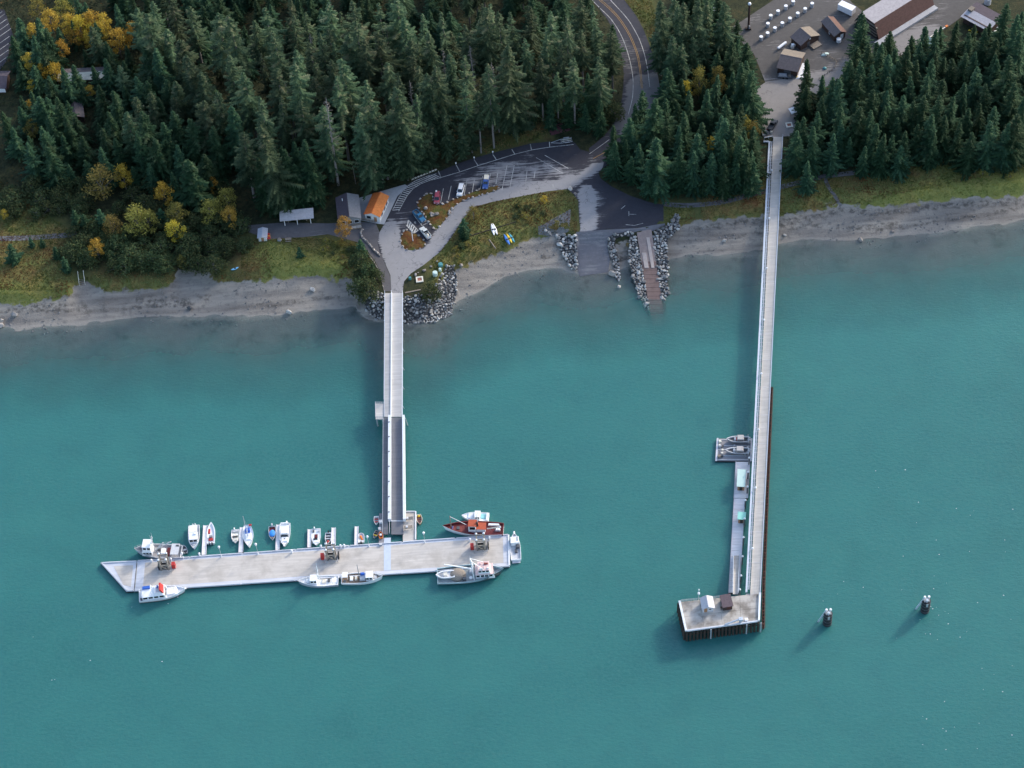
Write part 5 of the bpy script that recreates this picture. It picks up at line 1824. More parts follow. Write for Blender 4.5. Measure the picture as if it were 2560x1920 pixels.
# 8 blue covered launch
o, L = boat('covered_launch', 'small boat under a bright blue cover, left of the third finger float', 'j', (918, 585), (912, 362), .7)
hull_parts(o, L, 2.1, .7, .25, WHITE, DKRED, LGREY, .92, 2.5, .35, .4, .1)
MB().dome((.02 * L, 0, .72), .26 * L, .95, .5, 12, 4, 0).build('boat_cover', M('bright_blue_tarp', (.05, .28, .72), .5, .1, 2), o)
MB().box(.30 * L, .36 * L, -.35, .35, .75, .9).build('bow_deck', WOODW, o)
outboard(o, -.5 * L, 0, .7, LGREY, 1.2)

# 9 white cabin cruiser
o, L = boat('cabin_cruiser', 'white cabin cruiser with bow pulpit, right of the third finger float', 'j', (1112, 690), (1125, 318), .95)
hu, zd, zg, hb = hull_parts(o, L, 3.3, 1.05, .4, WHITE, WHITE, WHITE, .93, 2.3, .5, .8, .1)
MB().tap(.08 * L, .34 * L, -1.15, 1.15, .85, .12 * L, .29 * L, -.8, .8, 1.35).build('cuddy_top', WHITE, o)
MB().quad((.12 * L, -1.15, 1.2), (.12 * L, 1.15, 1.2), (.06 * L, 1.0, 1.85), (.06 * L, -1.0, 1.85)).build('windscreen', GLASS, o)
MB().tap(-.34 * L, .04 * L, -1.15, 1.15, 1.7, -.32 * L, .02 * L, -1.0, 1.0, 2.05).build('canopy', WHITE, o)
for a in (-.33, .03):
    for b in (-1.1, 1.1):
        MB().cyl((a * L, b, .8), (a * L, b, 1.75), .04, .04, 5).build('canopy_post', GALV, o)
mb = MB()
mb.beam((-.38 * L, -1.4, 1.0), (-.40 * L, -1.1, 2.5), .12)
mb.beam((-.38 * L, 1.4, 1.0), (-.40 * L, 1.1, 2.5), .12)
mb.beam((-.40 * L, -1.1, 2.5), (-.40 * L, 1.1, 2.5), .2)
mb.build('radar_arch', WHITE, o)
MB().box(.44 * L, .53 * L, -.2, .2, 1.42, 1.5).build('pulpit', WHITE, o)
MB().cyl((.2 * L, 0, 1.352), (.2 * L, 0, 1.42), .22, .22, 10).build('fore_hatch', DGREY, o)
outboard(o, -.5 * L, .5, .9, WHITE, 1.1)

# 10 white boat with red cockpit
o, L = boat('runabout', 'white runabout with a red cockpit right of the fourth finger float', 'j', (1628, 676), (1628, 402), .8)
hu, zd, zg, hb = hull_parts(o, L, 2.7, .8, .3, WHITE, WHITE, WHITE, .93, 2.8, .4, .65, .1)
MB().box(-.18 * L, .06 * L, -.5, .45, .66, .72).build('cockpit_sole', DKRED, o)
MB().tap(-.02 * L, .06 * L, -.45, .4, .725, -.01 * L, .05 * L, -.4, .35, 1.25).build('seat', DKRED, o)
MB().tap(.17 * L, .36 * L, -1.0, 1.0, .75, .2 * L, .32 * L, -.7, .7, 1.05).build('foredeck', WHITE, o)
MB().quad((.19 * L, -.8, .95), (.19 * L, .5, .95), (.14 * L, .45, 1.4), (.14 * L, -.7, 1.4)).build('windscreen', GLASS, o)
for a, b in ((-.36, .75), (-.36, -.75)):
    MB().box(a * L - .35, a * L + .35, b - .25, b + .25, .66, 1.05).build('stern_seat', LGREY if b > 0 else DGREY, o)
outboard(o, -.5 * L, -.5, .75, WHITE, .9)

# 11 open aluminium skiff
o, L = boat('open_skiff', 'narrow open skiff with dark inside and red bow gear, left of the fifth finger float', 'j', (1818, 655), (1828, 470), .6)
hull_parts(o, L, 1.8, .65, .3, LGREY, DKIN, WHITE, .9, 2.2, .3, .25, .08)
for a in (-.25, -.02):
    MB().box(a * L - .15, a * L + .15, -.75, .75, .35, .5).build('thwart', LGREY, o)
MB().dome((.24 * L, 0, .4), .5, .4, .35, 8, 3, 0).build('red_gear', RED, o)
outboard(o, -.5 * L, 0, .6)

# 12 white raft boat with orange gear
o, L = boat('utility_skiff', 'small white skiff holding orange gear right of the finger float nearest the gangway', 'k', (1186, 470), (1190, 622), .6)
hull_parts(o, L, 1.9, .6, .1, WHITE, LGREY, WHITE, .97, 6, .3, .3, .12)
MB().dome((.12 * L, .1, .35), .55, .4, .4, 8, 3, 0).build('orange_gear', ORANGE, o)
MB().dome((-.12 * L, -.25, .35), .45, .35, .3, 8, 3, 0).build('orange_gear', ORANGE, o)
MB().box(-.4 * L, -.3 * L, -.7, .7, .35, .55).build('thwart', WHITE, o)
outboard(o, -.5 * L, 0, .55)

# 13-16 dinghies round the gangway foot
o, L = boat('dinghy', 'white dinghy with red thwarts left of the narrow landing float', 'k', (1440, 340), (1437, 202), .5)
hull_parts(o, L, 1.5, .55, .15, WHITE, GREY, WHITE, .85, 2.2, .25, .2, .08)
for a in (-.2, .1):
    MB().box(a * L - .14, a * L + .14, -.6, .6, .32, .42).build('thwart', RED, o)
MB().box(-.49 * L, -.38 * L, -.55, .55, .4, .52).build('stern_bench', LGREY, o)
o, L = boat('dinghy', 'slanting dark dinghy with yellow thwart by the dock corner left of the gangway', 'k', (1395, 555), (1455, 435), .5)
hull_parts(o, L, 1.4, .5, .15, LGREY, DKIN, GREY, .8, 2.2, .25, .2, .08)
MB().box(.0, .12 * L, -.55, .55, .3, .42).build('thwart', YELLOW, o)
MB().box(-.3 * L, -.2 * L, -.5, .5, .3, .42).build('thwart', WOODW, o)
o = empty('orange_tender', at('k', 1510, 515, ZD), R(95), 'orange tender with a white box resting on the narrow landing float', 'boat', 'boats moored at the visitor dock')
hull_parts(o, 2.3, 1.2, .5, .1, ORANGE, DKRED, ORANGE, .85, 2.3, .1, .2, .1)
MB().box(-.3, .3, -.3, .3, .22, .65).build('box', WHITE, o)
o, L = boat('rowing_boat', 'wooden rowing boat with dark thwarts right of the landing float', 'k', (2148, 332), (2125, 172), .5)
hull_parts(o, L, 1.75, .55, .2, VARN, WOODW, CREAM, .7, 2.1, .25, .2, .1)
for a in (-.25, -.02, .2):
    MB().box(a * L - .15, a * L + .15, -.65, .65, .33, .44).build('thwart', DKRED, o)
MB().dome((-.36 * L, 0, .4), .4, .45, .25, 8, 3, 0).build('yellow_buoy', YELLOW, o)

# 17, 18 trollers along the front of the dock
o, L = boat('troller', 'white troller with tall white mast, bow left, at the front of the dock', 'j', (1328, 1262), (1988, 1240), 1.3)
hu, zd, zg, hb = hull_parts(o, L, 3.7, 1.25, .7, GREYH, WHITE, WHITE, .8, 2.2, .7, .9, .12, boot=None)
cabin(o, .02 * L, .20 * L, 2.2, 2.0, 1.0, 1.9, WHITE, WHITE, .3, nw=2)
MB().tap(.20 * L, .32 * L, -.8, .8, 1.05, .21 * L, .30 * L, -.65, .65, 1.5).build('trunk_cabin', WHITE, o)
mast(o, -.04 * L, .2, .9, 8.2, .14, WHITE)
mb = MB()
mb.beam((-.04 * L, -.9, 5.8), (-.04 * L, 1.2, 5.8), .12)
for sy in (-1, 1):
    mb.cyl((-.02 * L, sy * 1.3, 1.3), (-.03 * L, sy * 1.0, 9.0), .06, .04, 5)
mb.build('trolling_poles', WHITE, o)
MB().cyl((-.04 * L, .2, 2.4), (-.34 * L, .1, 2.6), .07, .07, 6).build('boom', WOODW, o)
MB().tap(-.20 * L, -.10 * L, -.7, .7, .92, -.19 * L, -.11 * L, -.6, .6, 1.35).build('hatch', CREAM, o)
MB().box(-.30 * L, -.24 * L, -.6, .3, .92, 1.4).build('gurdy', DGREY, o)
MB().box(-.47 * L, -.36 * L, -.2, 1.35, 2.3, 2.42).build('stern_awning', WHITE, o)
for a in (-.46, -.37):
    for b in (-.15, 1.3):
        MB().cyl((a * L, b, .9), (a * L, b, 2.3), .04, .04, 5).build('awning_post', WHITE, o)
MB().cyl((-.42 * L, -.9, .92), (-.42 * L, -.9, 1.5), .28, .28, 10).build('bucket', WHITE, o)
rail_loop(o, zg, hb, L, .7, .98, .6, GALV)

o, L = boat('troller', 'white troller with brown decks and dark mast, bow right, left of the landing strip', 'k', (1545, 1182), (868, 1215), 1.3)
hu, zd, zg, hb = hull_parts(o, L, 3.8, 1.25, .7, WHITE, M('brown_deck_planks', (.20, .14, .10), .8, .25, 2), WHITE, .82, 2.3, .7, .85, .14)
cabin(o, .10 * L, .28 * L, 2.3, 2.1, .95, 1.8, WHITE, WHITE, .35, nw=2)
MB().tap(.28 * L, .36 * L, -.8, .8, 1.1, .285 * L, .345 * L, -.6, .6, 1.45).build('trunk_cabin', LGREY, o)
MB().tap(-.06 * L, .08 * L, -.9, .9, .9, -.05 * L, .07 * L, -.75, .75, 1.7).build('engine_house', LGREY, o)
mast(o, -.07 * L, .3, .9, 6.8, .13, GREY)
MB().tap(-.04 * L, .06 * L, .5, 1.3, 1.72, -.03 * L, .05 * L, .6, 1.2, 2.3).build('raft_canister', BLUE, o)
MB().tap(-.18 * L, -.12 * L, -.6, .6, .9, -.17 * L, -.13 * L, -.55, .55, 1.5).build('fish_box', CREAM, o)
MB().tap(-.30 * L, -.22 * L, -.7, .7, .9, -.29 * L, -.23 * L, -.6, .6, 1.4).build('hatch', WHITE, o)
MB().box(-.47 * L, -.34 * L, -.3, 1.5, 2.2, 2.32).build('stern_awning', WHITE, o)
for a in (-.46, -.35):
    for b in (-.25, 1.4):
        MB().cyl((a * L, b, .85), (a * L, b, 2.2), .04, .04, 5).build('awning_post', WHITE, o)
MB().box(-.45 * L, -.38 * L, -1.2, -.5, .86, 1.4).build('cockpit_gear', DGREY, o)
rail_loop(o, zg, hb, L, .7, .985, .6, GALV)

# 19 red decked boat
o, L = boat('red_workboat', 'large old workboat with red decks and orange wheelhouse, behind the right pile tower', 'l', (425, 490), (1392, 520), 1.6)
hu, zd, zg, hb = hull_parts(o, L, 5.0, 1.5, .8, WHITE, SALMON, DKRED, .82, 2.1, .9, .85, .22)
MB().box(-.44 * L, .02 * L, -2.05, 2.05, .87, .93).build('after_deck', DKRED, o)
MB().box(.02 * L, .13 * L, -1.9, 1.9, .90, 1.2).build('hold_coaming', DKRED, o)
cabin(o, -.06 * L, .07 * L, 2.5, 2.3, .95, 2.9, WHITE, M('orange_roof_paint', (.42, .085, .036), .55, .12, 1.6), .15, nw=1, name='wheelhouse')
MB().tap(-.21 * L, -.065 * L, -1.1, 1.1, .94, -.21 * L, -.065 * L, -1.0, 1.0, 2.5).build('deckhouse', WHITE, o)
MB().box(-.22 * L, -.06 * L, -1.25, 1.25, 2.505, 2.62).build('roof', MATS['orange_roof_paint'], o)
MB().cyl((-.075 * L, 0, 2.63), (-.075 * L, 0, 4.3), .32, .28, 12).build('funnel', BLACK, o)
mast(o, .36 * L, 0, 1.2, 6.0, .17, WOODW)
MB().cyl((.355 * L, 0, 6.8), (.10 * L, .2, 3.2), .10, .10, 6).build('boom', LGREY, o)
mast(o, -.08 * L, -.6, 2.6, 4.4, .12, WHITE)
MB().box(.22 * L, .27 * L, -.5, .5, 1.15, 1.35).build('fore_hatch', DGREY, o)
MB().cyl((.34 * L, -.5, 1.2), (.34 * L, .6, 1.2), .3, .3, 10).build('windlass', M('navy_paint', (.05, .05, .2), .5, .1), o)
o2 = MB().tap(-.43 * L, -.24 * L, -1.9, -1.2, .95, -.42 * L, -.25 * L, -1.8, -1.3, 1.5).build('deck_tank', WHITE, o)
MB().tap(-.45 * L, -.37 * L, -.3, .6, .95, -.44 * L, -.38 * L, -.2, .5, 1.6).build('deck_box', WHITE, o)
MB().cyl((-.24 * L, .5, 2.0), (-.46 * L, 1.4, 4.4), .18, .14, 8).build('stern_boom', CREAM, o)
MB().cyl((-.46 * L, 1.4, 4.3), (-.46 * L, 1.4, 4.9), .3, .1, 8).build('boom_lamp', CAPW, o)
mb = MB()
for s_ in (-.30, -.36, -.42):
    mb.cyl((s_ * L, .6, .95), (s_ * L, 1.2, 3.4 - .3 * (s_ + .42)), .05, .05, 5)
mb.build('stays', GREY, o)
for a in (-.5 + .12, -.18, .02):
    MB().dome((a * L, -2.62, .6), .3, .22, .45, 8, 5).build('fender', BLACK, o)

# 20 white cruiser outside it
o, L = boat('express_cruiser', 'white express cruiser rafted behind the red-decked workboat', 'l', (728, 318), (1162, 335), 1.0)
hu, zd, zg, hb = hull_parts(o, L, 3.1, 1.0, .4, WHITE, WHITE, WHITE, .93, 2.4, .5, .85, .1)
MB().tap(.02 * L, .30 * L, -1.1, 1.1, .95, .06 * L, .25 * L, -.8, .8, 1.4).build('cuddy_top', WHITE, o)
cabin(o, -.18 * L, .06 * L, 2.3, 2.1, .9, 1.4, WHITE, WHITE, .5, nw=1)
MB().box(-.38 * L, -.2 * L, -1.0, .6, .88, 1.0).build('cockpit_sole', M('turquoise_vinyl', (.25, .55, .58), .5, .1), o)
MB().cyl((-.1 * L, 0, 2.42), (-.1 * L, 0, 3.9), .1, .06, 6).build('antenna_mast', WHITE, o)
MB().box(-.47 * L, -.41 * L, -1.2, 1.2, .88, 1.5).build('stern_seat', WHITE, o)

# 21 white open boat at the right dock end
o, L = boat('lobster_boat', 'white boat with open grey cockpit at the right end of the dock, bow up', 'l', (1566, 598), (1598, 1018), .9)
hu, zd, zg, hb = hull_parts(o, L, 3.05, 1.0, .5, WHITE, LGREY, WHITE, .95, 2.5, .5, .5, .13)
cabin(o, .05 * L, .33 * L, 2.4, 2.2, .6, 1.6, WHITE, WHITE, .6, nw=2)
MB().box(.12 * L, .26 * L, -.95, -.6, 2.33, 2.42).build('roof_rail', GREY, o)
MB().box(-.06 * L, .04 * L, -1.2, -.2, .52, 1.4).build('helm_station', DGREY, o)
MB().box(-.22 * L, -.10 * L, -.5, .2, .52, 1.0).build('engine_box', DKIN, o)
MB().tap(.44 * L, .53 * L, -.25, .25, 1.45, .44 * L, .54 * L, -.12, .12, 1.55).build('pulpit', WHITE, o)
MB().box(-.58 * L, -.5 * L, -1.2, 1.2, .25, .35).build('swim_platform', LGREY, o)

# 22 teal seiner
o, L = boat('fishing_boat', 'teal-hulled seiner with white A-frame mast and net pile, front right of the dock', 'l', (1402, 1190), (338, 1275), 1.5)
hu, zd, zg, hb = hull_parts(o, L, 6.0, 1.5, 1.2, TEALH, M('grey_green_deck', (.30, .33, .34), .8, .2, 1.5), M('pale_teal_rail', (.42, .58, .62), .5, .08), .86, 2.4, 1.0, .9, .12)
cabin(o, .08 * L, .36 * L, 3.9, 3.6, 1.1, 1.9, WHITE, PINK, .5, nw=4)
cabin(o, .12 * L, .30 * L, 3.2, 3.0, 3.15, 1.5, WHITE, PINK, .35, nw=3, name='wheelhouse')
rr_ = random.Random(5)
for k in range(7):
    x, y = rr_.uniform(.14, .28) * L, rr_.uniform(-1.2, 1.2)
    MB().tap(x - .3, x + .3, y - .25, y + .25, 4.78, x - .25, x + .25, y - .2, y + .2, 4.95 + rr_.random() * .4).build('roof_gear', rr_.choice((SALMON, WHITE, CREAM, PINK)), o)
mb = MB()
for sy in (-1, 1):
    mb.beam((.05 * L, sy * 2.2, 1.0), (.02 * L, sy * .4, 8.6), .22)
mb.beam((.02 * L, -.45, 8.6), (.02 * L, .45, 8.6), .25)
for z_, w_ in ((3.2, 1.65), (5.0, 1.2), (6.8, .8)):
    mb.beam((.04 * L, -w_, z_), (.04 * L, w_, z_), .14)
for z0, z1, w0, w1 in ((3.2, 5.0, 1.65, 1.2), (5.0, 6.8, 1.2, .8)):
    mb.beam((.04 * L, -w0, z0), (.04 * L, w1, z1), .11)
    mb.beam((.04 * L, w0, z0), (.04 * L, -w1, z1), .11)
mb.build('a_frame', WHITE, o)
MB().cyl((.02 * L, 0, 8.6), (.02 * L, 0, 10.6), .06, .03, 5).build('antenna', WHITE, o)
mb = MB()
for sy in (-1, 1):
    mb.beam((.02 * L, sy * .4, 8.4), (.20 * L, sy * 1.3, 4.8), .13)
mb.build('mast_stay', WHITE, o)
MB().cyl((.03 * L, .3, 3.2), (-.38 * L, 1.0, 5.6), .24, .18, 8).build('boom', WHITE, o)
MB().dome((-.20 * L, .1, .95), .13 * L, 2.3, 1.5, 16, 6, 0).build('net_pile', NET, o)
MB().tap(-.12 * L, -.07 * L, -2.2, -1.2, .92, -.12 * L, -.07 * L, -2.1, -1.3, 1.9).build('winch', DGREY, o)
MB().cyl((.0, -1.3, .95), (.0, -1.3, 1.3), .5, .5, 12).build('coil', WHITE, o)
MB().tap(-.02 * L, .05 * L, .2, 1.6, .95, -.01 * L, .04 * L, .3, 1.5, 1.8).build('deck_winch', LGREY, o)
for i in range(5):
    MB().box(.375 * L + i * .2, .375 * L + i * .2 + .1, -1.4, -.7, 1.75, 1.9).build('fairlead', WOODW, o)
rail_loop(o, zg, hb, L, .74, .985, .8, GALV)
# skiff riding on its stern
so_ = empty('seine_skiff', Vector(o.matrix_basis @ Vector((-.38 * L, -.1, 1.35))), o.rotation_euler[2] + math.pi, 'white seine skiff carried on the stern of the teal seiner', 'boat', 'boats moored at the visitor dock')
hull_parts(so_, 5.4, 2.5, .8, .2, WHITE, LGREY, WHITE, .95, 2.6, .4, .45, .22)
MB().box(-.6, .4, -.5, .5, .47, 1.0).build('engine_box', CREAM, so_)
MB().box(1.0, 1.3, -.8, .8, .6, .75).build('thwart', GREY, so_)

# patrol boats lying on the work float
for k, (bow, stern, lab) in enumerate([((575, 172), (285, 170), 'grey patrol boat with canopy, upper one on the wide dark float'), ((575, 290), (270, 285), 'grey patrol boat with canopy, lower one on the wide dark float')]):
    o, L = boat('patrol_boat', lab, 'n', stern, bow, 1.2, 'boat', 'patrol boats on the work float')
    o.location.z = .75 + .35
    L *= .80
    hu, zd, zg, hb = hull_parts(o, L, 2.3, .8, .3, GREY, DKIN, LGREY, .95, 2.8, .3, .4, .22)
    for sx in (-.3, .2):
        MB().box(sx * L - .2, sx * L + .2, -1.0, 1.0, -.39, -.2).build('cradle', WOODW, o)
    MB().tap(-.28 * L, .02 * L, -.95, .95, 1.55, -.26 * L, 0, -.8, .8, 1.85).build('canopy', M('stone_canvas', (.45, .42, .40), .8, .1, 2), o)
    for a in (-.27, .01):
        for b in (-.9, .9):
            MB().cyl((a * L, b, .45), (a * L, b, 1.58), .04, .04, 5).build('canopy_post', GALV, o)
    MB().tap(.06 * L, .16 * L, -.5, .5, .42, .07 * L, .14 * L, -.4, .4, 1.2).build('console', LGREY, o)
    MB().box(.03 * L, .06 * L, -.4, .4, .42, .9).build('seat', RED if k == 0 else GREY, o)
    for b in (-.4, .4):
        outboard(o, -.5 * L, b, .6, LGREY)
    mb = MB()
    mb.beam((-.40 * L, -1.0, .8), (-.47 * L, -.7, 2.3), .07)
    mb.beam((-.40 * L, 1.0, .8), (-.47 * L, .7, 2.3), .07)
    mb.beam((-.47 * L, -.7, 2.3), (-.47 * L, .7, 2.3), .07)
    mb.build('tow_frame', GALV, o)
# beached kayaks and canoe
def kayak(fr, a, b, w, mat, lab, z=None, cat='kayak', grp='kayaks pulled up on the meadow', dm=None):
    p, q_ = at(fr, *a, GZ + .3), at(fr, *b, GZ + .3)
    if z is None:
        z = max(H1(p.x, p.y), H1(q_.x, q_.y), H1((p.x + q_.x) / 2, (p.y + q_.y) / 2)) + .16
    d = p - q_
    o = empty(cat.replace(' ', '_'), ((p.x + q_.x) / 2, (p.y + q_.y) / 2, z), math.atan2(d.y, d.x), lab, cat, grp)
    n, v, f = 11, [], []
    L = d.length
    for i in range(n):
        s = i / (n - 1)
        h = max(.02, w / 2 * math.sin(math.pi * min(.98, max(.02, s))) ** .7)
        up = .12 * (2 * s - 1) ** 2
        for a_ in range(8):
            t = 2 * math.pi * a_ / 8
            v.append((-L / 2 + L * s, h * math.cos(t), up + .17 * math.sin(t) * (h / (w / 2)) ** .5))
    for i in range(n - 1):
        for a_ in range(8):
            f.append((i * 8 + a_, i * 8 + (a_ + 1) % 8, (i + 1) * 8 + (a_ + 1) % 8, (i + 1) * 8 + a_))
    mb = MB()
    mb._add(v, f + [tuple(range(8))[::-1], tuple(range((n - 1) * 8, n * 8))])
    mb.build('hull', mat, o, smooth=True)
    MB().cyl((-.1, 0, .12), (-.1, 0, .21), w * .34, w * .36, 12).build('cockpit', dm or BLACK, o)
    return o


kayak('g', (443, 895), (468, 995), 1.0, WHITE, 'left of two white kayaks lying together on the meadow', cat='kayak')
kayak('g', (455, 893), (495, 990), 1.0, WHITE, 'right of two white kayaks lying together on the meadow', cat='kayak')
kayak('g', (552, 985), (603, 1078), 1.0, M('kayak_blue', (.06, .2, .6), .35, .1), 'blue kayak on the left of the row of three')
kayak('g', (575, 980), (622, 1062), 1.0, YELLOW, 'yellow kayak in the middle of the row of three')
kayak('g', (595, 976), (644, 1056), .9, M('kayak_teal', (.05, .3, .42), .35, .1), 'teal kayak on the right of the row of three')
kayak('e', (1995, 948), (2062, 925), .9, M('kayak_sky', (.2, .5, .75), .35, .1), 'pale blue kayak under the bushes on the left beach', grp=None)
# ------------------------------------------------------------------ buildings
def roof_mat(name, col, ang=0.0):
    m, nt, out = nodes_of(name)
    k = NT(nt)
    co = k.objc()
    n1 = k.noise(co, 1.3, 6, .7)
    n2 = k.noise(k.scaled(co, (.3, 3.0, 3.0)), 1.0, 4)
    c = k.ramp(n1, [(.3, [x * .8 for x in col]), (.7, [min(1, x * 1.15) for x in col])])
    c = k.mix(k.ramp(n2, [(.5, 0.0), (.75, .35)]), c, [x * .6 for x in col])
    b = k.principled(c, .8, bump=n2, bstr=.4, bdist=.06, spec=.2)
    k.l(b.outputs[0], out.inputs[0])
    return m


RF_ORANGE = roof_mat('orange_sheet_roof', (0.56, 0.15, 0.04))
RF_ORANGE2 = roof_mat('orange_sheet_roof_pale', (0.63, 0.21, 0.06))  # slightly paler orange, used on the right slope
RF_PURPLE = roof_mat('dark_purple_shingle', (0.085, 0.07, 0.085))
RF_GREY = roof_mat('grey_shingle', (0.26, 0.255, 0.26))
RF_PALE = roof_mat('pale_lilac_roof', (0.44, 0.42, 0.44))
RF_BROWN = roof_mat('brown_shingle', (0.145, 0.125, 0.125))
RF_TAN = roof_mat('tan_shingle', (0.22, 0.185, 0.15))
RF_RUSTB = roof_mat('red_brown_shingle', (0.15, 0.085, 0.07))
BROWNW = M('brown_timber_wall', (0.075, 0.045, 0.035), .85, .2, 2.0)
WHITEW = M('white_timber_wall', (0.70, 0.70, 0.68), .7, .06, 2.0)
GREYW = M('grey_timber_wall', (0.25, 0.25, 0.26), .8, .12, 2.0)


def gable(name, lab, fr, r0, r1, W, hw, hr, roofm, wallm, cat='building'):
    """ridge ends given in the photograph; r0 the nearer one"""
    z = GZ + hw + hr
    a, b = at(fr, *r0, z), at(fr, *r1, z)
    d = b - a
    L = d.length - .7
    m_ = (a + b) / 2
    o = hut_box(name, lab, 'N', 0, 0, L, W, hw, hr, roofm, wallm, math.atan2(d.y, d.x) - math.pi / 2, GZ, cat=cat)
    o.location = (m_.x, m_.y, GZ + .02)
    return o, L


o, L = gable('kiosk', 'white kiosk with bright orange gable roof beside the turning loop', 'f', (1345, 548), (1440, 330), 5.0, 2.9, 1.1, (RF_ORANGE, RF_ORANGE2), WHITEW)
opening(o, 'window', -1.2, -L / 2, 1.0, 2.2, 1.4, 's', GLASS, GREY)
opening(o, 'door', 1.0, -L / 2, .05, 2.1, 1.0, 's', TAN)
for y in (-2.2, .4, 2.6):
    opening(o, 'window', 2.5, y, 1.0, 2.1, 1.3, 'e', GLASS, GREY)
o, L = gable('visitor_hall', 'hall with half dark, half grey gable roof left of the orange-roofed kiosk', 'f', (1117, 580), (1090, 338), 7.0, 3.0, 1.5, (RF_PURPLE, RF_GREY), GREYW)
for x in (-2.2, 0, 2.2):
    opening(o, 'window', x, -L / 2, .9, 2.3, 1.5, 's', GLASS, WHITE)
for y in (-3.5, -.5, 2.5):
    opening(o, 'window', 3.5, y, .9, 2.2, 1.6, 'e', GLASS, WHITE)
MB().cyl((-1.6, 2.6, 3.9), (-1.6, 2.6, 4.9), .16, .16, 8).build('vent_pipe', LGREY, o)
MB().box(-3.4, 3.5, -L / 2 - 2.2, -L / 2 - .02, .02, .5).build('porch_deck', WOODW, o)
mb = MB()
for i in range(8):
    mb.beam((-3.3 + i * .95, -L / 2 - 2.15, .5), (-3.3 + i * .95, -L / 2 - 2.15, 1.5), .09)
for z_ in (.95, 1.5):
    mb.beam((-3.4, -L / 2 - 2.15, z_), (3.4, -L / 2 - 2.15, z_), .09)
mb.build('porch_rail', LGREY, o)
o = empty('rail_fence', at('f', 1310, 625), 0, 'low timber rail fence between hall and kiosk', 'fence')
a, b = at('f', 1232, 612) - Vector(o.location), at('f', 1386, 645) - Vector(o.location)
for i in range(6):
    p = a.lerp(b, i / 5)
    MB().beam(p, p + Vector((0, 0, 1.15)), .14).build('post', WOODW, o)
for z_ in (.35, .72, 1.1):
    MB().beam(a + Vector((0, 0, z_)), b + Vector((0, 0, z_)), .08, .12).build('rail', WOODW, o)

# open shelter with pale roof
a, b = at('f', 405, 575, GZ + 3), at('f', 752, 542, GZ + 3)
m_ = (a + b) / 2
o = empty('picnic_shelter', (m_.x, m_.y, GZ), math.atan2((b - a).y, (b - a).x), 'long open shelter with pale lilac roof and white posts', 'shelter')
L = (b - a).length
MB().hexa([(-L / 2, -1.9, 2.45), (L / 2, -1.9, 2.45), (L / 2, 1.9, 3.3), (-L / 2, 1.9, 3.3)], [(-L / 2, -1.9, 2.6), (L / 2, -1.9, 2.6), (L / 2, 1.9, 3.45), (-L / 2, 1.9, 3.45)]).build('roof', RF_PALE, o)
for x in (-L / 2 + 1.4, 0, L / 2 - 1.2):
    MB().beam((x, -1.6, 0), (x, -1.6, 2.46), .22).build('post', WHITEW, o)
    MB().beam((x, 1.6, 0), (x, 1.6, 3.2), .22).build('post', WHITEW, o)
MB().box(-L / 2 + .4, L / 2 - .4, 1.7, 1.78, .05, 2.9).build('back_wall', GREYW, o)
for x in (-3, 0, 3):
    MB().box(x - .9, x + .9, -.5, .5, .7, .78).build('table_top', WOODW, o)
    MB().box(x - .1, x + .1, -.4, .4, 0.02, .7).build('table_leg', WOODW, o)
# small white shed and red kayak cart
o, L = gable('small_shed', 'small white-roofed shed at the left end of the gravel clearing', 'f', (225, 790), (232, 690), 2.6, 2.0, .5, SHEETM, WHITEW, 'shed')
opening(o, 'door', 0, -L / 2, .05, 1.8, .9, 's', TAN)
o = empty('kayak_rack', at('f', 292, 790), .1, 'bright red and orange gear rack beside the small white shed', 'rack')
for i, mt in enumerate((RED, ORANGE, RED)):
    MB().dome((0, -.9 + i * .9, .45), .7, .38, .42, 10, 5).build('life_raft', mt, o)
MB().box(-.8, .8, -1.4, 1.4, 0.01, .12).build('base', WOODW, o)
for x, y, lab in [(405, 822, 'flat dark stump on grass right of the small shed'), ]:
    o = empty('tree_stump', at('f', x, y), 0, lab, 'stump')
    MB().cyl((0, 0, -.1), (0, 0, .6), .75, .6, 10).build('stump', GREY, o)
    MB().cyl((0, 0, .6), (0, 0, .62), .52, .52, 10).build('cut_face', WOODW, o)
o = empty('picnic_table', at('f', 497, 825), 0, 'wooden picnic table on the grass below the clearing', 'table')
MB().box(-1, 1, -.4, .4, .72, .78).build('table_top', WOODW, o)
for s in (-1, 1):
    MB().box(-1, 1, s * .75 - .13, s * .75 + .13, .42, .47).build('bench', WOODW, o)
for x in (-.7, .7):
    MB().beam((x, -.75, .02), (x, 0, .72), .09).beam((x, .75, .02), (x, 0, .72), .09).build('leg', WOODW, o)

# flag-like sign bank along the forest edge, roadside posts
o = empty('bench_rail', (0, 0, 0), 0, 'long pale notice bench along the forest edge above the crossing', 'bench')
p0, p1 = at('f', 1760, 215), at('f', 1995, 120)
for i in range(9):
    p = p0.lerp(p1, i / 8)
    q_ = p0.lerp(p1, (i + .72) / 8)
    MB().beam(p + Vector((0, 0, .75)), q_ + Vector((0, 0, .75)), .5, .12).build('plank', CREAM, o)
    MB().beam(p, p + Vector((0, 0, .7)), .12).build('leg', WOODW, o)
for i, (x, y) in enumerate([(140, 400), (297, 352), (458, 303)]):
    o = empty('lot_light', at('g', x, y), 0, f'{["left", "middle", "right"][i]} of three low white-headed posts on the lot edge', 'post', 'low lights along the parking lot')
    MB().cyl((0, 0, 0), (0, 0, 1.4), .09, .08, 6).build('post', GREY, o)
    MB().cyl((0, 0, 1.4), (0, 0, 1.75), .24, .22, 8).build('head', CAPW, o)
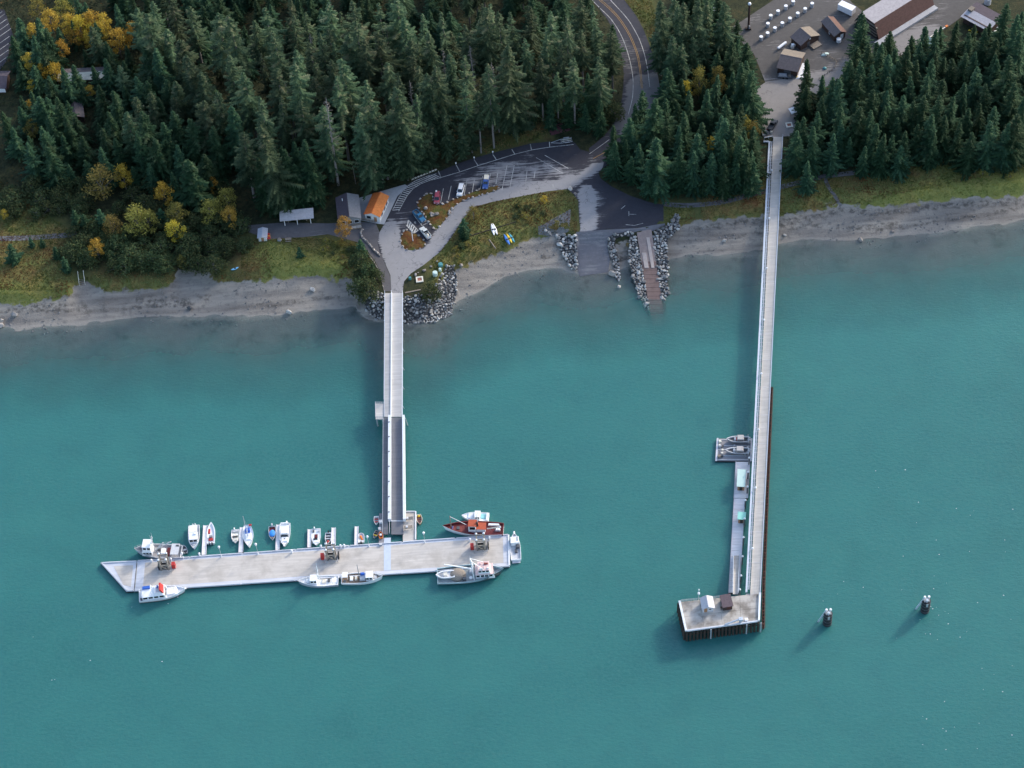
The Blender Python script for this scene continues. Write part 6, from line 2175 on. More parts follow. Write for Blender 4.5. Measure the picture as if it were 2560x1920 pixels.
# flag pole on the small island
o = empty('flag_pole', at('r', 668, 1145), 0, 'tall white flag pole on the small round island', 'pole')
MB().cyl((0, 0, .02), (0, 0, .32), .95, .9, 16).build('plinth', GREY, o)
MB().cyl((0, 0, .32), (0, 0, 6.3), .13, .08, 8).build('pole', CAPW, o)
MB().dome((0, 0, 6.35), .12, .12, .12, 8, 4).build('finial', CAPW, o)

# barrels, boxes and the square pad right of the pier road
TQ = M('turquoise_plastic', (.08, .26, .27), .5, .1, 2)
MINTB = M('mint_plastic', (.55, .68, .62), .5, .08, 2)
for x, y, r_, h_, mt, lab in [(2055, 1085, .75, 1.0, TQ, 'turquoise barrel on the verge right of the pier road'), (2000, 1180, .8, 1.4, MINTB, 'mint green tank on the verge above the right riprap'), (2050, 1135, .45, 1.0, MINTB, 'small mint drum between the two tanks'), (1742, 1222, .45, .9, TQ, 'small green drum beside the pier head road')]:
    o = empty('drum', at('f', x, y), 0, lab, 'drum')
    MB().cyl((0, 0, 0.02), (0, 0, h_), r_, r_, 14).build('body', mt, o)
    MB().cyl((0, 0, h_), (0, 0, h_ + .08), r_ * .8, r_ * .75, 14).build('lid', mt, o)
PADR = M('pad_red_brown', (.30, .12, .08), .7, .15, 2)
for fr, x, y, s, lab in [('f', 1840, 1228, 1.15, 'white square frame on the verge right of the short pier'), ('d', 503, 913, 1.1, 'white square frame on the yard right of the dark truck'), ('d', 327, 970, 1.0, 'white square frame left of the long pier head')]:
    o = empty('utility_vault', at(fr, x, y), .05, lab, 'vault')
    for a in (-1, 1):
        MB().box(-s, s, a * s * .8 - .2 * s, a * s * .8 + .2 * s, .06, .4).build('frame_bar', CREAM, o)
        MB().box(a * s * .8 - .2 * s, a * s * .8 + .2 * s, -s * .595, s * .595, .06, .395).build('frame_bar', CREAM, o)
    MB().box(-s * .59, s * .59, -s * .59, s * .59, .06, .25).build('cover', PADR, o)
o = empty('retaining_wall', at('f', 1770, 1340, 3.6), 0, 'grey log retaining wall right of the short pier head', 'wall')
a, b = at('f', 1690, 1362, 4.25) - Vector(o.location), at('f', 1852, 1330, 4.25) - Vector(o.location)
for z_ in (0, -.42, -.84):
    MB().beam(a + Vector((0, 0, z_)), b + Vector((0, 0, z_)), .4, .4).build('log', WOODW, o)
a, b = at('f', 1695, 1395, 3.4) - Vector(o.location), at('f', 1812, 1378, 3.4) - Vector(o.location)
MB().beam(a, b, 1.5, .3).build('footing', CONC, o)
o = empty('driftwood_log', at('g', 460, 930), 0, 'long grey drift log lying across the meadow behind the white kayaks', 'log')
a, b = at('g', 265, 1000, GZ + .1) - Vector(o.location), at('g', 660, 878, GZ + .1) - Vector(o.location)
MB().cyl(a, b, .2, .14, 8).build('log', DWOOD, o)
o = empty('driftwood_log', at('g', 450, 1070, 3.8), 0, 'short mossy log left of the row of kayaks', 'log')
a, b = at('g', 425, 1035, 4.2) - Vector(o.location), at('g', 480, 1110, 4.2) - Vector(o.location)
MB().cyl(a, b, .28, .2, 8).build('log', WOODW, o)
# shore stairs on the left
o = empty('beach_stairs', atg('e', 707, 1030), .1, 'small timber stairs from meadow to beach on the left', 'stairs')
for s in (-.9, .9):
    MB().beam((s, -2, .4), (s, 2, 1.9), .12).build('handrail', CREAM, o)
    for y in (-2, 0, 2):
        MB().beam((s, y, -1.2), (s, y, 1.15 + y * .375), .1).build('post', CREAM, o)
for i in range(7):
    MB().box(-.85, .85, -2 + i * .6, -1.6 + i * .6, -.75 + i * .22, -.68 + i * .22).build('tread', WOODW, o)

# ---- service yard at the top right
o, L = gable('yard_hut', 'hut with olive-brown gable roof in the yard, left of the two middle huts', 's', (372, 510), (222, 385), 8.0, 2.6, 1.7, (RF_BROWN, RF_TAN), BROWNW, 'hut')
opening(o, 'door', -.5, -L / 2, .05, 2.1, 1.2, 's', DGREY)
MB().box(-.3, 3.4, -L / 2 - 2.6, -L / 2 - .05, .02, .5).build('loading_deck', WOODW, o)
opening(o, 'vent', 0, -L / 2, 2.9, 3.5, .5, 's', CAPW)
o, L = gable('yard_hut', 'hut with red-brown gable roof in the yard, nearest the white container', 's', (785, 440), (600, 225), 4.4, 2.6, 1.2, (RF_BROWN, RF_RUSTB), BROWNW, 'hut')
opening(o, 'door', .8, -L / 2, .05, 2.1, 1.2, 's', WHITEW)
opening(o, 'window', -2.2, -1.0, 1.0, 1.8, .8, 'w', GLASS, WHITE)
t_ = MB().cyl((-1.0, -L / 2 - 1.1, .3), (-1.0, -L / 2 - 1.1, 1.6), .8, .8, 14).build('water_tank', CAPW, o)
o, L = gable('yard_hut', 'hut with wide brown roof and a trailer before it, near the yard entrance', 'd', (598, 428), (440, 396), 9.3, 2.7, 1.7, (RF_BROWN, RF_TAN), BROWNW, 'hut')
opening(o, 'door', -4.65, 0, .05, 2.3, 2.4, 'w', DGREY)
# white tarp and trailer beside it
o = empty('folded_tarp', at('d', 600, 515), R(-15), 'white tarpaulin spread beside the entrance hut', 'tarp')
MB().tap(-1.7, 1.7, -4.2, 3.6, .06, -1.1, 1.5, -4.0, 3.5, .3).build('sheet', CAPW, o)
for x, y in ((-1.6, -3.4), (-1.5, 3.3), (-1.75, .5)):
    MB().dome((x, y, .15), .35, .35, .4, 8, 4, -.2).build('yellow_float', YELLOW, o)
o = empty('flat_trailer', at('d', 475, 560), R(-12), 'dark flat trailer with boat parts in front of the entrance hut', 'trailer')
MB().box(-2.6, 2.6, -1.0, 1.0, .55, .7).build('bed', DGREY, o)
MB().box(2.6, 4.0, -.08, .08, .5, .62).build('drawbar', DGREY, o)
for x in (-.6, .6):
    for s in (-1, 1):
        MB().cyl((x, s * .95, .38), (x, s * 1.15, .38), .36, .36, 12).build('wheel', BLACK, o)
MB().tap(-2.3, .6, -.8, .8, .7, -2.1, .4, -.6, .6, 1.2).build('load', GREY, o)
MB().box(1.0, 1.9, -.6, .6, .7, 1.0).build('load', WOODW, o)
# container
o = empty('white_container', at('s', 862, 165), R(-42), 'white box trailer in the yard behind the huts', 'container')
MB().box(-2.9, 2.9, -1.3, 1.3, .5, 3.0).build('box_body', CAPW, o)
for i in range(6):
    MB().box(-2.6 + i * .95, -2.3 + i * .95, -1.335, -1.302, .6, 2.9).build('side_rib', WHITE, o)
MB().box(2.902, 2.93, -1.1, 1.1, .7, 2.8).build('rear_door', LGREY, o)
MB().box(-2.7, 2.7, -1.1, 1.1, .3, .5).build('chassis', DGREY, o)
for x in (-1.8, 1.8):
    for s in (-1, 1):
        MB().cyl((x, s * 1.0, .4), (x, s * 1.25, .4), .4, .4, 12).build('wheel', BLACK, o)
# long boathouse with steep brown sides
ZB = 6.3
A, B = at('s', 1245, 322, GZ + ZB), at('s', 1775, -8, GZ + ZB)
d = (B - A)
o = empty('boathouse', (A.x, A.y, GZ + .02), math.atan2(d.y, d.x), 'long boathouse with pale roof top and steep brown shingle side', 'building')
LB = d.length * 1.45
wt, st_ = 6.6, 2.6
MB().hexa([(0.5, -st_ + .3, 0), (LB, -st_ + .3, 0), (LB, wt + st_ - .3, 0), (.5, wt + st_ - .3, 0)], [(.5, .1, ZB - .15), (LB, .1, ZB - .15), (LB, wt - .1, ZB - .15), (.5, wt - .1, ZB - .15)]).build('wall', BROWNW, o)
MB().hexa([(0, -.05, ZB - .1), (LB, -.05, ZB - .1), (LB, wt, ZB + .1), (0, wt, ZB + .1)], [(0, -.05, ZB), (LB, -.05, ZB), (LB, wt, ZB + .22), (0, wt, ZB + .22)]).build('roof_top', roof_mat('sun_glare_roof', (.40, .37, .375)), o)  # sun glare on the shingles is put into this pale colour
for y0, y1 in ((-.06, -st_ - .35), (wt + .01, wt + st_)):
    lo = [(0, y0, ZB - .02), (0, y1, .75), (LB, y1, .75), (LB, y0, ZB - .02)]
    n_ = -1 if y1 < 0 else 1
    hi = [(p[0], p[1] + .12 * n_, p[2] + .06) for p in lo]
    MB().hexa(lo, hi).build('roof_slope', RF_RUSTB if n_ < 0 else RF_BROWN, o)
for i in range(8):
    MB().box(-.05, .45, -1.6 + .25 * i * .0 - .0, wt + 1.2, .4 + i * .62, .62 + i * .62).build('end_board', WOODW if i % 2 else DWOOD, o)
MB().box(-2.2, LB, -st_ - 2.4, -st_ - .4, 0.03, .9).build('apron', CONC, o)
# drums in two rows
k = 0
rows = [[(531, 34), (478, 69), (421, 105), (368, 138), (347, 196)], [(669, 50), (618, 88), (564, 121), (507, 158), (452, 192), (398, 228), (345, 265), (298, 293)]]
ordn = ['first', 'second', 'third', 'fourth', 'fifth', 'sixth', 'seventh', 'eighth']
for r_, row in enumerate(rows):
    for i, (x, y) in enumerate(row):
        o = empty('white_drum', at('d', x, y), 0, f'{ordn[i]} white drum from the top in the {"left" if r_ == 0 else "right"} row on the yard', 'drum', 'white drums standing in the yard')
        MB().cyl((0, 0, .02), (0, 0, 1.6), .62, .62, 14).build('body', GALV, o)
        MB().cyl((0, 0, 1.6), (0, 0, 1.8), .66, .64, 14).build('lid', WHITE, o)
o = empty('light_tower', at('d', 207, 212), 0, 'tall dark brown pole with white globe at the yard corner', 'lamp post')
MB().cyl((0, 0, 0), (0, 0, 11.2), .42, .36, 12).build('pole', BROWNW, o)
MB().dome((0, 0, 11.6), .6, .6, .6, 12, 6).build('globe', CAPW, o)
MB().box(-1.1, .9, -.6, .6, .02, .7).build('base', DWOOD, o)
MB().cyl((.2, -.5, .7), (.2, -.5, 2.0), .3, .3, 8).build('meter', GREY, o)
# propane tank, other yard items
o = empty('propane_tank', at('d', 450, 343), R(40), 'white horizontal gas tank between drums and entrance hut', 'tank')
MB().cyl((-1.9, 0, .8), (1.9, 0, .8), .5, .5, 14).dome((-1.9, 0, .8), .35, .5, .5, 12, 6).dome((1.9, 0, .8), .35, .5, .5, 12, 6).build('tank', CAPW, o)
for x in (-1.2, 1.2):
    MB().box(x - .15, x + .15, -.35, .35, .02, .4).build('saddle', GREY, o)
o = empty('stacked_crates', at('s', 115, 665), .2, 'white stacked crates by the yard hut corner', 'crates')
MB().box(-.5, .5, -.5, .5, .05, .9).build('crate', CREAM, o)
MB().box(-.3, .6, -.3, .6, .905, 1.6).build('crate', WHITE, o)
MB().box(.7, 1.5, .4, 1.1, .05, .8).build('crate', CREAM, o)
o = empty('yard_fence', (0, 0, 0), 0, 'rough post and log fence round the yard plot beside the trees', 'fence')
fp = PL('d', [(740, 390), (800, 420), (850, 450), (830, 500), (780, 540), (720, 580)])
for i in range(16):
    x, y = pl_at(fp, i / 15)
    MB().beam((x, y, GZ), (x, y, GZ + random.uniform(.7, 1.3)), .16).build('post', WOODW, o)
for (a, b) in zip(fp[:-1], fp[1:]):
    MB().beam((*a, GZ + .6), (*b, GZ + .6), .1).build('rail', WOODW, o)
for x, y, mt, lab in [(765, 398, MINTB, 'pale tarp-covered dinghy in the yard plot'), (762, 500, TQ, 'green box in the yard plot')]:
    o = empty('yard_dinghy', at('d', x, y), .3, lab, 'dinghy')
    MB().dome((0, 0, .06), 1.5 if mt is MINTB else .7, .7, .6, 12, 4, 0).build('cover', mt, o)
    MB().box(-.9 if mt is MINTB else -.5, .5, -.5, .5, .055, .12).build('base', WOODW, o)
# right-hand building with kayaks, teal shed
A, B = at('u', 840, 250, GZ + 4), at('u', 1190, 440, GZ + 4)
o = empty('storage_barn', ((A.x + B.x) / 2 + 1.5, (A.y + B.y) / 2 + 2, GZ + .02), math.atan2((B - A).y, (B - A).x), 'weathered flat-roofed barn with yellow kayaks stored before it', 'building')
MB().box(-5.2, 5.2, -3.2, 4.2, 0, 3.4).build('wall', BROWNW, o)
MB().hexa([(-5.8, -4.2, 3.0), (5.8, -4.2, 3.0), (5.8, .4, 3.75), (-5.8, .4, 3.75)], [(-5.8, -4.2, 3.15), (5.8, -4.2, 3.15), (5.8, .4, 3.9), (-5.8, .4, 3.9)]).build('roof_slope', RF_PALE, o)
MB().hexa([(-5.8, .402, 3.75), (5.8, .402, 3.75), (5.8, 5.0, 3.4), (-5.8, 5.0, 3.4)], [(-5.8, .402, 3.9), (5.8, .402, 3.9), (5.8, 5.0, 3.55), (-5.8, 5.0, 3.55)]).build('roof_slope', RF_PURPLE, o)
MB().box(-5.4, -3.8, -.9, 1.2, 3.9, 4.6).build('roof_shed', RF_TAN, o)
opening(o, 'door', -1.0, -3.2, .05, 2.4, 3.0, 's', BLACK)
for i, (x, y) in enumerate([(875, 515), (905, 555), (955, 565)]):
    p = at('u', x, y)
    kayak('N', (nat('u', x - 45, y + 15)), (nat('u', x + 45, y - 25)), .95, YELLOW, f'{["upper left", "middle", "lower right"][i]} of three yellow kayaks stored before the barn', grp='yellow kayaks by the barn')
for x, y, lab in [(1240, 460, 'upper white canoe lying right of the barn'), (1320, 460, 'rightmost white canoe beside the barn'), (1270, 545, 'lower white canoe right of the barn')]:
    kayak('N', nat('u', x - 60, y + 25), nat('u', x + 50, y - 20), 1.0, WHITE, lab, cat='canoe', grp='canoes by the barn')
kayak('N', nat('u', 1275, 235), nat('u', 1350, 260), 1.2, BLUE, 'bright blue covered boat behind the barn', cat='covered boat', grp=None)
o = hut_box('teal_shed', 'teal-roofed shed at the yard edge above the spruces', 's', 1985, 665, 4.0, 4.6, 2.6, .5, M('blue_green_roof', (.14, .22, .24), .5, .12, 1.2), GREYW, R(-35), GZ + .02, mono=True)
opening(o, 'door', -2.3, 0, .05, 2.0, 1.4, 'w', DGREY)
o = empty('kerb_planter', (0, 0, 0), 0, 'pale kerb with orange end beside the yard grass', 'kerb')
a, b = at('u', 140, 665, GZ + .15), at('u', 440, 470, GZ + .15)
MB().beam(a, b, .35, .35).build('kerb_stone', CREAM, o)
MB().beam(b, b.lerp(a, -.12), .8, .6).build('end_block', ORANGE, o)
o = empty('grey_tank', at('u', 1165, 60), .2, 'pale grey tank cut by the top edge right of the road', 'tank')
MB().cyl((0, 0, .02), (0, 0, 2.6), 1.2, 1.2, 14).build('tank', LGREY, o)
MB().cyl((0, 0, 2.6), (0, 0, 2.9), 1.0, .4, 14).build('lid', LGREY, o)
# sign board and clutter at the pier head
o = empty('notice_board', at('d', 525, 845), R(20), 'notice board under a bright white roof in the yard above the long pier', 'sign')
for s in (-.6, .6):
    MB().beam((s, 0, 0), (s, 0, 2.5), .1).build('post', WOODW, o)
MB().hexa([(-1.0, -1.2, 2.45), (1.0, -1.2, 2.45), (1.0, 1.2, 2.75), (-1.0, 1.2, 2.75)], [(-1.0, -1.2, 2.57), (1.0, -1.2, 2.57), (1.0, 1.2, 2.87), (-1.0, 1.2, 2.87)]).build('roof', CAPW, o)
MB().box(-.55, .55, -.05, .05, .9, 2.0).build('board', LGREY, o)
o = empty('gear_pile', at('d', 372, 965), .4, 'pile of white buckets and nets left of the long pier head', 'gear')
MB().cyl((0, 0, 0.02), (0, 0, .8), .5, .45, 12).build('bucket', CREAM, o)
MB().dome((-1.4, .2, .02), 1.2, .8, .8, 10, 4, 0).build('net_heap', DGREY, o)
MB().box(-2.6, -1.2, -1.6, -1.0, .02, .5).build('plank_stack', WOODW, o)
o = empty('white_float', at('d', 288, 880), .4, 'white float on the bank left of the dark truck', 'float')
MB().dome((0, 0, .55), .8, .5, .55, 12, 6).build('body', CAPW, o)
MB().box(-.5, .5, -.2, .2, .0, .1).build('chock', WOODW, o)
o = empty('guard_rail', (0, 0, 0), 0, 'white rail across the bank left of the long pier head', 'rail')
a, b = at('d', 322, 1012, GZ + .2), at('d', 385, 1000, GZ + .2)
MB().beam(a + Vector((0, 0, .7)), b + Vector((0, 0, .7)), .16).build('rail', CAPW, o)
for t in (0, .5, 1):
    p = a.lerp(b, t)
    MB().beam(p - Vector((0, 0, .3)), p + Vector((0, 0, .7)), .12).build('post', CAPW, o)

# ---- buildings on the left among the trees
A = at('a', 60, 660, GZ + 4)
o = empty('lodge', (A.x - 6, A.y, GZ + .02), R(-6), 'lodge with dark purple roof and white gable panel at the left edge', 'building')
MB().box(-12, 5.8, -3.6, 3.6, 0, 3.2).build('wall', BROWNW, o)
MB().hexa([(-12.6, -4.4, 2.9), (6.4, -4.4, 2.9), (6.4, .1, 4.6), (-12.6, .1, 4.6)], [(-12.6, -4.4, 3.05), (6.4, -4.4, 3.05), (6.4, .1, 4.75), (-12.6, .1, 4.75)]).build('roof_slope', RF_PURPLE, o)
MB().hexa([(-12.6, .102, 4.6), (6.4, .102, 4.6), (6.4, 4.4, 2.9), (-12.6, 4.4, 2.9)], [(-12.6, .102, 4.75), (6.4, .102, 4.75), (6.4, 4.4, 3.05), (-12.6, 4.4, 3.05)]).build('roof_slope', RF_PURPLE, o)
MB().box(2.8, 5.6, -3.7, -3.61, .6, 2.6).build('white_panel', CAPW, o)
MB().box(-6, -3.0, -3.7, -3.61, .6, 2.6).build('white_panel', CAPW, o)
A, B = at('a', 575, 635, GZ + 4), at('a', 858, 620, GZ + 4)
o = empty('cabin', ((A.x + B.x) / 2, (A.y + B.y) / 2, GZ + .02), math.atan2((B - A).y, (B - A).x) , 'long cabin with pale lichen-covered roof under yellow trees', 'building')
L = (B - A).length + 6
MB().box(-L / 2 + .5, L / 2 - .5, -2.4, 2.6, 0, 3.2).build('wall', BROWNW, o)
MB().hexa([(-L / 2, -2.9, 3.1), (L / 2, -2.9, 3.1), (L / 2, .2, 3.9), (-L / 2, .2, 3.9)], [(-L / 2, -2.9, 3.25), (L / 2, -2.9, 3.25), (L / 2, .2, 4.05), (-L / 2, .2, 4.05)]).build('roof_slope', roof_mat('lichen_roof', (.50, .50, .42)), o)
MB().hexa([(-L / 2, .202, 3.9), (L / 2, .202, 3.9), (L / 2, 3.2, 3.1), (-L / 2, 3.2, 3.1)], [(-L / 2, .202, 4.05), (L / 2, .202, 4.05), (L / 2, 3.2, 3.25), (-L / 2, 3.2, 3.25)]).build('roof_slope', RF_BROWN, o)
for x in (-4, 0, 4):
    opening(o, 'window', x, -2.4, 1.0, 2.2, 1.3, 's', GLASS, GREYW)
o = hut_box('cabin', 'small cabin with brown roof half hidden by spruces on the left', 'a', 665, 1010, 6.5, 5.0, 2.6, 1.2, (RF_BROWN, RF_BROWN), BROWNW, R(8), GZ + .02, cat='building')
opening(o, 'door', 0, -3.25, .05, 2.0, 1.0, 's', DWOOD)

# ------------------------------------------------------------------ vehicles
def car_paint(name, col):
    return M(name, col, .3, .06, 1.0, spec=.6)


def car(lab, fr, a, b, kind, paint, name='parked_car', roofm=None, cat='car'):
    """a = front, b = rear as seen at bonnet height"""
    p, q_ = at(fr, *a, GZ + .8), at(fr, *b, GZ + .8)
    d = p - q_
    m_ = (p + q_) / 2
    o = empty(name, (m_.x, m_.y, GZ + .06), math.atan2(d.y, d.x), lab, cat, 'cars parked on the lot')
    L = {'suv': 4.8, 'pickup': 5.4, 'sedan': 4.6}[kind]
    W, hB, hC = 1.88, .95, 1.72 if kind != 'sedan' else 1.45
    x = L / 2
    mb = MB()
    mb.tap(-x, x, -W / 2, W / 2, .32, -x + .04, x - .06, -W / 2 + .03, W / 2 - .03, .72)
    mb.tap(-x + .04, x - .06, -W / 2 + .03, W / 2 - .03, .72, -x + .12, x - .2, -W / 2 + .12, W / 2 - .12, hB)
    mb.build('body', paint, o)
    if kind == 'pickup':
        c0, c1, t0, t1 = -.35, 1.2, -.2, .65
        MB().box(-x + .16, -.5, -W / 2 + .22, W / 2 - .22, hB + .002, hB + .02).build('truck_bed', DKIN, o)
        for s in (-1, 1):
            MB().box(-x + .08, -.4, s * (W / 2 - .18) - .07, s * (W / 2 - .18) + .07, hB, hB + .32).build('bed_side', paint, o)
        MB().box(-x + .08, -x + .18, -W / 2 + .26, W / 2 - .26, hB, hB + .32).build('tailgate', paint, o)
    elif kind == 'suv':
        c0, c1, t0, t1 = -x + .12, 1.25, -x + .3, .55
    else:
        c0, c1, t0, t1 = -x + .75, 1.25, -x + 1.25, .45
    MB().tap(c0, c1, -W / 2 + .1, W / 2 - .1, hB, t0, t1, -W / 2 + .26, W / 2 - .26, hC).build('cabin_glass', GLASS, o)
    MB().tap(t0 - .03, t1 + .05, -W / 2 + .22, W / 2 - .22, hC + .002, t0 + .05, t1 - .05, -W / 2 + .28, W / 2 - .28, hC + .07).build('roof', roofm or paint, o)
    mb = MB()
    for s in (-1, 1):
        for xx0, xt in ((c0 + .02, t0), ((c0 + c1) / 2, (t0 + t1) / 2), (c1 - .02, t1)):
            mb.beam((xx0, s * (W / 2 - .085), hB), (xt, s * (W / 2 - .245), hC + .01), .09)
    mb.build('pillars', paint, o)
    for sx in (-x + .85, x - .9):
        for s in (-1, 1):
            w = MB().cyl((sx, s * (W / 2 - .2), .34), (sx, s * (W / 2 + .02), .34), .34, .34, 14).build('wheel', BLACK, o)
            MB().cyl((sx, s * (W / 2 + .02), .34), (sx, s * (W / 2 + .03), .34), .2, .2, 10).build('rim', GALV, w)
    for s in (-1, 1):
        MB().box(x - .06, x + .0, s * .62 - .2, s * .62 + .2, .6, .75).build('headlight', CAPW, o)
        MB().box(-x - .0, -x + .06, s * .7 - .14, s * .7 + .14, .6, .82).build('tail_light', RED, o)
        MB().box(c1 - .35, c1 - .18, s * (W / 2 + .08) - .08, s * (W / 2 + .08) + .08, hB, hB + .16).build('mirror', paint, o)
    return o


car('white car parked in the middle of the stall row', 'g', (166, 648), (190, 560), 'suv', car_paint('car_white', (.80, .80, .82)))
o = car('blue pickup with pale canopy in the stall right of the white car', 'g', (390, 578), (402, 495), 'pickup', car_paint('car_blue', (.05, .11, .34)))
MB().tap(-2.6, -.45, -.8, .8, 1.28, -2.5, -.5, -.65, .65, 1.75).build('bed_canopy', CREAM, o)
o = car('dull red car parked in the leftmost stall by the island', 'r', (1210, 225), (1235, 40), 'suv', car_paint('car_red', (.33, .07, .10)))
MB().box(-2.2, -1.6, -.6, -.1, 1.8, 2.0).build('roof_box', CAPW, o)
car('dark blue pickup parked askew beside the large island', 'r', (900, 640), (720, 450), 'pickup', car_paint('car_deep_blue', (.04, .16, .30)))
o = car('pale pickup with load parked beside the small round island', 'r', (890, 850), (1020, 1010), 'pickup', car_paint('car_pale', (.62, .64, .62)))
MB().dome((-1.7, .2, 1.0), .6, .5, .6, 8, 4, 0).build('cargo', CREAM, o)
car('dark pickup standing at the head of the long pier', 'd', (400, 878), (362, 940), 'pickup', car_paint('car_black', (.03, .035, .04)))
car('pale blue car half hidden by spruces beside the upper yard', 'c', (1735, 70), (1772, 130), 'sedan', car_paint('car_ice', (.45, .52, .62)))
# boat trailer on the lot
o = empty('boat_trailer', at('g', 1075, 190), R(186), 'empty silver boat trailer parked in the top lane of the lot', 'trailer')
for s in (-1, 1):
    MB().beam((-2.6, s * .9, .6), (1.2, s * .9, .6), .12, .14).build('side_rail', GALV, o)
    MB().beam((1.2, s * .9, .6), (4.6, 0, .6), .12, .14).build('tongue', GALV, o)
    for x in (-1.3, -.4):
        w = MB().cyl((x, s * 1.05, .36), (x, s * 1.28, .36), .36, .36, 12).build('wheel', BLACK, o)
    MB().box(-1.8, .1, s * 1.15 - .14, s * 1.15 + .14, .74, .82).build('mudguard', GALV, o)
    MB().beam((-2.3, s * .35, .75), (.9, s * .35, .75), .16, .1).build('bunk', CREAM, o)
for x in (-2.5, -1.2, .2, 1.1):
    MB().beam((x, -.9, .58), (x, .9, .58), .1).build('cross_member', GALV, o)
# ------------------------------------------------------------------ trees, shrubs, meadow plants
def leaf_mat(name, stops, rnd_amt=.35, transl=.25, hue=0.045):
    """stops: colours over the per-spray tint"""
    m, nt, out = nodes_of(name)
    k = NT(nt)
    oi = k.n('ShaderNodeObjectInfo')
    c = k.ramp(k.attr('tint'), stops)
    hs = k.n('ShaderNodeHueSaturation')
    k.l(c, hs.inputs['Color'])
    k.l(k.math('ADD', 0.5 - hue / 2, k.math('MULTIPLY', oi.outputs['Random'], hue)), hs.inputs['Hue'])
    k.l(k.math('ADD', 1 - rnd_amt / 2, k.math('MULTIPLY', oi.outputs['Random'], rnd_amt)), hs.inputs['Value'])
    p = k.principled(hs.outputs[0], .75, spec=.15)
    t = k.n('ShaderNodeBsdfTranslucent')
    k.l(hs.outputs[0], t.inputs[0])
    mx = k.n('ShaderNodeMixShader')
    mx.inputs[0].default_value = transl
    k.l(p.outputs[0], mx.inputs[1])
    k.l(t.outputs[0], mx.inputs[2])
    k.l(mx.outputs[0], out.inputs[0])
    return m


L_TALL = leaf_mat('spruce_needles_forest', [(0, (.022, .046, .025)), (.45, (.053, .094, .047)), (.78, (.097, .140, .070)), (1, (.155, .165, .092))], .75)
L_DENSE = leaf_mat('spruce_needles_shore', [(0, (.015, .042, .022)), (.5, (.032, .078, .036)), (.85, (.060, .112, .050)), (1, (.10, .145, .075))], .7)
L_OLIVE = leaf_mat('alder_leaves', [(0, (.030, .055, .028)), (.5, (.06, .090, .036)), (1, (.14, .14, .055))], .4)
L_YEL = leaf_mat('cottonwood_leaves_yellow', [(0, (.26, .18, .025)), (.5, (.52, .37, .05)), (1, (.72, .56, .11))], .3, .4)
L_ORA = leaf_mat('cottonwood_leaves_orange', [(0, (.25, .15, .03)), (.5, (.50, .32, .06)), (1, (.66, .48, .11))], .3, .4)
L_YOL = leaf_mat('willow_leaves_olive_yellow', [(0, (.10, .10, .03)), (.5, (.25, .215, .055)), (1, (.42, .35, .10))], .35, .35)
BARK = M('grey_spruce_bark', (0.17, 0.155, 0.145), .9, .25, 3.0, world_co=False)
DEADB = M('dead_branch_wood', (0.22, 0.20, 0.185), .9, .2, 3.0, world_co=False)


def tri_mesh(name, V, F, tint, mat):
    V, F = np.asarray(V, np.float32), np.asarray(F, np.int32)
    me = bpy.data.meshes.new(name)
    me.vertices.add(len(V))
    me.vertices.foreach_set('co', V.ravel())
    me.loops.add(F.size)
    me.loops.foreach_set('vertex_index', F.ravel())
    me.polygons.add(len(F))
    me.polygons.foreach_set('loop_start', np.arange(0, F.size, 3, dtype=np.int32))
    a = me.attributes.new('tint', 'FLOAT', 'FACE')
    a.data.foreach_set('value', np.asarray(tint, np.float32))
    me.materials.append(mat)
    me.update(calc_edges=True)
    return me


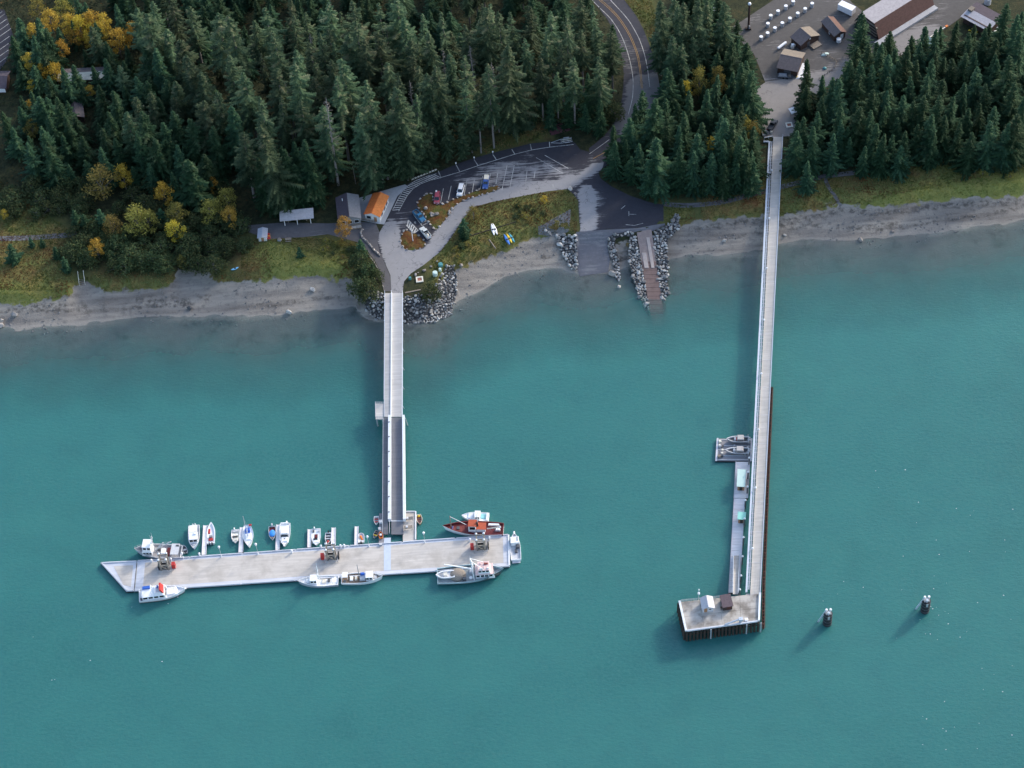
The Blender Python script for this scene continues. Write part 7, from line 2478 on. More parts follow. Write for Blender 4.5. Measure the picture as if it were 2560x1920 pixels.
def conifer(seed, h, r, base, step, nb, mat, sparse=0.0, droop=.25, dead=False, fullness=1.0):
    """unit tree of height h: trunk mesh, crown mesh of drooping sprays"""
    q = random.Random(seed)
    tr = MB()
    lean = (q.uniform(-.02, .02) * h, q.uniform(-.02, .02) * h)
    tr.cyl((0, 0, -.6), (lean[0] * .5, lean[1] * .5, h * .5), h * .0125, h * .008, 8)
    tr.cyl((lean[0] * .5, lean[1] * .5, h * .5), (lean[0], lean[1], h * .99), h * .008, .03, 7)
    V, F, Tn = [], [], []

    def ax(z):
        t = z / h
        return lean[0] * t, lean[1] * t
    # dead limbs below the crown
    z = h * .18
    dl = MB()
    while z < h * (base + .12):
        a = q.uniform(0, 6.28)
        l = q.uniform(.6, 1.6)
        x, y = ax(z)
        tr.cyl((x, y, z), (x + math.cos(a) * l, y + math.sin(a) * l, z + q.uniform(-.3, .1)), .05, .02, 3)
        z += q.uniform(.7, 1.6)
    zb = h * base
    z = zb
    phase = q.uniform(0, 6.28)
    wob = [q.uniform(.62, 1.25) for _ in range(7)]
    lev = [q.uniform(.75, 1.15) for _ in range(14)]
    cell = {(i, j): (q.uniform(.3, .6) if q.random() < .28 else q.uniform(.8, 1.2)) for i in range(14) for j in range(7)}
    while z < h - .25:
        t = (z - zb) / (h - zb)
        prof = (1 - t) ** .66 * min(1, .42 + t * 2.6) if sparse > 0 else (1 - t) ** .78 * min(1, .7 + t * 3)
        Rr = max(.22, r * prof * lev[min(13, int(t * 14))])
        n = max(4, int(nb * (0.55 + .6 * (1 - t))))
        tb = q.random() * .25 + t * .15
        for k in range(n):
            if q.random() < sparse * .45:
                continue
            a = phase + 6.283 * k / n + q.uniform(-.35, .35)
            wb = wob[int(a / 6.283 * 7) % 7]
            l = Rr * wb * cell[(min(13, int(t * 14)), int(a / 6.283 * 7) % 7)] * q.uniform(.65, 1.15)
            zz = z + q.uniform(-.3, .3) * step * 2
            x0, y0 = ax(zz)
            ca, sa = math.cos(a), math.sin(a)
            pit = .55 * (t - .35) - droop + q.uniform(-.12, .12)
            m = max(3, int(l / .42))
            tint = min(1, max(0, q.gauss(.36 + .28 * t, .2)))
            w0 = min(.85, .30 + .22 * l) * fullness
            for j in range(m):
                s = .12 + .88 * (j + .5) / m
                d = l * s
                px, py = x0 + ca * d, y0 + sa * d
                pz = zz + math.sin(pit) * d + .10 * d * d / max(l, .5) * (.7 if t < .6 else .2) - .05
                w = w0 * (1.15 - .75 * s) * q.uniform(.7, 1.25)
                for sd in (-1, 1):
                    ox, oy = -sa * sd, ca * sd
                    i0 = len(V)
                    dz = -w * q.uniform(.15, .55)
                    f = w * q.uniform(.35, .8)
                    V.extend(((px - ca * .16, py - sa * .16, pz + .05), (px + ca * .34, py + sa * .34, pz + .02),
                              (px + ox * w + ca * f, py + oy * w + sa * f, pz + dz)))
                    F.append((i0, i0 + 1, i0 + 2))
                    Tn.append(min(1, max(0, tint + q.uniform(-.15, .15))))
            # tip
            i0 = len(V)
            d = l * 1.05
            px, py, pz = x0 + ca * d, y0 + sa * d, zz + math.sin(pit) * d
            V.extend(((px - ca * .5 - sa * .14, py - sa * .5 + ca * .14, pz), (px - ca * .5 + sa * .14, py - sa * .5 - ca * .14, pz), (px + ca * .15, py + sa * .15, pz + .03)))
            F.append((i0, i0 + 1, i0 + 2))
            Tn.append(tint)
        phase += 1.7
        z += step * q.uniform(.8, 1.2) * (.65 if t > .75 else 1)
    for k in range(6):
        a = k * 1.05
        i0 = len(V)
        x, y = lean
        V.extend(((x, y, h + .35), (x + math.cos(a) * .28, y + math.sin(a) * .28, h - .5), (x + math.cos(a + 1) * .28, y + math.sin(a + 1) * .28, h - .5)))
        F.append((i0, i0 + 1, i0 + 2))
        Tn.append(.6)
    crown = None if dead else tri_mesh('crown', V, F, Tn, mat)
    return tr.mesh('trunk', DEADB if dead else BARK), crown


def snag(seed, h):
    q = random.Random(seed)
    tr = MB()
    tr.cyl((0, 0, -.5), (0, 0, h), h * .012, .05, 7)
    br = MB()
    z = h * .35
    while z < h * .97:
        for _ in range(3):
            a, l = q.uniform(0, 6.28), q.uniform(.5, 2.2) * (1.1 - z / h) + .5
            br.cyl((0, 0, z), (math.cos(a) * l, math.sin(a) * l, z + q.uniform(-.3, .3)), .05, .02, 3)
        z += .55
    return tr.mesh('trunk', DEADB), br.mesh('bare_branches', DEADB)


def broadleaf(seed, h, r, mat, n=900, trunk_h=.28, leaf=.34, clumps=16):
    q = random.Random(seed)
    tr = MB()
    tr.cyl((0, 0, -.4), (0, 0, h * .45), h * .016, h * .011, 7)
    cl = []
    for i in range(clumps):
        t = (i + .5) / clumps
        a = i * 2.4 + q.uniform(-.4, .4)
        z = h * (trunk_h + (1 - trunk_h) * (t ** .9)) - .4
        rad = r * math.sin(math.pi * min(.97, (.18 + .80 * t))) ** .75 * q.uniform(.45, .95)
        c = (math.cos(a) * rad, math.sin(a) * rad, z)
        cl.append((c, r * q.uniform(.32, .50)))
        tr.cyl((0, 0, max(.3, z * .55)), c, .07, .03, 4)
    V, F, Tn = [], [], []
    for i in range(n):
        c, cr_ = q.choice(cl)
        v = Vector((q.gauss(0, 1), q.gauss(0, 1), q.gauss(0, 1))).normalized() * cr_ * q.uniform(.35, 1.05)
        p = Vector(c) + Vector((v.x, v.y, v.z * .8))
        d1 = Vector((q.gauss(0, 1), q.gauss(0, 1), q.gauss(0, .7))).normalized() * leaf * q.uniform(.6, 1.3)
        d2 = Vector((q.gauss(0, 1), q.gauss(0, 1), q.gauss(0, .7))).normalized() * leaf * q.uniform(.6, 1.3)
        i0 = len(V)
        V.extend((tuple(p), tuple(p + d1), tuple(p + d2)))
        F.append((i0, i0 + 1, i0 + 2))
        Tn.append(min(1, max(0, q.gauss(.5, .25))))
    return tr.mesh('trunk', BARK), tri_mesh('crown', V, F, Tn, mat)


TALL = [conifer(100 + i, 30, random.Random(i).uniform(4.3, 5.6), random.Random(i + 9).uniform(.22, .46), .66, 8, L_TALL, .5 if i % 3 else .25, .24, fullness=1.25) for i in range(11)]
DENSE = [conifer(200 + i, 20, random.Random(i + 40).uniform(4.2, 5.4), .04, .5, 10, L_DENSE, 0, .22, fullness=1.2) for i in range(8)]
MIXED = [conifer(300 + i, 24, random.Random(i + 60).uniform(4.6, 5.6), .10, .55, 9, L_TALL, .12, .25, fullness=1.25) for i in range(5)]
YOUNG = [conifer(400 + i, 7, 1.9, .05, .36, 8, L_DENSE, 0, .12) for i in range(3)]
SNAG = [snag(i, 26) for i in range(2)]
KY = [broadleaf(500 + i, 11, 3.3, L_YEL, 1700, leaf=.42) for i in range(4)]
KO = [broadleaf(520 + i, 11, 3.1, L_ORA, 1500, leaf=.42) for i in range(3)]
KW = [broadleaf(540 + i, 10, 3.4, L_YOL, 1500, leaf=.42) for i in range(4)]
SH = [broadleaf(560 + i, 4.2, 2.6, L_OLIVE, 1000, .05, .40, 14) for i in range(4)]
SHY = [broadleaf(580 + i, 2.6, 1.8, L_YOL, 420, .05, .30, 9) for i in range(3)]

BLOCK = [LOT, ROAD, YARD, SLOT, PATHC, ISL1]
BFOOT = [PL('f', [(960, 420), (1480, 300), (1540, 560), (1230, 660), (990, 620)]), PL('f', [(390, 560), (780, 520), (780, 660), (390, 680)]), PL('a', [(-100, 640), (150, 640), (150, 820), (-100, 820)]),
         PL('a', [(540, 660), (860, 640), (870, 760), (540, 760)]), PL('a', [(590, 960), (740, 950), (740, 1060), (590, 1060)]), PL('u', [(620, 350), (1300, 300), (1350, 600), (700, 620)])]
placed = []


def blocked(x, y, m=0.8):
    P = (np.array([x]), np.array([y]))
    for pl in BLOCK + BFOOT:
        if inside(pl, *P)[0] or seg_dist(P[0], P[1], list(pl) + [pl[0]])[0] < m:
            return True
    return False


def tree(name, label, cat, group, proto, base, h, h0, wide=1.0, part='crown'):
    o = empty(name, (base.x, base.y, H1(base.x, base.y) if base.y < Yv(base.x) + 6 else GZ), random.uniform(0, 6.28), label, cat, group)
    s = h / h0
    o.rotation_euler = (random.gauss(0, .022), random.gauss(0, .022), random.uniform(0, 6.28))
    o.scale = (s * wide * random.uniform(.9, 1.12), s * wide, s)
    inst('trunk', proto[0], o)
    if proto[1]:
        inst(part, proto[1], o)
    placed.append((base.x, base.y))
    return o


def zone(px, py):
    if px < 590: return 'left'
    if px < 960: return 'midleft'
    if px < 1500: return 'mid'
    if px < 1925: return 'pierleft'
    return 'right'


ZL = {'left': ('spruce standing among yellow trees in the left forest', 'spruces of the left forest'),
      'midleft': ('spruce in the dark forest above the pale shelter and the hall', 'spruces above the shelter'),
      'mid': ('slender spruce in the forest between the parking lot and the curving road', 'spruces behind the parking lot'),
      'pierleft': ('spruce in the grove between the curving road and the long pier', 'spruces left of the long pier'),
      'right': ('spruce in the shore forest right of the long pier', 'spruces right of the long pier')}


def by_top(kind, fr, x, y, h, wide=1.0):
    """a tree whose tip shows at this point"""
    h *= random.uniform(.86, 1.22) if not (fr == 'c' and 850 < x < 1150 and y > 850) else random.uniform(.8, .95)
    for _ in range(8):
        b = at(fr, x, y, GZ + h)
        if not blocked(b.x, b.y):
            break
        h *= .88
        if h < 6:
            return None
    px, py = nat(fr, x, y)
    lab, grp = ZL[zone(px, py)]
    if kind == 'T':
        return tree('tall_spruce', 'tall thin-crowned ' + lab, 'spruce', 'tall ' + grp, random.choice(TALL), b, h, 30, wide)
    if kind == 'M':
        return tree('tall_spruce', 'tall thin-crowned ' + lab, 'spruce', 'tall ' + grp, random.choice(MIXED), b, h, 24, wide)
    if kind == 'D':
        return tree('dense_spruce', 'dense dark cone-shaped ' + lab, 'spruce', 'dense ' + grp, random.choice(DENSE), b, h, 20, wide)
    if kind == 'Y':
        return tree('young_spruce', 'small young ' + lab, 'spruce', 'young ' + grp, random.choice(YOUNG), b, h, 7, wide)
    if kind == 'S':
        return tree('dead_tree', 'bare grey dead trunk among the forest spruces', 'dead tree', 'dead trunks in the forest', random.choice(SNAG), b, h, 26, wide, 'bare_branches')


T_B = [(90, 60), (300, 0), (300, 170), (480, 350), (570, 290), (640, 230), (640, 330), (790, 320), (860, 170), (900, 340), (1060, 290), (1060, 10), (1220, 0), (1280, 150), (1290, 320), (1440, 110),
       (1500, 270), (1640, 120), (1820, 180), (1940, 190), (1960, 70), (2050, 30), (2110, 90), (2180, 390), (50, 450), (160, 610), (320, 420), (340, 560), (500, 530), (620, 540), (760, 480), (690, 650), (490, 670),
       (20, 810), (180, 820), (370, 830), (210, 560), (960, 700), (1170, 860), (1200, 640), (1330, 470), (1380, 560), (1360, 850), (1810, 500), (1790, 690), (1680, 460), (890, 960), (60, 1040), (130, 1090),
       (1000, 900), (620, 0), (830, 20), (1720, 280), (720, 100), (1560, 560), (420, 120), (180, 260), (1130, 520), (1480, 640), (2000, 560), (1900, 800), (1260, 760), (800, 820), (560, 900)]
for x, y in T_B:
    by_top('T' if random.random() < .8 else 'M', 'b', x, y, random.uniform(28, 39), random.uniform(.85, 1.2))
for x, y, h in [(1130, 190, 30), (1600, 400, 30), (590, 840, 33), (840, 1440, 9), (420, 300, 27), (1860, 380, 28), (1080, 600, 26), (260, 700, 24), (2060, 560, 26), (1330, 700, 25)]:
    by_top('S', 'b', x, y, h)
for x, y, h in [(40, 1370, 20), (180, 1270, 22), (250, 1290, 21), (310, 1240, 22), (400, 1220, 23), (480, 1360, 17), (110, 1440, 15), (330, 1420, 16), (1060, 960, 28), (1400, 1020, 26), (1480, 1100, 24), (1620, 1000, 24), (1760, 1060, 22), (1840, 1000, 24), (1250, 1060, 25), (950, 1120, 24)]:
    by_top('D' if x < 600 else 'M', 'b', x, y, h, 1.1)
T_C = [(20, 90), (150, 70), (330, 110), (460, 130), (590, 0), (700, 40), (760, 220), (860, 280), (740, 490), (290, 300), (110, 330), (600, 260), (420, 400), (20, 600), (520, 480), (240, 520), (380, 620)]
for x, y in T_C:
    by_top('T' if random.random() < .6 else 'M', 'c', x, y, random.uniform(24, 31))
for x, y, h in [(560, 690, 16), (290, 640, 18), (660, 640, 18), (170, 870, 9), (800, 620, 17), (480, 800, 14), (330, 850, 12), (760, 860, 13), (640, 900, 12), (60, 850, 13)]:
    by_top('D', 'c', x, y, h)
for x, y, h in [(1300, 0, 28), (1400, -20, 28), (1440, 60, 27), (1520, 20, 28), (1600, 10, 27), (1690, 0, 26), (1830, 20, 24), (1380, 290, 22), (1290, 250, 18), (1470, 380, 20), (1560, 330, 20), (1660, 250, 20)]:
    by_top('M', 'c', x, y, h, .95)
for x, y, h in [(1840, 120, 18), (1920, 370, 16), (1370, 600, 20), (1120, 780, 22), (1760, 640, 20), (2000, 540, 22), (2080, 620, 22), (1230, 850, 22), (1350, 850, 22), (1550, 780, 22), (1680, 760, 22), (1860, 860, 22), (1950, 900, 21), (1060, 900, 21),
                (960, 930, 20), (900, 1000, 20), (870, 1080, 19), (1040, 1020, 22), (1200, 1000, 22), (1330, 1020, 22), (1500, 950, 22), (1430, 1100, 21), (1250, 1200, 20), (1650, 1050, 22), (1800, 1000, 22), (1900, 1060, 20), (1620, 1150, 20),
                (1300, 1330, 17), (1450, 1280, 19), (1580, 1300, 19), (1720, 1330, 18), (1100, 1230, 20), (980, 1200, 19), (890, 1230, 17), (1980, 1250, 19), (2060, 1300, 18), (1850, 1200, 19), (1180, 1380, 15), (1030, 1340, 16), (2020, 1120, 19), (2090, 1180, 18), (1940, 1380, 14), (1380, 1420, 12), (1650, 1420, 13), (1830, 1400, 13)]:
    by_top('D', 'c', x, y, h, random.uniform(.95, 1.25))
for x, y, h in [(20, 50, 22), (90, 300, 18), (190, 440, 20), (235, 520, 18), (120, 830, 20), (30, 850, 21), (150, 1000, 19), (200, 1080, 17), (60, 1020, 18), (250, 1180, 12), (120, 1190, 13), (20, 1200, 13)]:
    by_top('D', 'd', x, y, h, 1.1)
T_D = [(650, 430, 22), (610, 860, 19), (680, 920, 19), (720, 820, 20), (570, 940, 17), (650, 1170, 13), (830, 560, 19), (880, 600, 20), (760, 700, 20), (1040, 60, 20), (1000, 330, 20), (1080, 340, 20), (1160, 320, 20), (1040, 450, 20), (1120, 470, 20), (940, 440, 19),
       (1240, 400, 20), (1370, 320, 20), (1300, 440, 20), (1440, 420, 20), (1540, 430, 20), (1010, 530, 20), (1250, 560, 20), (1410, 560, 20), (1520, 540, 20), (1620, 570, 20), (1350, 680, 19), (1480, 690, 19), (1600, 690, 20), (1690, 700, 19), (1270, 770, 18), (1190, 770, 18),
       (1100, 800, 18), (1010, 760, 18), (930, 920, 17), (880, 880, 17), (1200, 980, 15), (1260, 970, 16), (1350, 960, 16), (1440, 900, 17), (1420, 740, 18), (1530, 840, 18), (1820, 780, 19), (1900, 760, 19), (2020, 780, 19), (2160, 820, 19), (1740, 900, 17), (1980, 880, 17), (2100, 900, 17),
       (1940, 190, 20), (1720, 150, 17), (2030, 440, 20), (1950, 600, 19), (2140, 600, 20), (2080, 30, 22), (2180, 100, 22), (2130, 400, 21), (1780, 600, 18), (1880, 480, 19), (1650, 840, 17), (960, 1000, 15), (1060, 1050, 14), (820, 980, 15), (1140, 900, 17), (1300, 860, 17),
       (1120, 640, 20), (1210, 660, 20), (900, 760, 19), (2200, 250, 21), (2210, 700, 19), (1160, 1060, 12), (1320, 1060, 13), (1840, 960, 15), (1560, 960, 13)]
for x, y, h in T_D:
    by_top('D', 'd', x, y, h, random.uniform(1.0, 1.3) if x > 740 else 1.0)
T_A = [('D', 160, 150, 14), ('D', 100, 310, 14), ('M', 1300, 110, 27), ('M', 1440, 240, 25), ('M', 1530, 340, 24), ('M', 1590, 470, 23), ('M', 1650, 530, 23), ('M', 1720, 640, 22), ('D', 1230, 390, 20), ('D', 1360, 420, 22), ('T', 1030, 560, 16), ('D', 1190, 670, 17),
       ('D', 1260, 700, 18), ('D', 1430, 670, 18), ('M', 1540, 720, 20), ('D', 860, 750, 15), ('D', 970, 800, 17), ('M', 1150, 830, 20), ('M', 1300, 830, 20), ('D', 1360, 870, 19), ('M', 1510, 850, 20), ('M', 1740, 860, 20), ('D', 400, 840, 14), ('D', 500, 850, 15), ('D', 340, 830, 13), ('D', 170, 920, 13),
       ('D', 30, 960, 15), ('D', 360, 1100, 18), ('D', 1500, 960, 18), ('D', 1610, 1380, 18), ('T', 2080, 1150, 28), ('T', 2110, 610, 30), ('T', 1860, 130, 34), ('T', 2020, 130, 34), ('T', 2190, 180, 32), ('D', 640, 1000, 13), ('D', 560, 1010, 14), ('D', 950, 960, 18), ('M', 1080, 980, 19), ('D', 1240, 960, 20),
       ('D', 1420, 1050, 18), ('D', 1650, 1020, 18), ('D', 880, 1100, 15), ('D', 1000, 1180, 15), ('D', 1180, 1150, 17), ('D', 1320, 1200, 16), ('D', 240, 1240, 14), ('D', 420, 1220, 14), ('D', 90, 1100, 13), ('T', 1960, 480, 27), ('T', 1880, 800, 25), ('D', 700, 1180, 12), ('D', 1500, 1250, 16), ('D', 1820, 1100, 18), ('D', 2000, 900, 20), ('D', 1750, 1330, 15),
       ('T', 1640, 60, 28), ('T', 1180, 60, 24), ('D', 1000, 20, 16), ('T', 1480, 20, 26), ('D', 720, 20, 13)]
for k_, x, y, h in T_A:
    by_top(k_, 'a', x, y, h * 1.15, random.uniform(1.1, 1.4))
for fr, x, y, h in [('e', 80, 730, 8), ('e', 470, 750, 6), ('e', 545, 840, 6.5), ('e', 350, 680, 4.5), ('e', 255, 670, 4), ('e', 640, 440, 9), ('e', 860, 420, 9), ('e', 1620, 0, 20), ('f', 1235, 815, 8), ('g', 195, 850, 6), ('g', 205, 920, 5), ('f', 1355, 1060, 5.5), ('f', 600, 890, 4), ('e', 720, 470, 8), ('e', 2100, 440, 9), ('e', 1380, 420, 9), ('f', 560, 680, 4.2)]:
    by_top('Y', fr, x, y, h, 1.15)

tree('dense_spruce', 'dense spruce', 'spruce', 'dense ' + ZL['right'][1], DENSE[2], at('d', 1035, 95, GZ + 21), 21, 20, .95)
# fill the forest behind those
FOREST = [PL('N', [(-200, -160), (420, -160), (1440, -160), (1560, 180), (1545, 330), (1440, 345), (1330, 340), (1180, 375), (1060, 425), (860, 470), (760, 560), (600, 540), (500, 440), (430, 300), (330, 200), (-200, 60)]),
          PL('N', [(1960, 330), (2050, 260), (2180, 140), (2700, 100), (2700, 360), (2300, 420), (2100, 440), (1985, 420)]),
          PL('N', [(60, 150), (330, 170), (440, 300), (500, 420), (470, 500), (300, 470), (130, 470), (60, 380)]),
          PL('N', [(230, -60), (1430, -60), (1440, 170), (900, 210), (480, 210), (380, 120)]),
          PL('N', [(1560, 330), (1660, 200), (1700, 0), (1780, -60), (1830, 100), (1880, 230), (1890, 420), (1700, 470), (1600, 430)])]
nfill = 0
lim = 150
for fi, poly in enumerate(FOREST):
    xs, ys = [p[0] for p in poly], [p[1] for p in poly]
    cap = (105, 50, 42, 85, 34)[fi]
    c_, tries = 0, 0
    while c_ < cap and tries < 6000:
        tries += 1
        x, y = random.uniform(min(xs), max(xs)), random.uniform(min(ys), max(ys))
        if not inside(poly, np.array([x]), np.array([y]))[0] or blocked(x, y, 1.5):
            continue
        if any((x - a) ** 2 + (y - b) ** 2 < (3.6 if fi == 0 else 4.2) ** 2 for a, b in placed):
            continue
        c_ += 1
        px, py = topix((x, y, GZ))
        lab, grp = ZL[zone(px, py)]
        if fi == 0 and random.random() < .4:
            tree('tall_spruce', 'tall thin-crowned ' + lab, 'spruce', 'tall ' + grp, random.choice(TALL + MIXED[:2]), Vector((x, y, GZ)), random.uniform(19, 29), 29)
        else:
            tree('understorey_spruce', 'lower shaded ' + lab, 'spruce', 'lower ' + grp, random.choice(DENSE), Vector((x, y, GZ)), random.uniform(9, 18), 20, 1.2)

# broadleaved trees in autumn colour, each where its tip shows
KT = [('a', 250, 210, 10, 'O', 'orange-yellow slender tree at the left edge beside the side lot'), ('a', 370, 210, 9, 'O', 'small orange tree right of the slender one by the side lot'), ('a', 410, 90, 11, 'O', 'brown-orange tree above the small orange one'),
      ('a', 590, 130, 12, 'Y', 'broad yellow tree, left of the big yellow clump'), ('a', 665, 150, 12, 'Y', 'broad yellow tree in the middle of the big yellow clump'), ('a', 765, 95, 12, 'Y', 'tall yellow tree at the right of the big yellow clump'), ('a', 845, 200, 10, 'O', 'orange tree below the right of the big yellow clump'),
      ('a', 880, 130, 10, 'O', 'thin brownish tree right of the big yellow clump'), ('a', 300, 0, 10, 'W', 'yellowish tree at the top edge left'), ('a', 990, 260, 13, 'Y', 'bright yellow tree left of the large spruces'), ('a', 505, 350, 10, 'Y', 'yellow tree above the pale cabin roof'),
      ('a', 235, 470, 9, 'O', 'orange tree above the lodge roof'), ('a', 345, 560, 9, 'Y', 'yellow tree right of the lodge'), ('a', 455, 550, 10, 'Y', 'big yellow tree left of the pale cabin roof'), ('a', 265, 690, 7, 'Y', 'yellow-green tree below the lodge'), ('a', 760, 740, 7, 'O', 'small orange tree below the pale cabin'),
      ('a', 250, 870, 6, 'Y', 'small yellow treetop among spruces at far left'), ('a', 255, 1050, 8, 'W', 'dull yellow tree below the small yellow treetop'), ('a', 1140, 200, 12, 'Y', 'narrow yellow tree against the large spruces'), ('a', 530, 10, 9, 'W', 'olive tree at the top edge above the yellow clump'), ('a', 630, 250, 9, 'O', 'orange understorey tree below the yellow clump'), ('a', 760, 300, 7, 'O', 'rusty understorey tree right below the yellow clump'),
      ('e', 830, 80, 10, 'W', 'olive-yellow tree in the left half of the meadow edge'), ('e', 1040, 60, 9, 'Y', 'yellow-green tree right of the olive one at the forest edge'), ('e', 1400, 210, 9, 'Y', 'yellow tree left of the lone shoreline spruce'), ('e', 1795, 150, 7, 'Y', 'small bright yellow tree right of the lone shoreline spruce'),
      ('e', 1150, 420, 9, 'W', 'widest olive-yellow tree above the shore bushes'), ('e', 940, 490, 7, 'W', 'olive tree on the left flank of the widest one'), ('e', 1260, 450, 7, 'W', 'olive tree on the right flank of the widest one'), ('e', 1500, 380, 8, 'W', 'olive-green tree behind the golden one'), ('e', 1490, 540, 8, 'Y', 'golden tree above the shore bushes'),
      ('e', 810, 685, 8, 'Y', 'golden tree standing left of the shore bushes by the stairs'), ('e', 1800, 350, 8, 'W', 'tawny tree right of the shore bushes'), ('e', 1970, 410, 8, 'O', 'pale orange tree right of the tawny one'), ('e', 1930, 260, 7, 'W', 'dull yellow tree behind the tawny one'), ('e', 1550, 800, 4, 'W', 'green-yellow low tree at the beach edge'),
      ('f', 1040, 590, 9, 'O', 'thin golden tree with bare stem in front of the hall'), ('c', 1620, 590, 15, 'W', 'yellow treetop left in the grove above the long pier'), ('c', 1800, 580, 15, 'W', 'yellow treetop right in the grove above the long pier'), ('c', 1500, 700, 13, 'Y', 'small yellow treetop in the grove, left of the others'), ('c', 2000, 1010, 13, 'W', 'olive-yellow tree beside the long pier head, upper'), ('c', 2080, 1050, 12, 'W', 'olive-yellow tree beside the long pier head, nearest the pier'),
      ('c', 1740, 1200, 15, 'Y', 'small bright yellow top in the middle of the grove'), ('c', 1870, 1350, 11, 'Y', 'small orange-yellow top low in the grove'), ('d', 60, 1150, 9, 'O', 'orange sapling low in the grove by the pier'),
      ('g', 1010, 860, 2.6, 'W', 'olive bush on the gravel spit'), ('g', 280, 750, 5, 'W', 'olive tree at the left of the kayak meadow by the lane'), ('g', 900, 660, 3, 'Y', 'yellow bush on the kayak meadow below the lane'), ('f', 1935, 1230, 6, 'S', 'round green bush right of the short pier head'), ('f', 1390, 1130, 4, 'S', 'bright green bush left of the short pier head'), ('e', 30, 430, 4, 'O', 'orange bush at the far left meadow'), ('t', 1040, 410, 1.8, 'W', 'low olive bush on the hooked groyne')]
for fr, x, y, h, k_, lab in KT:
    if fr not in 'cd':
        h *= 1.42 if fr == 'e' and k_ == 'W' else (1.0 if fr == 'a' else 1.2)
    b = at(fr, x, y, GZ + h)
    P = {'Y': KY, 'O': KO, 'W': KW, 'S': KW}[k_]
    if k_ == 'S':
        tree('leafy_bush', lab, 'bush', None, random.choice(SH), b, h, 4.2, .75)
    else:
        tree('autumn_tree' if h > 4.5 else 'leafy_bush', lab, 'tree' if h > 4.5 else 'bush', None, random.choice(P), b, h, 11 if k_ != 'W' else 10, random.uniform(.9, 1.15) * (.55 if fr in 'cd' else 1))

# shrubs: the dark thicket above the left beach, and edges
SHR = []
for _ in range(95):
    SHR.append(('e', random.uniform(620, 2160), random.uniform(520, 960), 'left'))
for _ in range(16):
    SHR.append(('f', random.uniform(850, 1260), random.uniform(820, 1000), 'path'))
for _ in range(9):
    SHR.append(('f', random.uniform(1180, 1330), random.uniform(1060, 1400), 'head'))
for _ in range(20):
    SHR.append(('e', random.uniform(-40, 650), random.uniform(180, 500), 'far'))
for _ in range(34):
    SHR.append(('e', random.uniform(560, 1950), random.uniform(230, 540), 'left'))
for _ in range(14):
    SHR.append(('g', random.uniform(640, 900), random.uniform(720, 900), 'kayak'))
for _ in range(12):
    SHR.append(('c', random.uniform(0, 900), random.uniform(980, 1060), 'lot'))
for _ in range(14):
    SHR.append(('h', random.uniform(560, 2200), random.uniform(500, 600) - 0, 'right'))
for _ in range(10):
    SHR.append(('g', random.uniform(-40, 280), random.uniform(1050, 1250), 'bank'))
SL = {'left': ('dark olive bush in the thicket above the left beach', 'bushes above the left beach'), 'path': ('low brown-green bush below the gravel path', 'bushes below the gravel path'),
      'head': ('dark bush on the left flank of the pier head', 'bushes at the pier head'), 'far': ('tangled bush in the meadow at far left', 'bushes in the far left meadow'), 'kayak': ('low green bush on the kayak meadow', 'bushes on the kayak meadow'),
      'lot': ('dark bush at the forest edge behind the parking lot', 'bushes behind the lot'), 'right': ('low bush at the foot of the right shore spruces', 'bushes under the right spruces'), 'bank': ('low yellowing bush on the bank above the right riprap', 'bushes above the riprap')}
for fr, x, y, zn in SHR:
    b = atg(fr, x, y)
    if blocked(b.x, b.y, 1.0) or b.y < Yv(b.x) + .8:
        continue
    kq = at('e', 2030, 945, 3.5)
    if math.hypot(b.x - kq.x, b.y - kq.y) < 6 or (abs(b.x - kq.x) < 5 and kq.y - 8 < b.y < kq.y):
        continue
    lab, grp = SL[zn]
    small = zn in ('path', 'kayak', 'bank', 'right')
    pr = random.choice(SHY if small and random.random() < .6 else SH)
    hh = random.uniform(1.0, 2.0) if small else random.uniform(3.2, 6.4)
    tree('leafy_bush', lab, 'bush', grp, pr, b, hh, 2.6 if pr in SHY else 4.2, random.uniform(.9, 1.3))

# single out every tree and bush of a stand by its row and its place in the row
ORD = ['first', 'second', 'third', 'fourth', 'fifth', 'sixth', 'seventh', 'eighth', 'ninth', 'tenth'] + [f'{i}th' for i in range(11, 20)] + [f'{i}{["th", "st", "nd", "rd"][i % 10 if i % 10 < 4 else 0]}' for i in range(20, 90)]
SHORT = {'left': 'left forest', 'midleft': 'forest above the shelter', 'mid': 'forest behind the lot', 'pierleft': 'grove left of long pier', 'right': 'forest right of long pier'}
stands = {}
for o in list(bpy.data.objects):
    if o.parent is None and o.get('category') in ('spruce', 'bush', 'dead tree') and o.get('group'):
        stands.setdefault(o['group'], []).append(o)
for grp, os_ in stands.items():
    px = [(o, topix(o.location)) for o in os_]
    px.sort(key=lambda t: -t[1][1])
    per = max(4, int(math.sqrt(len(px) * 2.2)))
    rows = [px[i:i + per] for i in range(0, len(px), per)]
    for r_, row in enumerate(rows):
        row.sort(key=lambda t: t[1][0])
        for i, (o, _p) in enumerate(row):
            kind_ = o.name.split('.')[0].replace('_', ' ')
            where = grp
            for key in ('tall ', 'dense ', 'lower ', 'young ', 'small '):
                where = where[len(key):] if where.startswith(key) else where
            where = where.replace('spruces ', '').replace('bushes ', '').replace('dead trunks ', '')
            o['label'] = f'{kind_} {where}, {ORD[r_]} row from the water, {ORD[i]} from left'

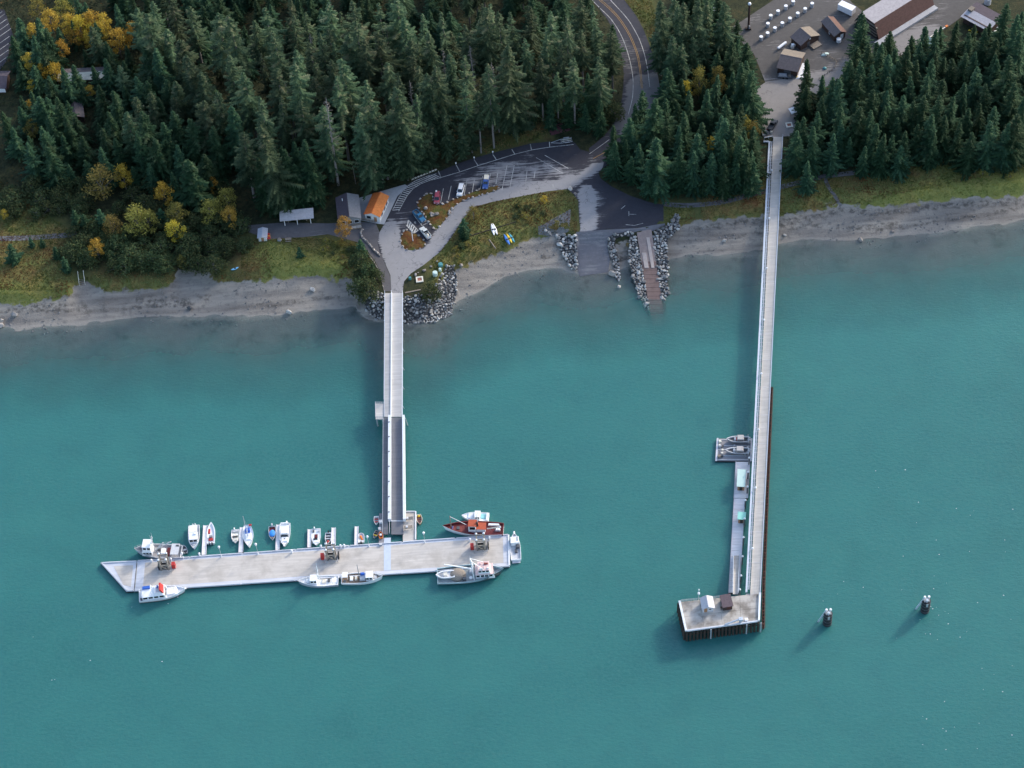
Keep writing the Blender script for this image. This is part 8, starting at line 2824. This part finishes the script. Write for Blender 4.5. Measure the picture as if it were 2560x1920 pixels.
# forest undergrowth: one dark mass
V, F, Tn = [], [], []
q = random.Random(77)
for fi, poly in enumerate(FOREST + [PL('N', [(-60, 0), (330, -40), (460, 300), (520, 430), (480, 520), (330, 480), (-60, 470)])]):
    xs, ys = [p[0] for p in poly], [p[1] for p in poly]
    n = (22000, 7000, 5000, 6000, 6000, 9000)[fi]
    X = np.random.default_rng(fi + 50).uniform(min(xs), max(xs), n)
    Y = np.random.default_rng(fi + 60).uniform(min(ys), max(ys), n)
    bl = np.zeros(n, bool)
    for pl in BLOCK + BFOOT:
        bl |= inside(pl, X, Y)
    ok = inside(poly, X, Y) & ~bl
    for x, y in zip(X[ok], Y[ok]):
        z = GZ + q.uniform(.1, 1.8)
        s = q.uniform(.35, .9)
        a = q.uniform(0, 6.28)
        i0 = len(V)
        V.extend(((x, y, z), (x + math.cos(a) * s, y + math.sin(a) * s, z - q.uniform(0, .4)), (x + math.cos(a + 1.3) * s, y + math.sin(a + 1.3) * s, z + q.uniform(-.3, .3))))
        F.append((i0, i0 + 1, i0 + 2))
        Tn.append(q.random())
L_UND = leaf_mat('undergrowth_leaves', [(0, (.014, .024, .012)), (.55, (.028, .042, .018)), (.9, (.045, .05, .02)), (1, (.11, .06, .02))], .1, .2)
o = bpy.data.objects.new('forest_undergrowth', tri_mesh('forest_undergrowth', V, F, Tn, L_UND))
COL.objects.link(o)
tag(o, 'dark undergrowth covering the forest floor', 'undergrowth', kind='stuff')

# meadow plants: uncountable tufts
def tuft_field(name, label, n, region, mat, hlo, hhi):
    V, F, Tn = [], [], []
    tries = 0
    xs = np.random.default_rng(3 + n).uniform(-245, 250, n * 30)
    yy = np.random.default_rng(4 + n).uniform(425, 590, n * 30)
    ok = region(xs, yy)
    xs, yy = xs[ok][:n], yy[ok][:n]
    zz = HT(xs, yy)
    q = random.Random(n)
    tl = np.clip((lattice(xs, yy, 7.0, 41) * .6 + lattice(xs, yy, 2.5, 42) * .4 - .5) * 2.0 + .5, 0, 1)
    for x, y, z, tn in zip(xs, yy, zz, tl):
        h = q.uniform(hlo, hhi)
        tint = min(1, max(0, tn + q.gauss(0, .12)))
        for _ in range(3):
            a, w = q.uniform(0, 6.28), q.uniform(.06, .17)
            i0 = len(V)
            V.extend(((x - math.cos(a) * w, y - math.sin(a) * w, z - .03), (x + math.cos(a) * w, y + math.sin(a) * w, z - .03), (x + q.uniform(-.2, .2), y + q.uniform(-.2, .2), z + h)))
            F.append((i0, i0 + 1, i0 + 2))
            Tn.append(tint)
    o = bpy.data.objects.new(name, tri_mesh(name, V, F, Tn, mat))
    COL.objects.link(o)
    return tag(o, label, 'grass', kind='stuff')


def blocked_np(x, y):
    r = np.zeros(x.shape, bool)
    for pl in BLOCK + BFOOT + [GRAMP]:
        r |= inside(pl, x, y)
    return r


L_GRASS = leaf_mat('meadow_grass', [(0, (.20, .075, .03)), (.25, (.20, .115, .045)), (.5, (.30, .25, .11)), (.72, (.21, .19, .055)), (1, (.10, .14, .035))], .1, .2)
L_GREEN = leaf_mat('shore_grass', [(0, (.14, .19, .04)), (.5, (.22, .25, .06)), (1, (.36, .33, .10))], .1, .25)
tuft_field('meadow_grass', 'yellow-brown meadow grass above the beaches', 26000, lambda x, y: (meadow_fn(x, y) > .55) & (green_fn(x, y) < .6) & (y > Yv(x) + .3) & ~blocked_np(x, y), L_GRASS, .2, .5)
tuft_field('shore_grass', 'green shore grass along the beach edges', 10000, lambda x, y: (green_fn(x, y) > .45) & (y > Yv(x) + .2) & ~blocked_np(x, y), L_GREEN, .2, .5)
L_HEATH = leaf_mat('island_heather', [(0, (.12, .05, .02)), (.5, (.14, .09, .03)), (1, (.10, .11, .03))], .1, .2)
tuft_field('island_heather', 'rusty low heather on the planted islands', 1400, lambda x, y: inside(ISL1, x, y) | inside(ISL2, x, y), L_HEATH, .45, .8)

# foam flecks drifting right of the long pier
mb = MB()
q = random.Random(2)
for fr, x, y in [('p', 630, 248), ('p', 715, 75), ('p', 1518, 190), ('p', 1918, 420), ('p', 1995, 430), ('p', 1945, 452), ('p', 2162, 517), ('p', 1958, 175), ('p', 2135, 95), ('p', 1845, 798), ('p', 1912, 800), ('p', 2010, 878), ('p', 430, 345), ('p', 985, 155), ('p', 1770, 602), ('p', 1448, 858)] + \
        [('w', q.uniform(1880, 2200), q.uniform(1000, 1620)) for _ in range(40)] + [('w', q.uniform(30, 420), q.uniform(1240, 1500)) for _ in range(10)]:
    p = at(fr, x, y, .02)
    s = q.uniform(.05, .13)
    mb.dome((p.x, p.y, .0), s * 1.4, s, s * .6, 6, 2, 0)
tag(mb.build('foam_flecks', CAPW), 'tiny white foam flecks drifting on the water', 'foam', kind='stuff')
